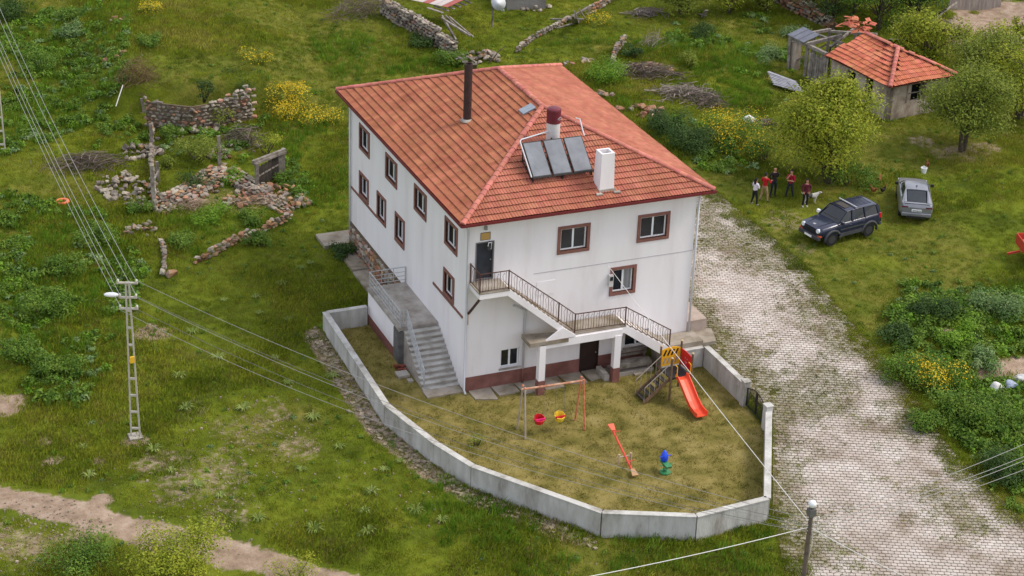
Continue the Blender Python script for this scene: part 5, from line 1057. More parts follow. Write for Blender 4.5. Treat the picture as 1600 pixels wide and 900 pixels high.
heap('stone_heap', 'reddish stones half buried in the upper left weeds', 181, 88, .8, .5, .3, .42, 7, 1)
heap('stone_heap', 'reddish stones at the end of the weedy bank, top left', 183, 32, .8, .6, .3, .42, 7, .9)
p = G(268, 431); t = thing('boulder', 'single pinkish boulder at the foot of the short stone edging', 'boulder', tuple(p)); inst('stone', SMR[3], t, p + Vector((0, 0, .15)), (0, 0, .4), (.75, .6, .55))
drywall('field_wall', 'line of pale stones crossing the grass behind the roof ridge', [(806, 83), (830, 64), (862, 47), (885, 35)], .45, .55, .36, .1, rag=.3)
drywall('field_wall', 'stone wall stub beside the fallen beams at the top', [(918, 24), (940, 12), (962, -2)], .7, .6, .38, .3, rag=.4)
drywall('field_wall', 'broken grey stone wall stub beside the brush heap', [(955, 108), (962, 85), (975, 68)], .8, .6, .38, .15, rag=.4)
heap('stone_heap', 'orange lichened stones at the near end of the bramble bank', 1003, 176, 1.6, .9, .6, .42, 30, .8, -.3)
heap('stone_heap', 'grey and orange stones beside the right roof edge', 940, 152, .9, .7, .4, .36, 20, .6)
heap('stone_heap', 'reddish boulders lying on top of the long brush heap', 1025, 108, 1.3, .5, .7, .5, 10, 1, -.4)
heap('stone_heap', 'small stones on the grass rim left of the brush heap', 905, 98, 1.2, .5, .2, .34, 14, .3, .2)
drywall('field_wall', 'long rubble wall running up behind the ruined tile roofed house', [(1300, 50), (1262, 28), (1228, 12), (1200, -6)], 1.2, .8, .4, .5, rag=.3)
heap('stone_heap', 'whitish stone rubble beside the plank fence, top right', 1470, 45, 1.4, 1.6, .6, .42, 36, .1)
# rubble skirt along the outside of the yard wall
sk = MB(); pth = [Vector(p + (0,)) for p in ((-4.95, 8.0), (-5.05, -1.8), (-4.1, -6.0), (-3.2, -8.4), (-.6, -12.2), (.4, -13.4))]
for p in resample(pth, .12):
    for k in range(3):
        x = p.x + random.gauss(-.05, .22); y = p.y + random.gauss(0, .25)
        if inpoly(np.array([x]), np.array([y]), YARD)[0]: continue
        s = random.uniform(.05, .17); z = GH(x, y); a = random.uniform(0, 6.28); q = [Vector((x + s * math.cos(a + b) * random.uniform(.7, 1.2), y + s * math.sin(a + b) * random.uniform(.7, 1.2), 0)) for b in (0, 1.5, 3.1, 4.6)]
        sk.hexa([v + Vector((0, 0, z - .05)) for v in q], [v + Vector((0, 0, z + s * random.uniform(.2, .7))) for v in q])
sk.build('rubble_skirt', RUBBLE, None, label='broken concrete rubble strewn along the outside of the yard wall', cat='rubble', kind='stuff')
st_ = MB()                                       # loose pebbles on the bare ground
for px, py, rx, n in ((310, 745, 3.6, 220), (400, 665, 3, 130), (440, 690, 2.5, 90), (350, 800, 2.6, 120), (60, 850, 2.5, 220), (100, 815, 2.0, 90), (250, 862, 1.6, 90), (30, 800, 1.5, 60), (700, 790, 3, 60), (600, 740, 3, 80), (900, 880, 3, 30), (240, 525, 1.4, 40)):
    c = G(px, py)
    for k in range(n):
        x = c.x + random.gauss(0, rx * .55); y = c.y + random.gauss(0, rx * .5)
        if inpoly(np.array([x]), np.array([y]), YARD)[0]: continue
        s = random.uniform(.02, .07) * (1.6 if random.random() < .08 else 1); z = GH(x, y); a = random.uniform(0, 6.28); q = [Vector((x + s * math.cos(a + b), y + s * math.sin(a + b) * .8, z)) for b in (0, 1.4, 3.1, 4.7)]
        st_.hexa([v - Vector((0, 0, .03)) for v in q], [v.lerp(Vector((x, y, z)), .35) + Vector((0, 0, s * .9)) for v in q])
st_.build('loose_stones', RUBBLE, None, label='pale pebbles strewn over the bare stony slope', cat='stones', kind='stuff')
# posts and plank gate of the ruin
def upright(px, py, h, label, lean=(0, 0), r=.13, mat=None, grp='old posts in the ruin'):
    p = G(px, py); w = MB(); w.beam(p - Vector((0, 0, .15)), p + Vector((lean[0], lean[1], h)), r, r * .9, (0, 1, 0), r * .85); w.build('wooden_post', mat or WOODG, None, label=label, cat='post', group=grp)
upright(239, 236, 1.75, 'grey wooden post at the back of the ruin\'s left wall', (-.08, 0), .2)
upright(241, 325, 2.6, 'tall grey wooden post at the front of the ruin\'s left wall', (-.05, 0), .2)
upright(248, 285, 1.3, 'short grey post between the two taller left ruin posts', (-.05, 0), .18)
upright(343, 262, 2.0, 'lone grey wooden post standing inside the ruin', (0, 0), .2)
upright(225, 176, .95, 'pale stump post behind the ruin below the dry bush', (-.12, 0), .18)
w = MB(); a, b = G(241, 305), G(249, 283); w.beam(a + Vector((0, 0, .9)), b + Vector((0, 0, .7)), .08); w.build('rail', WOODG, None, label='loose rail propped between the left ruin posts', cat='rail')
a, b = G(402, 296), G(438, 278); a.z = b.z = min(a.z, b.z); pg = thing('plank_gate', 'weathered plank gate standing in a post frame at the ruin entrance', 'gate', tuple(a))
for p, h in ((a, 1.75), (b, 1.6)): w = MB(); w.beam(p - Vector((0, 0, .2)), p + Vector((0, 0, h)), .2); w.build('post', WOODG, pg)
w = MB(); w.beam(b + Vector((.25, .2, -.2)), b + Vector((.25, .2, 1.75)), .18); w.build('post', WOODG, pg)
for k in range(2): w = MB(); w.beam(a + Vector((-.2, .1 * k, 1.72 + .12 * k)), b + Vector((.35, .1 * k, 1.6 + .12 * k)), .16, .12); w.build('lintel', WOODG, pg)
for k in range(6): p = a.lerp(b, .12 + k * .15); w = MB(); w.beam(p + Vector((0, .05, .02)), p + Vector((0, .05, 1.45)), .2, .03, (0, 1, 0)); w.build('plank', M('dark_plank', [srgb(62, 56, 50), srgb(84, 76, 68)], 4, .95, .2, rnd='object', rv=.2), pg)
w = MB(); w.beam(a.lerp(b, .1) + Vector((0, 0, .3)), a.lerp(b, .45) + Vector((0, -.3, -.0)), .07); w.build('brace', WOODG, pg); w = MB(); w.beam(a + Vector((0, 0, .9)), b + Vector((0, 0, .9)), .09, .04, (0, 1, 0)); w.build('batten', WOODG, pg)
# brush heaps
def brush(px, py, rx, ry, h, n, label, ang=0, r=.018, mat=None, name='brush_pile', up=.25):
    c = G(px, py); w = MB()
    for i in range(n):
        x = random.gauss(0, rx * .42); y = random.gauss(0, ry * .42); f = max(0, 1 - (x / rx) ** 2 - (y / ry) ** 2); X = c.x + x * math.cos(ang) - y * math.sin(ang); Y = c.y + x * math.sin(ang) + y * math.cos(ang)
        z = GH(X, Y) + h * f * random.random(); a = ang + random.gauss(0, .9) + (math.pi if random.random() < .5 else 0); l_ = random.uniform(.5, 1.5); d = Vector((math.cos(a), math.sin(a), random.uniform(-.15, up))); p = Vector((X, Y, z + .05)); k = Vector((random.uniform(-.3, .3), random.uniform(-.3, .3), random.uniform(-.1, .3)))
        rr = r * random.uniform(.5, 1.5); w.tube([p - d * l_ * .5, p + k * .3, p + d * l_ * .5 + k * .2 - Vector((0, 0, .12))], [rr, rr * .8, rr * .35], 3, False)
    return w.build(name, mat or TWIG, None, label=label, cat='brush pile', group='brush piles')
brush(140, 262, 2.6, 1.2, .9, 330, 'wide heap of cut brown brushwood left of the ruin', -.3)
brush(385, 222, 1.0, 1.6, 1.1, 190, 'steep brown brushwood heap inside the ruin', .9)
brush(1010, 118, 2.6, 1.4, .8, 300, 'grey brush heap below the broken stone wall stub behind the house', -.5, .022)
brush(1070, 150, 2.4, 1.3, .8, 260, 'long tangle of bleached branches on the bank right of the roof', -.5, .025, M('bleached_twig', [srgb(112, 100, 92), srgb(150, 138, 130)], 3, .95, .1, rnd='island', rv=.25))
brush(1105, 165, 1.4, 1.0, .7, 120, 'dark end of the branch tangle nearest the yellow bush', -.4)
brush(560, 22, 2.6, 1.6, 1.5, 330, 'large bare grey thorn bush left of the stone shed wall', .2, .014, None, 'thorn_bush', .8)
brush(1012, 24, 1.6, .7, .5, 90, 'pale stack of cut sticks in the grass, top centre', -.2, .03, M('bleached_twig', [(1, 1, 1)]))
brush(1018, 72, .9, .7, 1.1, 60, 'small bleached dead shrub above the brush heap', .3, .014, M('bleached_twig', [(1, 1, 1)]), 'dead_shrub', 1.2)
brush(215, 130, 1.5, 1.0, 1.7, 300, 'bare brown bush behind the ruin\'s left corner', 0, .012, M('brown_twig', [srgb(92, 72, 52), srgb(122, 98, 72)], 3, 1, 0, rnd='island', rv=.2), 'bare_bush', 1.2)
brush(400, 318, 1.8, .8, .35, 110, 'flattened pale reeds along the lower ruin wall', .1, .014, M('reed_tan', [srgb(150, 128, 108), srgb(172, 150, 130)], 3, 1, 0, rnd='island', rv=.2))
brush(300, 322, 1.6, .7, .35, 90, 'dry pale reeds at the left end of the lower ruin wall', .1, .014, M('reed_tan', [(1, 1, 1)]))
brush(1195, 195, 1.1, .8, .4, 30, 'few scrap sticks beside the white sack', .1, .03)
# fallen beams and the stone shed at the top
def planks(name, label, cat, lst, mat=WOODG, grp=None, part='beam'):
    pts = [(Vector(a), Vector(b), w_, h_) for a, b, w_, h_ in lst]; t = thing(name, label, cat, tuple(min((p[0] for p in pts), key=lambda q: q.z)), 0, grp)
    for a, b, w_, h_ in pts: q = MB(); q.beam(a, b, w_, h_); q.build(part, mat, t)
    return t
def GZ(px, py, z=0): return G(px, py, z) + Vector((0, 0, z))
sp_ = [G(600, 18), G(640, 42), G(690, 72), G(712, 92)]
drywall('shed_wall', 'long grey rubble stone wall of the tumbledown shed behind the house', None, 1.5, .6, .36, .05, cat='shed wall', rag=.25, world=[G(598, 22), G(650, 52), G(708, 88)])
a = GZ(655, 5, 1.9); b = GZ(738, 14, 1.9); tr2 = thing('tin_roof', 'red and white corrugated sheet roof remains over the stone shed', 'shed roof', tuple(G(690, 20)))
TINR = M('tin_red', [srgb(148, 74, 66), srgb(166, 96, 88)], 3, .6, 0); TINW = M('tin_white', [srgb(176, 164, 160), srgb(194, 184, 180)], 3, .6, 0)
r0 = GZ(652, 14, 1.7); r1 = GZ(660, -25, 2.3); r2 = GZ(735, 2, 2.0)
for k in range(7):
    d = (GZ(700, 12, 1.7) - GZ(632, -2, 1.8)); bb = (GZ(700, -30, 2.4) - GZ(640, -2, 1.8)); o0 = GZ(632, -2, 1.8) + d * (k / 7); o1 = GZ(632, -2, 1.8) + d * ((k + .92) / 7)
    w = MB(); w.hexa([o0, o1, o1 + bb, o0 + bb], [p + Vector((0, 0, .03)) for p in (o0, o1, o1 + bb, o0 + bb)]); w.build('roof_sheet', TINR if k in (0, 3, 6) else TINW, tr2)
for i in range(6):
    a = GZ(668 + i * 10, 12 - i * 3, 1.6); b = GZ(692 + i * 9, 20 - i * 3, 1.5); w = MB(); w.beam(a, b, .2, .05); w.build('board', WOODG, tr2)
planks('fallen_rafters', 'fallen grey rafters sloping down from the shed wall', 'beams', [(GZ(690, 28, 1.5), GZ(735, 56, .9), .14, .1), (GZ(696, 24, 1.5), GZ(722, 50, .8), .1, .1), (GZ(702, 26, 1.4), GZ(740, 58, .8), .08, .08), (GZ(690, 24, 1.6), GZ(712, 62, .2), .16, .12)])
planks('post_cluster', 'cluster of leaning grey posts rising behind the roof edge', 'posts', [(G(724, 96), GZ(724, 96, 2.2), .16, .14), (G(733, 110), GZ(728, 96, 1.6), .2, .14), (G(744, 98), GZ(730, 88, 1.3), .12, .1), (G(708, 86), GZ(722, 92, 1.2), .08, .08), (G(727, 90), GZ(712, 92, 1.0), .07, .07), (G(740, 112), GZ(742, 100, 1.0), .3, .1)])
heap('stone_heap', 'grey stones tumbled beside the leaning posts behind the roof', 752, 92, 1.5, .9, .6, .4, 40, .15, -.3)
w = MB(); w.tube([G(764, 98), GZ(772, 90, .5), GZ(779, 80, 1.1), GZ(790, 72, 1.5)], [.06, .05, .035, .02], 6); w.build('dead_branch', TWIG, None, label='single bleached dead branch beside the stones behind the roof', cat='branch')
planks('fallen_beams', 'heap of fallen beams beside a broken post, top centre', 'beams', [(G(897, 36), GZ(895, 24, 2.2), .2, .16), (G(902, 36), GZ(900, 28, 1.5), .22, .14), (GZ(860, 30, .2), GZ(912, 30, .4), .14, .1), (GZ(880, 34, .1), GZ(918, 12, .9), .16, .12), (GZ(906, 34, .1), GZ(896, 16, 1.0), .08, .08), (GZ(915, 30, .1), GZ(905, 14, 1.2), .08, .06), (GZ(870, 44, .05), GZ(905, 34, .2), .1, .08)])
planks('log_fragment', 'two grey planks leaning in the weeds, top centre right', 'planks', [(G(1097, 28), GZ(1104, 16, .8), .25, .08), (G(1092, 22), GZ(1102, 24, .4), .2, .06)])
heap('stone_heap', 'grey stones at the broken house corner, top centre', 838, 14, 1.2, .6, .5, .4, 20, .1)
w = MB(); c_ = G(825, 14); w.prism([(c_.x - 1.6, c_.y), (c_.x + 1.2, c_.y - .4), (c_.x + 2.2, c_.y + 3), (c_.x - .6, c_.y + 3.6)], c_.z - .3, c_.z + 2.2); w.build('stone_hut', M('grey_render', [srgb(112, 108, 104), srgb(140, 136, 132)], .8, .95, .5, 6), None, label='grey rendered wall corner of a hut cut by the top edge', cat='hut')
planks('plank_fence', 'row of tall weathered upright planks behind the ruined house', 'fence', [(G(1392 + i * 4.2, 62 - abs(i - 4) * .3), GZ(1392 + i * 4.2, 62, 1.5 + .5 * random.random()), .22, .04) for i in range(10)], part='plank')
planks('plank_fence', 'short stretch of upright planks by the stone rubble, top right', 'fence', [(G(1462 + i * 4, 22 - i * 2), GZ(1462 + i * 4, 22 - i * 2, 1.3 + .4 * random.random()), .2, .04) for i in range(5)], part='plank')
planks('bent_rail', 'bent grey rail over the rubble, top right', 'rail', [(G(1453, 42), GZ(1453, 42, 1.0), .1, .1), (GZ(1453, 42, 1.0), GZ(1472, 20, 1.2), .1, .1), (GZ(1472, 20, 1.2), GZ(1495, 4, 1.2), .1, .1)])
w = MB(); c_ = G(1518, 16); w.prism([(c_.x - 2, c_.y), (c_.x + 2.4, c_.y - .2), (c_.x + 2.6, c_.y + .2), (c_.x - 1.8, c_.y + .4)], c_.z - .3, c_.z + 1.4); w.build('plastered_wall', M('stained_plaster', [srgb(120, 110, 102), srgb(160, 150, 142)], 2, .95, .3, stretch=(3, 3, .5)), None, label='stained pale plaster wall cut by the top right edge', cat='wall')
# ------------------------------------------------------------------ ruined house with red tile roof
MUD = M('mud_plaster', [srgb(124, 110, 98), srgb(160, 146, 132), srgb(184, 172, 160)], 1.3, .95, .5, 7, stretch=(1, 1, .8))
base = G(1390, 192); EH = 2.45
A = GZ(1391, 137, EH); zA = A.z
def atz(px, py, z): p = onplane(px, py, z); return Vector((p[0], p[1], z))
B = atz(1496, 117, zA); C = atz(1290, 85, zA); e1 = (B - A); e2 = (C - A)
rh = thing('ruined_house', 'abandoned mud walled house with partly collapsed red tile roof', 'house', tuple(base))
Dd = A + e1 + e2; O = (A + B + C + Dd) / 4
pk1 = atz(1380, 60, zA + 1.35); u1 = e1.normalized(); u2 = (e2 - u1 * e2.dot(u1)).normalized()
L1 = e1.length; L2 = e2.dot(u2)
def Q(a, b, z): p = A + u1 * a + u2 * b; return Vector((p.x, p.y, z))
gz0 = base.z - .4; ins = .35
wl = MB(); m2 = L2 * .62
def wall2(p, q, z0, z1, th, holes, name, mat):
    d = (q - p); L_ = d.length; d = d.normalized(); n = Vector((-d.y, d.x, 0)) * th; w = MB()
    us = sorted({0, L_, *[h[0] for h in holes], *[h[1] for h in holes]}); zs = sorted({z0, z1, *[h[2] for h in holes], *[h[3] for h in holes]})
    for a, b in zip(us[:-1], us[1:]):
        for c, e in zip(zs[:-1], zs[1:]):
            if any(h[0] <= a and b <= h[1] and h[2] <= c and e <= h[3] for h in holes): continue
            P_ = [p + d * a, p + d * b, p + d * b + n, p + d * a + n]; w.hexa([Vector((v.x, v.y, c)) for v in P_], [Vector((v.x, v.y, e)) for v in P_])
    return w.build(name, mat, rh)
zt = zA - .05
wall2(Q(ins, ins, 0), Q(L1 - ins, ins, 0), gz0, zt, .3, [(1.75, 2.95, zt - 1.35, zt - .2)], 'wall', MUD)
wall2(Q(ins, L2 - .5, 0), Q(ins, ins, 0), gz0, zt, .3, [(L2 - 3.2, L2 - 2.5, zt - 1.6, zt - .1), (L2 - 5.0, L2 - 4.2, zt - 1.7, zt - .3)], 'wall', MUD)
wall2(Q(L1 - ins, ins, 0), Q(L1 - ins, L2, 0), gz0, zt, .3, [], 'wall', MUD)
w = MB(); w.hexa([Q(.9, .9, gz0), Q(L1 - .9, .9, gz0), Q(L1 - .9, L2 - 1, gz0), Q(.9, L2 - 1, gz0)], [Q(.9, .9, zt - .1), Q(L1 - .9, .9, zt - .1), Q(L1 - .9, L2 - 1, zt - .1), Q(.9, L2 - 1, zt - .1)]); w.build('dark_room', DARKIN, rh)
fr_ = MB()
for a, b in ((1.75, 1.83), (2.87, 2.95)): fr_.hexa([Q(a, ins - .02, zt - 1.35), Q(b, ins - .02, zt - 1.35), Q(b, ins + .1, zt - 1.35), Q(a, ins + .1, zt - 1.35)], [Q(a, ins - .02, zt - .2), Q(b, ins - .02, zt - .2), Q(b, ins + .1, zt - .2), Q(a, ins + .1, zt - .2)])
fr_.beam(Q(1.75, ins, zt - .75), Q(2.95, ins, zt - .75), .06); fr_.build('window_frame', WOODG, rh)
pk = Q(L1 * .5, L1 * .5, zA + 1.3); pk2 = Q(L1 * .5, L2 - .6, zA + 1.25)
w = MB(); c4 = [Q(0, 0, zA - .04), Q(L1, 0, zA - .04), Q(L1, L2, zA - .04), Q(0, L2, zA - .04)]; kk = Vector((0, 0, -.05)); w.add(c4 + [pk + kk, pk2 + kk], [(0, 1, 4), (1, 2, 5, 4), (3, 0, 4, 5), (3, 2, 1, 0)]); rr_ = w.build('roof', DECK, rh)
TILE2 = M('old_roof_tile', [srgb(168, 92, 66), srgb(190, 110, 82), srgb(204, 128, 102)], .9, .85, .2, 50, rnd='object', rv=.16, detail=8)
t2v = [(a * 1.0, b, c_) for a, b, c_ in tv]; t2 = bpy.data.meshes.new('roof_tile'); t2.from_pydata(t2v, [], tf); t2.materials.append(TILE2)
def slope2(A_, B_, aL, aR, drop, cap=240):
    e = (B_ - A_).normalized(); L_ = (B_ - A_).length; v_ = aL - A_; uL = v_.dot(e); s = v_ - e * uL; S = s.length; s.normalize(); n = e.cross(s); uR = (aR - A_).dot(e); nr = int(S / .37); k = 0
    for j in range(nr):
        for i in range(int(L_ / TWD) + 1):
            u = i * TWD; v0 = j * .37
            if u < uL * (v0 + .3) / S - .05 or u + TWD > L_ - (L_ - uR) * (v0 + .3) / S + .05 or random.random() < drop: continue
            p = A_ + e * u + s * v0 + n * (random.uniform(0, .02) + .06 * math.sin(u * .9 + j * .3)); 
            o = bpy.data.objects.new('roof_tile', t2); COL.objects.link(o); o.parent = rr_; p = p - rh.location; a = random.gauss(0, .03); e_ = (e + s * a).normalized(); s_ = (s - e * a).normalized()
            o.matrix_local = Matrix(((e_.x, s_.x, n.x, p.x), (e_.y, s_.y, n.y, p.y), (e_.z, s_.z, n.z, p.z), (0, 0, 0, 1))); k += 1
slope2(A, B, pk, pk, .003); slope2(Q(0, L2, zA), A, pk2, pk, .004); slope2(B, Q(L1, L2, zA), pk, pk2, .05)
for p, q in ((A, pk), (B, pk), (pk, pk2)):
    d = q - p; n_ = int(d.length / .36)
    for i in range(n_):
        if random.random() < .15: continue
        b = p + d * (i / n_) + Vector((0, 0, .06)) - rh.location; dd = d.normalized(); a = dd.cross(Vector((0, 0, 1))).normalized(); nn = a.cross(dd); o = bpy.data.objects.new('ridge_tile', capm); COL.objects.link(o); o.parent = rr_; o.matrix_local = Matrix(((a.x, dd.x, nn.x, b.x), (a.y, dd.y, nn.y, b.y), (a.z, dd.z, nn.z, b.z), (0, 0, 0, 1)))
for k in range(46):                              # loose tiles slid into a heap at the back ridge
    p = pk2 + u2 * random.uniform(-.3, 2.2) + u1 * random.uniform(-.6, 1.0) + Vector((0, 0, random.uniform(-.1, .45))); inst('roof_tile', t2, rr_, p, (random.uniform(-.5, .5), random.uniform(-.5, .5), random.uniform(-1, 1) + .4))
# collapsed timber bay on the left
def bm3(p, q, w_, h_=None, name='timber', mat=WOODG): m_ = MB(); m_.beam(p, q, w_, h_ or w_); m_.build(name, mat, rh)
for a, b, h in ((.3, L2 + .3, 2.5), (.3, L2 + 2.0, 2.3), (.4, L2 + 3.8, 2.3), (2.4, L2 + 3.9, 2.2), (L1 * .6, L2 + 3.6, 2.6), (L1 - .6, L2 + 2.8, 2.9), (L1 - .6, L2 + .8, 2.6), (1.2, L2 + 1.2, 1.9), (3.0, L2 + 2.2, 2.0)): bm3(Q(a, b, gz0), Q(a + random.uniform(-.1, .1), b + random.uniform(-.1, .1), gz0 + .4 + h), .17)
for p, q, w_ in ((Q(.3, L2, zA), Q(.4, L2 + 4, zA - .1), .2), (Q(.4, L2 + 3.8, zA), Q(L1 * .6, L2 + 3.6, zA + .1), .18), (Q(.2, L2 + 1.9, zA + .1), Q(2.6, L2 + 1.4, zA + .5), .2), (Q(L1 - .6, L2 + 2.8, zA + .3), Q(1.4, L2 + 1.0, zA), .14), (Q(2.5, L2 + 3.9, zA - .2), Q(2.0, L2 + .5, zA + .3), .16), (Q(L1 * .6, L2 + 3.6, zA), Q(L1 - .6, L2 + .6, zA + .5), .16), (Q(.6, L2 + 3.4, gz0 + 1.2), Q(1.6, L2 + 1.6, zA), .1), (Q(2.8, L2 + 2.6, gz0 + .5), Q(1.2, L2 + .8, zA + .2), .12)): bm3(p, q, w_)
for k in range(9): bm3(Q(.25, L2 - .2 + k * .22, gz0), Q(.25, L2 - .2 + k * .22, zA - .2 - .25 * random.random()), .2, .04, 'plank')
for k in range(3): w = MB(); p = Q(.1, L2 + 2.2 + k * .6, zA + .1); w.hexa([p, p + u2 * .55, p + u2 * .55 + u1 * 1.3 + Vector((0, 0, .35)), p + u1 * 1.3 + Vector((0, 0, .35))], [v + Vector((0, 0, .03)) for v in (p, p + u2 * .55, p + u2 * .55 + u1 * 1.3 + Vector((0, 0, .35)), p + u1 * 1.3 + Vector((0, 0, .35)))]); w.build('slate_sheet', M('blue_grey_sheet', [srgb(88, 90, 102), srgb(112, 114, 124)], 2, .6, 0), rh)
w = MB(); w.hexa([Q(L1 - 1.2, L2 + .4, gz0), Q(L1 - .8, L2 + .4, gz0), Q(L1 - .8, L2 + 3, gz0), Q(L1 - 1.2, L2 + 3, gz0)], [Q(L1 - 1.2, L2 + .4, zA + .4), Q(L1 - .8, L2 + .4, zA + .4), Q(L1 - .8, L2 + 3, zA - .9), Q(L1 - 1.2, L2 + 3, zA - .9)]); w.build('broken_wall', MUD, rh)
w = MB(); w.hexa([Q(.5, L2 + 3.3, gz0), Q(.9, L2 + 3.3, gz0), Q(.9, L2 + 4, gz0), Q(.5, L2 + 4, gz0)], [Q(.5, L2 + 3.3, zA - .3), Q(.9, L2 + 3.3, zA - .3), Q(.9, L2 + 4, zA - .4), Q(.5, L2 + 4, zA - .4)]); w.build('broken_wall', MUD, rh)
pt = thing('plank_stack', 'stack of silvery grey boards leaning by the ruined house', 'planks', tuple(G(1225, 130)))
SILV = M('silver_board', [srgb(128, 128, 136), srgb(156, 156, 162)], 3, .8, .1, rnd='object', rv=.12)
for k in range(7): a = GZ(1200 + k * 1.5, 112 + k * 3.2, .55 - k * .05); b = GZ(1243 + k * 2, 128 + k * 2.6, .5 - k * .04); w = MB(); w.beam(a, b, .22, .04); w.build('board', SILV, pt)
# ------------------------------------------------------------------ vegetation
def quadmesh(name, V, mat, npp=4):
    V = np.asarray(V, np.float32).reshape(-1, 3); n = len(V) // npp; me = bpy.data.meshes.new(name); me.vertices.add(len(V)); me.vertices.foreach_set('co', V.ravel()); me.loops.add(len(V)); me.loops.foreach_set('vertex_index', np.arange(len(V), dtype=np.int32))
    me.polygons.add(n); me.polygons.foreach_set('loop_start', np.arange(0, len(V), npp, dtype=np.int32)); me.materials.append(mat); me.update(calc_edges=True); return me
def leaves(C, Nn, size, asp=.6, rs=None, jit=.35):
    rs = rs or np.random.default_rng(1); n = len(C); N_ = Nn + rs.normal(0, jit, (n, 3)); N_ /= np.linalg.norm(N_, axis=1)[:, None] + 1e-9
    T = np.cross(N_, rs.normal(0, 1, (n, 3))); T /= np.linalg.norm(T, axis=1)[:, None] + 1e-9; B_ = np.cross(N_, T); s = (size * rs.uniform(.6, 1.35, n))[:, None]
    a = T * s * .5; b = B_ * s * asp * .5
    return np.stack([C - a, C + b - a * .1, C + a, C - b - a * .1], 1)
def crown(n, blobs, size, seed, asp=.6, shell=.55, jit=.5):
    rs = np.random.default_rng(seed); w = np.array([b[1] ** 2 for b in blobs]); k = rs.choice(len(blobs), n, p=w / w.sum())
    c = np.array([b[0] for b in blobs])[k]; r = np.array([b[1] for b in blobs])[k]; q = np.array([b[2] if len(b) > 2 else 1. for b in blobs])[k]
    d = rs.normal(0, 1, (n, 3)); d /= np.linalg.norm(d, axis=1)[:, None]; d[:, 2] = np.where(d[:, 2] < -.35, -d[:, 2], d[:, 2])
    rad = r * (shell + (1 - shell) * rs.random(n) ** .7) * (1 + .18 * rs.normal(0, 1, n)); P = c + d * rad[:, None] * np.stack([np.ones(n), np.ones(n), q], 1)
    return leaves(P, d + np.array([0, 0, .5]), size, asp, rs, jit)
def leafmat(n, cols, rv=.25, sc=1.2): return M('leaf_' + n, [srgb(*c) for c in cols], sc, .7, 0, rnd='island', rv=rv, trans=.3, spec=.25, detail=4)
LG = leafmat('green', [(68, 96, 28), (92, 122, 38), (118, 142, 54)]); LD = leafmat('dark', [(42, 64, 26), (58, 84, 34), (78, 104, 46)]); LY = leafmat('yellowgreen', [(108, 122, 28), (138, 148, 38), (164, 166, 56)])
LO = leafmat('olive', [(92, 108, 34), (116, 130, 44), (140, 148, 58)]); LF = leafmat('yellow_flower', [(206, 176, 30), (226, 198, 50)]); LP = leafmat('pale', [(84, 112, 60), (108, 134, 80), (134, 154, 102)]); LB = leafmat('bright', [(84, 120, 26), (106, 142, 34), (128, 158, 52)])
# --- meadow grass
GR = M('grass_blades', [srgb(80, 98, 20), srgb(108, 123, 28), srgb(132, 139, 40), srgb(150, 148, 60)], .22, .85, 0, rnd='object', rv=.36, trans=.25, spec=.15, detail=8)
GRT = M('lush_grass_blades', [srgb(70, 102, 24), srgb(96, 128, 32), srgb(118, 144, 46)], .3, .85, 0, rnd='object', rv=.25, trans=.3, spec=.15, detail=8)
GRD = M('dry_grass_blades', [srgb(92, 88, 40), srgb(120, 110, 58), srgb(144, 132, 82)], .8, .9, 0, rnd='object', rv=.25, trans=.2, spec=.1, detail=8)
MOS = M('joint_moss', [srgb(80, 86, 28), srgb(106, 106, 42), srgb(128, 120, 60)], .8, .95, 0, rnd='object', rv=.25, trans=.15, spec=.1)
def tuft(name, mat, n, rad, h, wd, seed, lean=.5):
    rs = np.random.default_rng(seed); V = []
    for i in range(n):
        a = rs.uniform(0, 6.283); r = rad * math.sqrt(rs.random()); b = np.array([r * math.cos(a), r * math.sin(a), -.02]); hh = h * rs.uniform(.5, 1.2); t = rs.uniform(0, 6.283); l_ = np.array([math.cos(t), math.sin(t), 0]) * hh * lean * rs.uniform(.3, 1.2); s = np.array([-math.sin(t + 1), math.cos(t + 1), 0]) * wd * rs.uniform(.7, 1.3)
        m_ = b + l_ * .35 + np.array([0, 0, hh * .65]); e = b + l_ + np.array([0, 0, hh]); V += [b - s, b + s, m_ + s * .8, m_ - s * .8, m_ - s * .8, m_ + s * .8, e + s * .1, e - s * .1]
    o = bpy.data.objects.new(name, quadmesh(name, V, mat)); return o
def clump(name, mat, n, r, h, size, seed, asp=.6):
    rs = random.Random(seed); blobs = [((rs.uniform(-.5, .5) * r, rs.uniform(-.5, .5) * r, h * rs.uniform(.15, .5)), r * rs.uniform(.35, .6), h / r * .8) for _ in range(6)]; return bpy.data.objects.new(name, quadmesh(name, crown(n, blobs, size, seed, asp), mat))
def protos(nm, lst):
    c = bpy.data.collections.new(nm)
    for o in lst: c.objects.link(o)
    return c
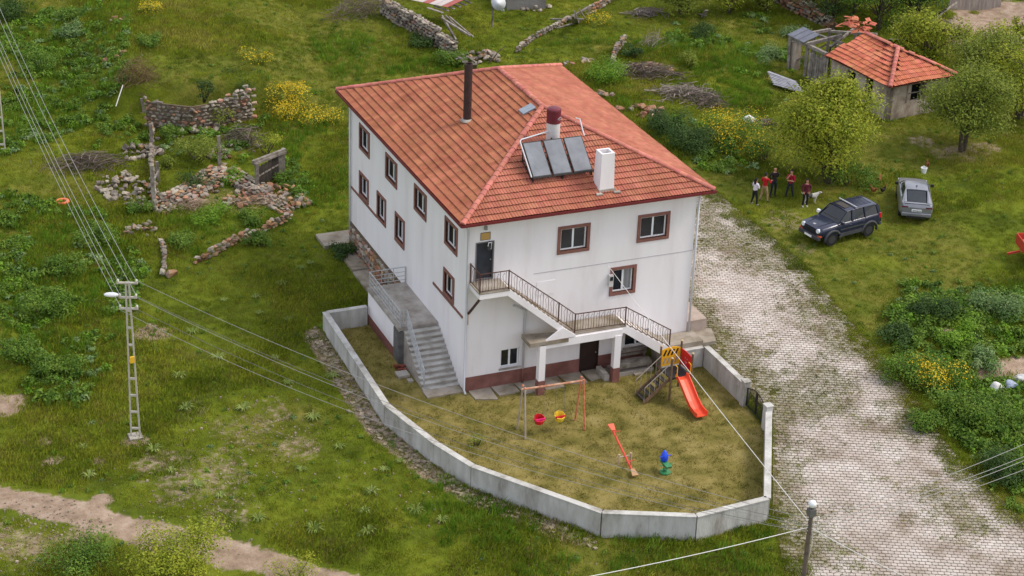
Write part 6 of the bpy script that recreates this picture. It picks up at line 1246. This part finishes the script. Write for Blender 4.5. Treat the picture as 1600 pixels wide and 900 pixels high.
def scatter(name, coll, nvar, P, sc, label, cat, tilt=.15):
    n = len(P); me = bpy.data.meshes.new(name); me.vertices.add(n); me.vertices.foreach_set('co', np.asarray(P, np.float32).ravel())
    rot = np.stack([rng.normal(0, tilt, n), rng.normal(0, tilt, n), rng.uniform(0, 6.283, n)], 1).astype(np.float32)
    a = me.attributes.new('rot', 'FLOAT_VECTOR', 'POINT'); a.data.foreach_set('vector', rot.ravel()); a = me.attributes.new('sc', 'FLOAT', 'POINT'); a.data.foreach_set('value', np.asarray(sc, np.float32)); a = me.attributes.new('pi', 'INT', 'POINT'); a.data.foreach_set('value', rng.integers(0, nvar, n).astype(np.int32))
    o = bpy.data.objects.new(name, me); COL.objects.link(o); tag(o, label, cat, kind='stuff')
    ng = bpy.data.node_groups.new(name, 'GeometryNodeTree'); ng.interface.new_socket('Geometry', in_out='INPUT', socket_type='NodeSocketGeometry'); ng.interface.new_socket('Geometry', in_out='OUTPUT', socket_type='NodeSocketGeometry')
    N = ng.nodes; L = ng.links; gi = N.new('NodeGroupInput'); go = N.new('NodeGroupOutput'); ip = N.new('GeometryNodeInstanceOnPoints'); ci = N.new('GeometryNodeCollectionInfo'); ci.inputs['Collection'].default_value = coll; ci.inputs['Separate Children'].default_value = True; ci.inputs['Reset Children'].default_value = True
    def na(nm, t):
        x = N.new('GeometryNodeInputNamedAttribute'); x.data_type = t; x.inputs['Name'].default_value = nm; return x.outputs['Attribute']
    ip.inputs['Pick Instance'].default_value = True
    L.new(gi.outputs[0], ip.inputs['Points']); L.new(ci.outputs[0], ip.inputs['Instance']); L.new(na('pi', 'INT'), ip.inputs['Instance Index']); L.new(na('rot', 'FLOAT_VECTOR'), ip.inputs['Rotation']); L.new(na('sc', 'FLOAT'), ip.inputs['Scale']); L.new(ip.outputs[0], go.inputs[0])
    md = o.modifiers.new('scatter', 'NODES'); md.node_group = ng; return o
VIEW = [tuple(onplane(px, py, 0))[:2] for px, py in ((-60, -90), (1660, -90), (1680, 960), (-80, 960))]
vx = [p[0] for p in VIEW]; vy = [p[1] for p in VIEW]
def fill(density, poly=VIEW):
    xs = [p[0] for p in poly]; ys = [p[1] for p in poly]; A_ = (max(xs) - min(xs)) * (max(ys) - min(ys)); n = int(A_ * density); x = rng.uniform(min(xs), max(xs), n); y = rng.uniform(min(ys), max(ys), n); k = inpoly(x, y, poly); return x[k], y[k]
HOUSE = [(-2.1, -.1), (11.8, -.1), (11.8, 17.1), (-.9, 17.1), (-.9, 8.4), (-2.1, 8.4)]
def free(x, y, pave=True):
    k = ~inpoly(x, y, YARD) & ~inpoly(x, y, HOUSE)
    if pave: k &= ~inpoly(x, y, PAV)
    return k
dm_ = lambda x, y: np.maximum(gmask(DIRTS, x, y), 1 - sm(dpath(x, y, ROAD) + (fbm(x, y, 2.2, 21) - .5) * 1.4, 1.0, 1.5))
x, y = fill(25); k = free(x, y) | (inpoly(x, y, PAV) & (dpath(x, y, PAV[2:17]) < 2.2 * fbm(x, y, 1.6, 91) - .45)); x, y = x[k], y[k]; dd = dm_(x, y); k = rng.random(len(x)) > dd * 1.05; x, y, dd = x[k], y[k], dd[k]
tall = sm(fbm(x, y, 5, 61), .48, .68)
cg1 = protos('grass_protos', [tuft('tuft_a', GR, 16, .26, .13, .010, 1), tuft('tuft_b', GR, 20, .3, .16, .011, 2), tuft('tuft_c', GR, 14, .22, .11, .012, 3), tuft('tuft_d', GRD, 12, .25, .13, .009, 4), tuft('tuft_e', GR, 18, .28, .14, .012, 5, .9)])
short = np.where((x > 20) & (y < 20) & (y > 0), .8, 1.0)
scatter('meadow_grass', cg1, 5, np.stack([x, y, H(x, y)], 1), (.7 + .75 * tall + .25 * rng.random(len(x))) * short, 'short green meadow grass around the house', 'grass')
# lush tall grass patches
LUSH = [[(250, 330), (450, 335), (460, 350), (310, 400), (262, 425)], [(900, 100), (960, 115), (1010, 150), (990, 180), (950, 150)], [(400, 130), (540, 150), (545, 330), (470, 330), (430, 230)], [(0, 300), (160, 330), (230, 420), (180, 560), (120, 640), (0, 610)],
        [(640, 90), (730, 100), (700, 112), (520, 130), (480, 60), (560, 50)], [(930, 830), (1200, 815), (1210, 900), (800, 900), (780, 830)], [(1380, 480), (1600, 440), (1600, 700), (1540, 740), (1440, 620)], [(800, 70), (1200, 60), (1200, 180), (1120, 180), (960, 70)], [(0, 0), (200, 0), (200, 130), (0, 250)], [(600, 690), (720, 760), (900, 850), (700, 860), (560, 740)]]
LX = []; LYY = []
for pl_ in LUSH:
    wp = [tuple(G(*p))[:2] for p in pl_]; a, b = fill(7, wp); LX.append(a); LYY.append(b)
x = np.concatenate(LX); y = np.concatenate(LYY); k = free(x, y) & (rng.random(len(x)) < sm(fbm(x, y, 2.5, 71), .3, .6)) & (dm_(x, y) < .4); x, y = x[k], y[k]
cg2 = protos('lush_protos', [tuft('lush_a', GRT, 18, .25, .34, .014, 11), tuft('lush_b', GRT, 22, .3, .42, .015, 12, .7), tuft('lush_c', GRT, 16, .24, .3, .017, 13)])
scatter('tall_grass', cg2, 3, np.stack([x, y, H(x, y)], 1), rng.uniform(.6, 1.25, len(x)), 'lush tall grass in patches across the meadow', 'grass')
# broad-leaved weeds
WEED = LUSH[3:4] + [LUSH[6], LUSH[8], [(1160, 60), (1240, 50), (1255, 110), (1200, 140), (1150, 110)], [(1370, 560), (1440, 560), (1560, 740), (1600, 760), (1600, 840), (1520, 740)], [(1000, 185), (1110, 190), (1210, 250), (1150, 275), (1090, 265)], [(395, 190), (450, 210), (500, 310), (450, 325), (440, 270)], [(250, 190), (300, 205), (390, 200), (420, 180), (410, 260), (260, 250)], [(1400, 440), (1600, 440), (1600, 500), (1400, 500)], [(1040, 40), (1200, 20), (1200, 60), (1050, 80)], [(160, 180), (235, 190), (230, 240), (150, 240)]]
LX = []; LYY = []
for pl_ in WEED:
    wp = [tuple(G(*p))[:2] for p in pl_]; a, b = fill(4.2, wp); LX.append(a); LYY.append(b)
x = np.concatenate(LX); y = np.concatenate(LYY); k = free(x, y) & (rng.random(len(x)) < sm(fbm(x, y, 3, 81), .36, .58)) & (dm_(x, y) < .5); x, y = x[k], y[k]
cg3 = protos('weed_protos', [clump('weed_a', LG, 110, .42, .45, .13, 21), clump('weed_b', LG, 90, .36, .35, .15, 22), clump('weed_c', LG, 110, .42, .45, .12, 23), clump('weed_d', LB, 80, .35, .38, .13, 24), clump('weed_e', LP, 50, .36, .28, .17, 25)])
scatter('weed_thicket', cg3, 5, np.stack([x, y, H(x, y)], 1), rng.uniform(.6, 1.35, len(x)), 'dense leafy weeds growing in thickets', 'weeds')
# ragged grass creeping over the drive's edge, and the thick bank beside it
x, y = fill(60, PAV); e_ = dpath(x, y, PAV[2:17]); k = e_ < 2.6 * fbm(x, y, 1.3, 91) - .75; x, y = x[k], y[k]
scatter('verge_grass', cg1, 5, np.stack([x, y, H(x, y) + .04], 1), rng.uniform(.6, 1.1, len(x)), 'ragged grass creeping over the edge of the drive', 'grass')
x, y = fill(4.5, [tuple(G(*p))[:2] for p in [(1375, 500), (1420, 470), (1600, 450), (1640, 800), (1580, 770), (1500, 690), (1440, 600)]]); k = free(x, y) & (dm_(x, y) < .5); x, y = x[k], y[k]
scatter('roadside_thicket', cg3, 4, np.stack([x, y, H(x, y)], 1), rng.uniform(.8, 1.6, len(x)), 'thick bank of leafy weeds along the right of the drive', 'weeds')
# sparse small weeds everywhere
x, y = fill(.45); k = free(x, y) & (dm_(x, y) < .75); x, y = x[k], y[k]
scatter('scattered_weeds', cg3, 5, np.stack([x, y, H(x, y) - .02], 1), rng.uniform(.22, .6, len(x)), 'small leafy weeds dotted over the meadow', 'weeds')
# mown dry grass in the yard
x, y = fill(24, YARD); k = ~inpoly(x, y, HOUSE); x, y = x[k], y[k]
cg4 = protos('dry_protos', [tuft('dry_a', GRD, 14, .2, .07, .010, 31, .9), tuft('dry_b', GRD, 16, .24, .06, .011, 32, 1.2), tuft('dry_c', MOS, 16, .22, .07, .010, 33), tuft('dry_d', GRD, 14, .22, .08, .010, 34)])
scatter('yard_grass', cg4, 4, np.stack([x, y, yz(x, y)], 1), rng.uniform(.6, 1.2, len(x)), 'dry olive mown grass covering the playground yard', 'grass')
# moss and grass in the paver joints
x, y = fill(55, PAV); k = moss(x, y) + rng.normal(0, .05, len(x)) > .54; x, y = x[k], y[k]
cg5 = protos('joint_protos', [tuft('joint_a', MOS, 18, .2, .07, .012, 41, .9), tuft('joint_b', GR, 16, .2, .07, .011, 42, 1.0), tuft('joint_c', GRD, 14, .2, .06, .011, 43, 1.2)])
scatter('joint_grass', cg5, 3, np.stack([x, y, H(x, y) + .045], 1), rng.uniform(.5, 1.1, len(x)), 'mossy dry grass growing between the drive pavers', 'grass')
# pale spiky rosettes on the lower left slope
def rosette(seed):
    rs = np.random.default_rng(seed); V = []
    for i in range(22):
        a = i * 2.4 + rs.uniform(-.3, .3); l_ = rs.uniform(.3, .52); d = np.array([math.cos(a), math.sin(a), 0]); s = np.array([-math.sin(a), math.cos(a), 0]) * .028; m_ = d * l_ * .55 + np.array([0, 0, l_ * .5]); e = d * l_ + np.array([0, 0, l_ * rs.uniform(.1, .5)]); b = np.zeros(3)
        V += [b - s * .6, b + s * .6, m_ + s, m_ - s, m_ - s, m_ + s, e + s * .1, e - s * .1]
    return quadmesh('leaf_rosette', V, leafmat('rosette', [(104, 124, 54), (128, 144, 72), (150, 162, 92)]))
RO = [rosette(i) for i in range(4)]
for i, (px, py) in enumerate([(280, 590 // 1), (268, 737), (310, 760), (345, 776), (404, 812), (240, 705), (290, 640), (340, 560), (400, 465), (405, 490), (450, 500), (485, 412), (470, 420), (350, 470), (600, 735), (625, 722), (580, 770), (570, 800), (490, 655), (470, 735), (530, 700), (450, 600), (520, 590), (430, 560), (130, 700), (140, 745), (490, 830), (575, 832), (650, 800), (690, 815), (380, 640), (300, 520), (440, 445)]):
    p = G(px, py); inst('spiky_weed', RO[i % 4], None, p, (0, 0, i * 1.3), random.uniform(.6, 1.1), label='pale green spiky rosette weed on the meadow slope left of the yard wall', cat='weed', group='spiky rosette weeds')
# --- bushes
def bush(px, py, r, h, n, mat, label, seed, size=.11, grp=None, flowers=None, stems=8, name='bush', shell=.4, nb=9):
    c = G(px, py); rs = random.Random(seed); t = thing(name, label, 'bush', tuple(c), 0, grp)
    blobs = [((rs.uniform(-.6, .6) * r, rs.uniform(-.6, .6) * r, h * rs.uniform(.2, .72)), r * rs.uniform(.28, .5), .9) for _ in range(nb)]
    o = bpy.data.objects.new('foliage', quadmesh('foliage', crown(n, blobs, size, seed, .6, shell), mat)); COL.objects.link(o); o.parent = t
    if flowers:
        f = bpy.data.objects.new('flowers', quadmesh('flowers', crown(flowers, [((b[0][0], b[0][1], b[0][2] + .06), b[1] * 1.08, .95) for b in blobs[::2] + blobs[1:4]], .075, seed + 5, .9, .85), LF)); COL.objects.link(f); f.parent = t
    w = MB()
    for b in blobs[:stems]: q = Vector(b[0]); w.tube([(q.x * .15, q.y * .15, -.1), (q.x * .6, q.y * .6, q.z * .5), tuple(q)], [.035, .025, .01], 5)
    w.build('stems', BARK, t, local=True); return t
g1 = 'bushes behind the house'; 
bush(1150, 225, 2.3, 2.0, 5200, LG, 'large green bush topped with yellow blossom right of the roof', 101, .1, g1, 2000)
bush(1090, 235, 2.2, 1.6, 4600, LD, 'dark green bush pressed against the right roof edge', 102, .11, g1)
bush(1040, 205, 1.8, 1.2, 3000, LD, 'low dark bush between roof edge and orange stones', 103, .11, g1)
bush(1195, 250, 1.5, 1.4, 2400, LG, 'green bush between yellow blossom bush and round tree', 104, .1, g1, 300)
bush(940, 128, 1.9, 1.0, 3600, LB, 'bright green bush at the back right roof corner', 105, .1, g1)
bush(310, 250, 1.7, 1.5, 3400, LO, 'round yellow green bush inside the ruin', 106, .1, 'bushes in the ruin')
bush(345, 195, 1.2, 1.6, 700, LO, 'thin yellow green sapling bush against the ruin back wall', 107, .1, 'bushes in the ruin', None, 9)
bush(415, 240, 1.1, 1.6, 800, LY, 'sparse yellow green bush behind the plank gate', 108, .1, 'bushes in the ruin', None, 9)
bush(380, 140, 1.6, 1.1, 2600, LD, 'dark green bramble over the right end of the ruin back wall', 109, .1, 'bushes in the ruin')
bush(318, 158, .8, 1.6, 900, LD, 'dark ivy clump hanging on the middle of the ruin back wall', 110, .1, 'bushes in the ruin')
bush(440, 285, 1.1, .9, 1300, LG, 'green nettle clump right of the plank gate', 111, .11, 'bushes in the ruin')
bush(300, 292, 1.6, .6, 1500, LD, 'low dark ground ivy below the round ruin bush', 112, .1, 'bushes in the ruin')
for i, (px, py, r, fl, lb) in enumerate(((455, 180, 1.7, 1200, 'patch of yellow flowering mustard right of the ruin, lower'), (450, 155, 1.4, 900, 'patch of yellow flowering mustard right of the ruin, upper'), (500, 195, 1.6, 700, 'yellow flowering mustard patch nearest the house\'s back left corner'), (400, 95, 1.2, 350, 'faint yellow mustard patch on the slope above the ruin'), (232, 20, 1.0, 500, 'tall yellow flowering mustard clump at the top left'), (935, 38, 1.1, 400, 'small yellow flower patch beside the fallen beams'))):
    bush(px, py, r, .7, 900, LO, lb, 120 + i, .09, 'yellow mustard patches', fl, 0, 'mustard_patch', .3)
bush(1462, 600, 1.6, 1.3, 3000, LG, 'green bush covered in yellow flowers beside the drive', 131, .1, 'bushes beside the drive', 1100)
for i, (px, py, r, h, mt, lb) in enumerate(((1420, 600, 1.7, 1.2, LG, 'leafy bush overhanging the drive left of the yellow flowers'), (1500, 655, 1.8, 1.3, LG, 'green bush below the yellow flowering one beside the drive'), (1560, 665, 1.9, 1.2, LG, 'bright leafy bush at the right edge below the rubbish bags'), (1400, 540, 1.4, .9, LD, 'dark bush at the upper end of the roadside thicket'), (1560, 745, 1.7, 1.1, LD, 'dark bush at the lower right edge beside the drive'), (1500, 540, 1.5, .9, LB, 'bright broad leaved clump in front of the bare soil'), (1460, 500, 1.5, .8, LD, 'dark weed mound above the roadside thicket'), (1560, 490, 1.8, .9, LP, 'pale green broad leaved mound at the right edge'), (1540, 575, 1.2, .7, LP, 'pale cabbage like clump left of the rubbish bags'), (1445, 665, 1.2, .9, LG, 'small bush at the foot of the roadside thicket'))):
    bush(px, py, r, h, int(1500 * r), mt, lb, 140 + i, .12, 'bushes beside the drive', None, 5)
for i, (px, py, r, h, mt, lb) in enumerate(((60, 110, 1.6, 1.1, LG, 'leafy bush under the cables, upper left'), (15, 30, 2.0, 1.2, LD, 'dark bush in the top left corner'), (105, 60, 1.3, .8, LP, 'pale weed clump right of the top left bush'), (95, 590, 1.3, 1.0, LG, 'round green bush left of the lamp pole'), (70, 490, 1.6, 1.0, LG, 'green weed mound at the left edge, middle'), (30, 560, 1.4, .9, LG, 'green weed mound above the bare patch at the left edge'), (110, 430, 1.4, .9, LG, 'green weed mound left of the lamp pole top'), (150, 380, 1.4, .8, LG, 'green weed mound below the brush heap'), (535, 400, .9, .7, LD, 'dark bush at the back left corner of the house'), (115, 30, 1.4, .8, LG, 'leafy mound in the top left weeds'), (240, 70, 1.2, .7, LG, 'leafy weed mound above the ruin'), (400, 385, 1.0, .5, LG, 'low leafy weeds above the orange terrace wall'))):
    bush(px, py, r, h, int(1300 * r), mt, lb, 160 + i, .12, 'weed mounds in the left meadow', None, 5)
for i, (px, py, r, h, mt, lb) in enumerate(((710, 100, 1.5, .8, LG, 'green weeds against the shed wall foot'), (660, 70, 1.6, .7, LD, 'dark weeds in the shade of the shed wall'), (1240, 60, 1.5, .6, LP, 'pale broad leaved patch left of the collapsed timber bay'), (1205, 95, 1.4, .5, LP, 'pale leafy patch beside the silvery boards'), (1105, 60, 1.3, .8, LD, 'dark shrub in the meadow, top centre right'), (985, 90, .9, .9, LD, 'dark ivy clump on the broken stone wall stub'), (1080, 105, .9, 1.1, LO, 'thin olive shrub above the branch tangle'))):
    bush(px, py, r, h, int(1200 * r), mt, lb, 180 + i, .12, 'shrubs in the upper meadow', None, 5)
bush(1330, 290, 1.9, 1.2, 3000, LG, 'low leafy undergrowth at the foot of the round tree', 195, .1, None)
bush(740, 703, .55, 1.0, 420, LO, 'small young shrub inside the yard by the curved wall', 196, .07, None, None, 9)
bush(285, 925, 2.5, 2.7, 9500, LY, 'yellow green bush at the bottom edge beside the dirt road', 197, .1, 'bushes at the bottom edge', None, 9, nb=14)
bush(460, 905, 1.5, 1.2, 1500, LY, 'thin yellow green bush at the bottom edge right of the road', 198, .08, 'bushes at the bottom edge')
bush(130, 890, 2.2, .7, 3000, LG, 'low green mound at the bottom left corner', 199, .1, 'bushes at the bottom edge', None, 0)
for i, (px, py, r, h, mt, lb) in enumerate(((275, 215, 1.0, .8, LG, 'weeds at the foot of the ruin back wall, left'), (260, 265, .9, .7, LO, 'yellowish weeds beside the ruin left posts'), (365, 285, 1.0, .6, LB, 'bright grass clump left of the plank gate'), (215, 330, 1.0, .6, LG, 'weeds growing over the outer stone heap'), (330, 345, 1.5, .5, LB, 'bright tall weeds on the plot below the ruin'), (400, 345, 1.2, .5, LG, 'green weeds on the plot below the plank gate'), (285, 385, 1.2, .6, LG, 'green weeds beside the short stone edging'))):
    bush(px, py, r, h, int(1300 * r), mt, lb, 210 + i, .1, 'weeds overgrowing the ruin', None, 4)
# --- trees
def tree(px, py, h, rx, n, mat, label, seed, size=.12, trunk=.2, c0=.3, grp=None, nb=22, shape='round', bare=.0, shell=.45, stems=1):
    c = G(px, py); rs = random.Random(seed); t = thing('tree', label, 'tree', tuple(c), 0, grp); blobs = []
    for i in range(nb):
        while True:
            a = Vector((rs.uniform(-1, 1), rs.uniform(-1, 1), rs.uniform(-1, 1)))
            if a.length < 1: break
        z = c0 * h + (h - c0 * h) * (a.z * .5 + .5); f = 1.0
        if shape == 'cone': q_ = a.z * .5 + .5; f = 1.15 - (.95 * (q_ - .3) / .7 if q_ > .3 else .35 * (.3 - q_) / .3)
        blobs.append(((a.x * rx * .72 * f, a.y * rx * .72 * f, min(z, h * .9)), rx * rs.uniform(.24, .4) * (.75 + .35 * f), .95))
    o = bpy.data.objects.new('crown', quadmesh('crown', crown(n, blobs, size, seed, .62, shell, .6), mat)); COL.objects.link(o); o.parent = t
    w = MB()
    for k in range(stems):
        a = 2 * math.pi * k / max(1, stems) + seed; s = .0 if stems == 1 else .35; w.tube([(s * .3 * math.cos(a), s * .3 * math.sin(a), -.2), (s * math.cos(a), s * math.sin(a), c0 * h), (s * 1.4 * math.cos(a), s * 1.4 * math.sin(a), h * .8)], [trunk, trunk * .75, trunk * .2], 8)
    for b in blobs:
        q = Vector(b[0]); s = Vector((q.x * .1, q.y * .1, c0 * h * .9 + (q.z - c0 * h) * .35)); w.tube([s, s.lerp(q, .5) + Vector((0, 0, .12)), q, q + (q - s) * .2], [trunk * .4, trunk * .25, trunk * .12, .008], 5)
    for k in range(int(bare * 60)):
        b = rs.choice(blobs); q = Vector(b[0]); d = Vector((rs.gauss(0, 1), rs.gauss(0, 1), abs(rs.gauss(0, 1)))).normalized() * b[1] * 1.3; w.tube([q, q + d * .6, q + d + Vector((0, 0, .1))], [.025, .016, .006], 4)
    w.build('trunk', BARK, t, local=True); return t
tree(1295, 284, 6.2, 4.1, 34000, LY, 'rounded yellow green tree behind the group of people', 301, .15, .2, .12, None, 44, 'cone', .4, .5, 4)
tree(1503, 236, 4.7, 3.3, 21000, LO, 'spreading olive green tree beside the ruined house', 302, .13, .17, .24, None, 34, 'round', .3, .45, 2)
tg = 'trees behind the ruined house'
for i, (px, py, h, r, n, mt, lb) in enumerate(((1448, 112, 3.6, 3.2, 7000, LY, 'thin leaved tree directly behind the ruined tile roof'), (1530, 160, 4.2, 3.4, 7500, LO, 'sparse olive tree right of the ruined house, nearest the soil'), (1592, 185, 4.4, 3.4, 7500, LY, 'sparse yellow green tree at the right edge'), (1555, 120, 3.4, 2.8, 4600, LY, 'pale sapling tree in front of the ploughed plot'), (1592, 75, 2.6, 1.0, 900, LY, 'small bright sapling on the ploughed plot'))):
    tree(px, py, h, r, n, mt, lb, 310 + i, .16, .1, .25, tg, 18, 'round', .9, .35, 3)
tg = 'trees along the top edge'
for i, (px, py, h, r, n, mt, lb) in enumerate(((1295, 40, 4.2, 3.2, 7000, LD, 'dark leafy tree behind the rubble wall'), (1372, 46, 4.4, 3.4, 8000, LG, 'broad green tree behind the loose tile heap'), (1425, 38, 4.4, 3.2, 7000, LD, 'dark green tree left of the upright planks'), (1068, 22, 3, 3.0, 5200, LO, 'olive tree cut by the top edge, centre right'), (1140, 20, 3, 3.0, 5200, LY, 'yellow green tree cut by the top edge above the meadow'), (1192, 16, 3, 2.4, 4200, LO, 'olive tree at the top end of the rubble wall'), (1262, 14, 4, 2.8, 5200, LO, 'olive tree right of the rubble wall at the top edge'), (1335, 20, 5, 3.2, 6000, LD, 'dark tree furthest back behind the ruined house'))):
    tree(px, py, h, r, n, mt, lb, 330 + i, .14, .13, .08, tg, 18, 'round', .3, .4, 2)
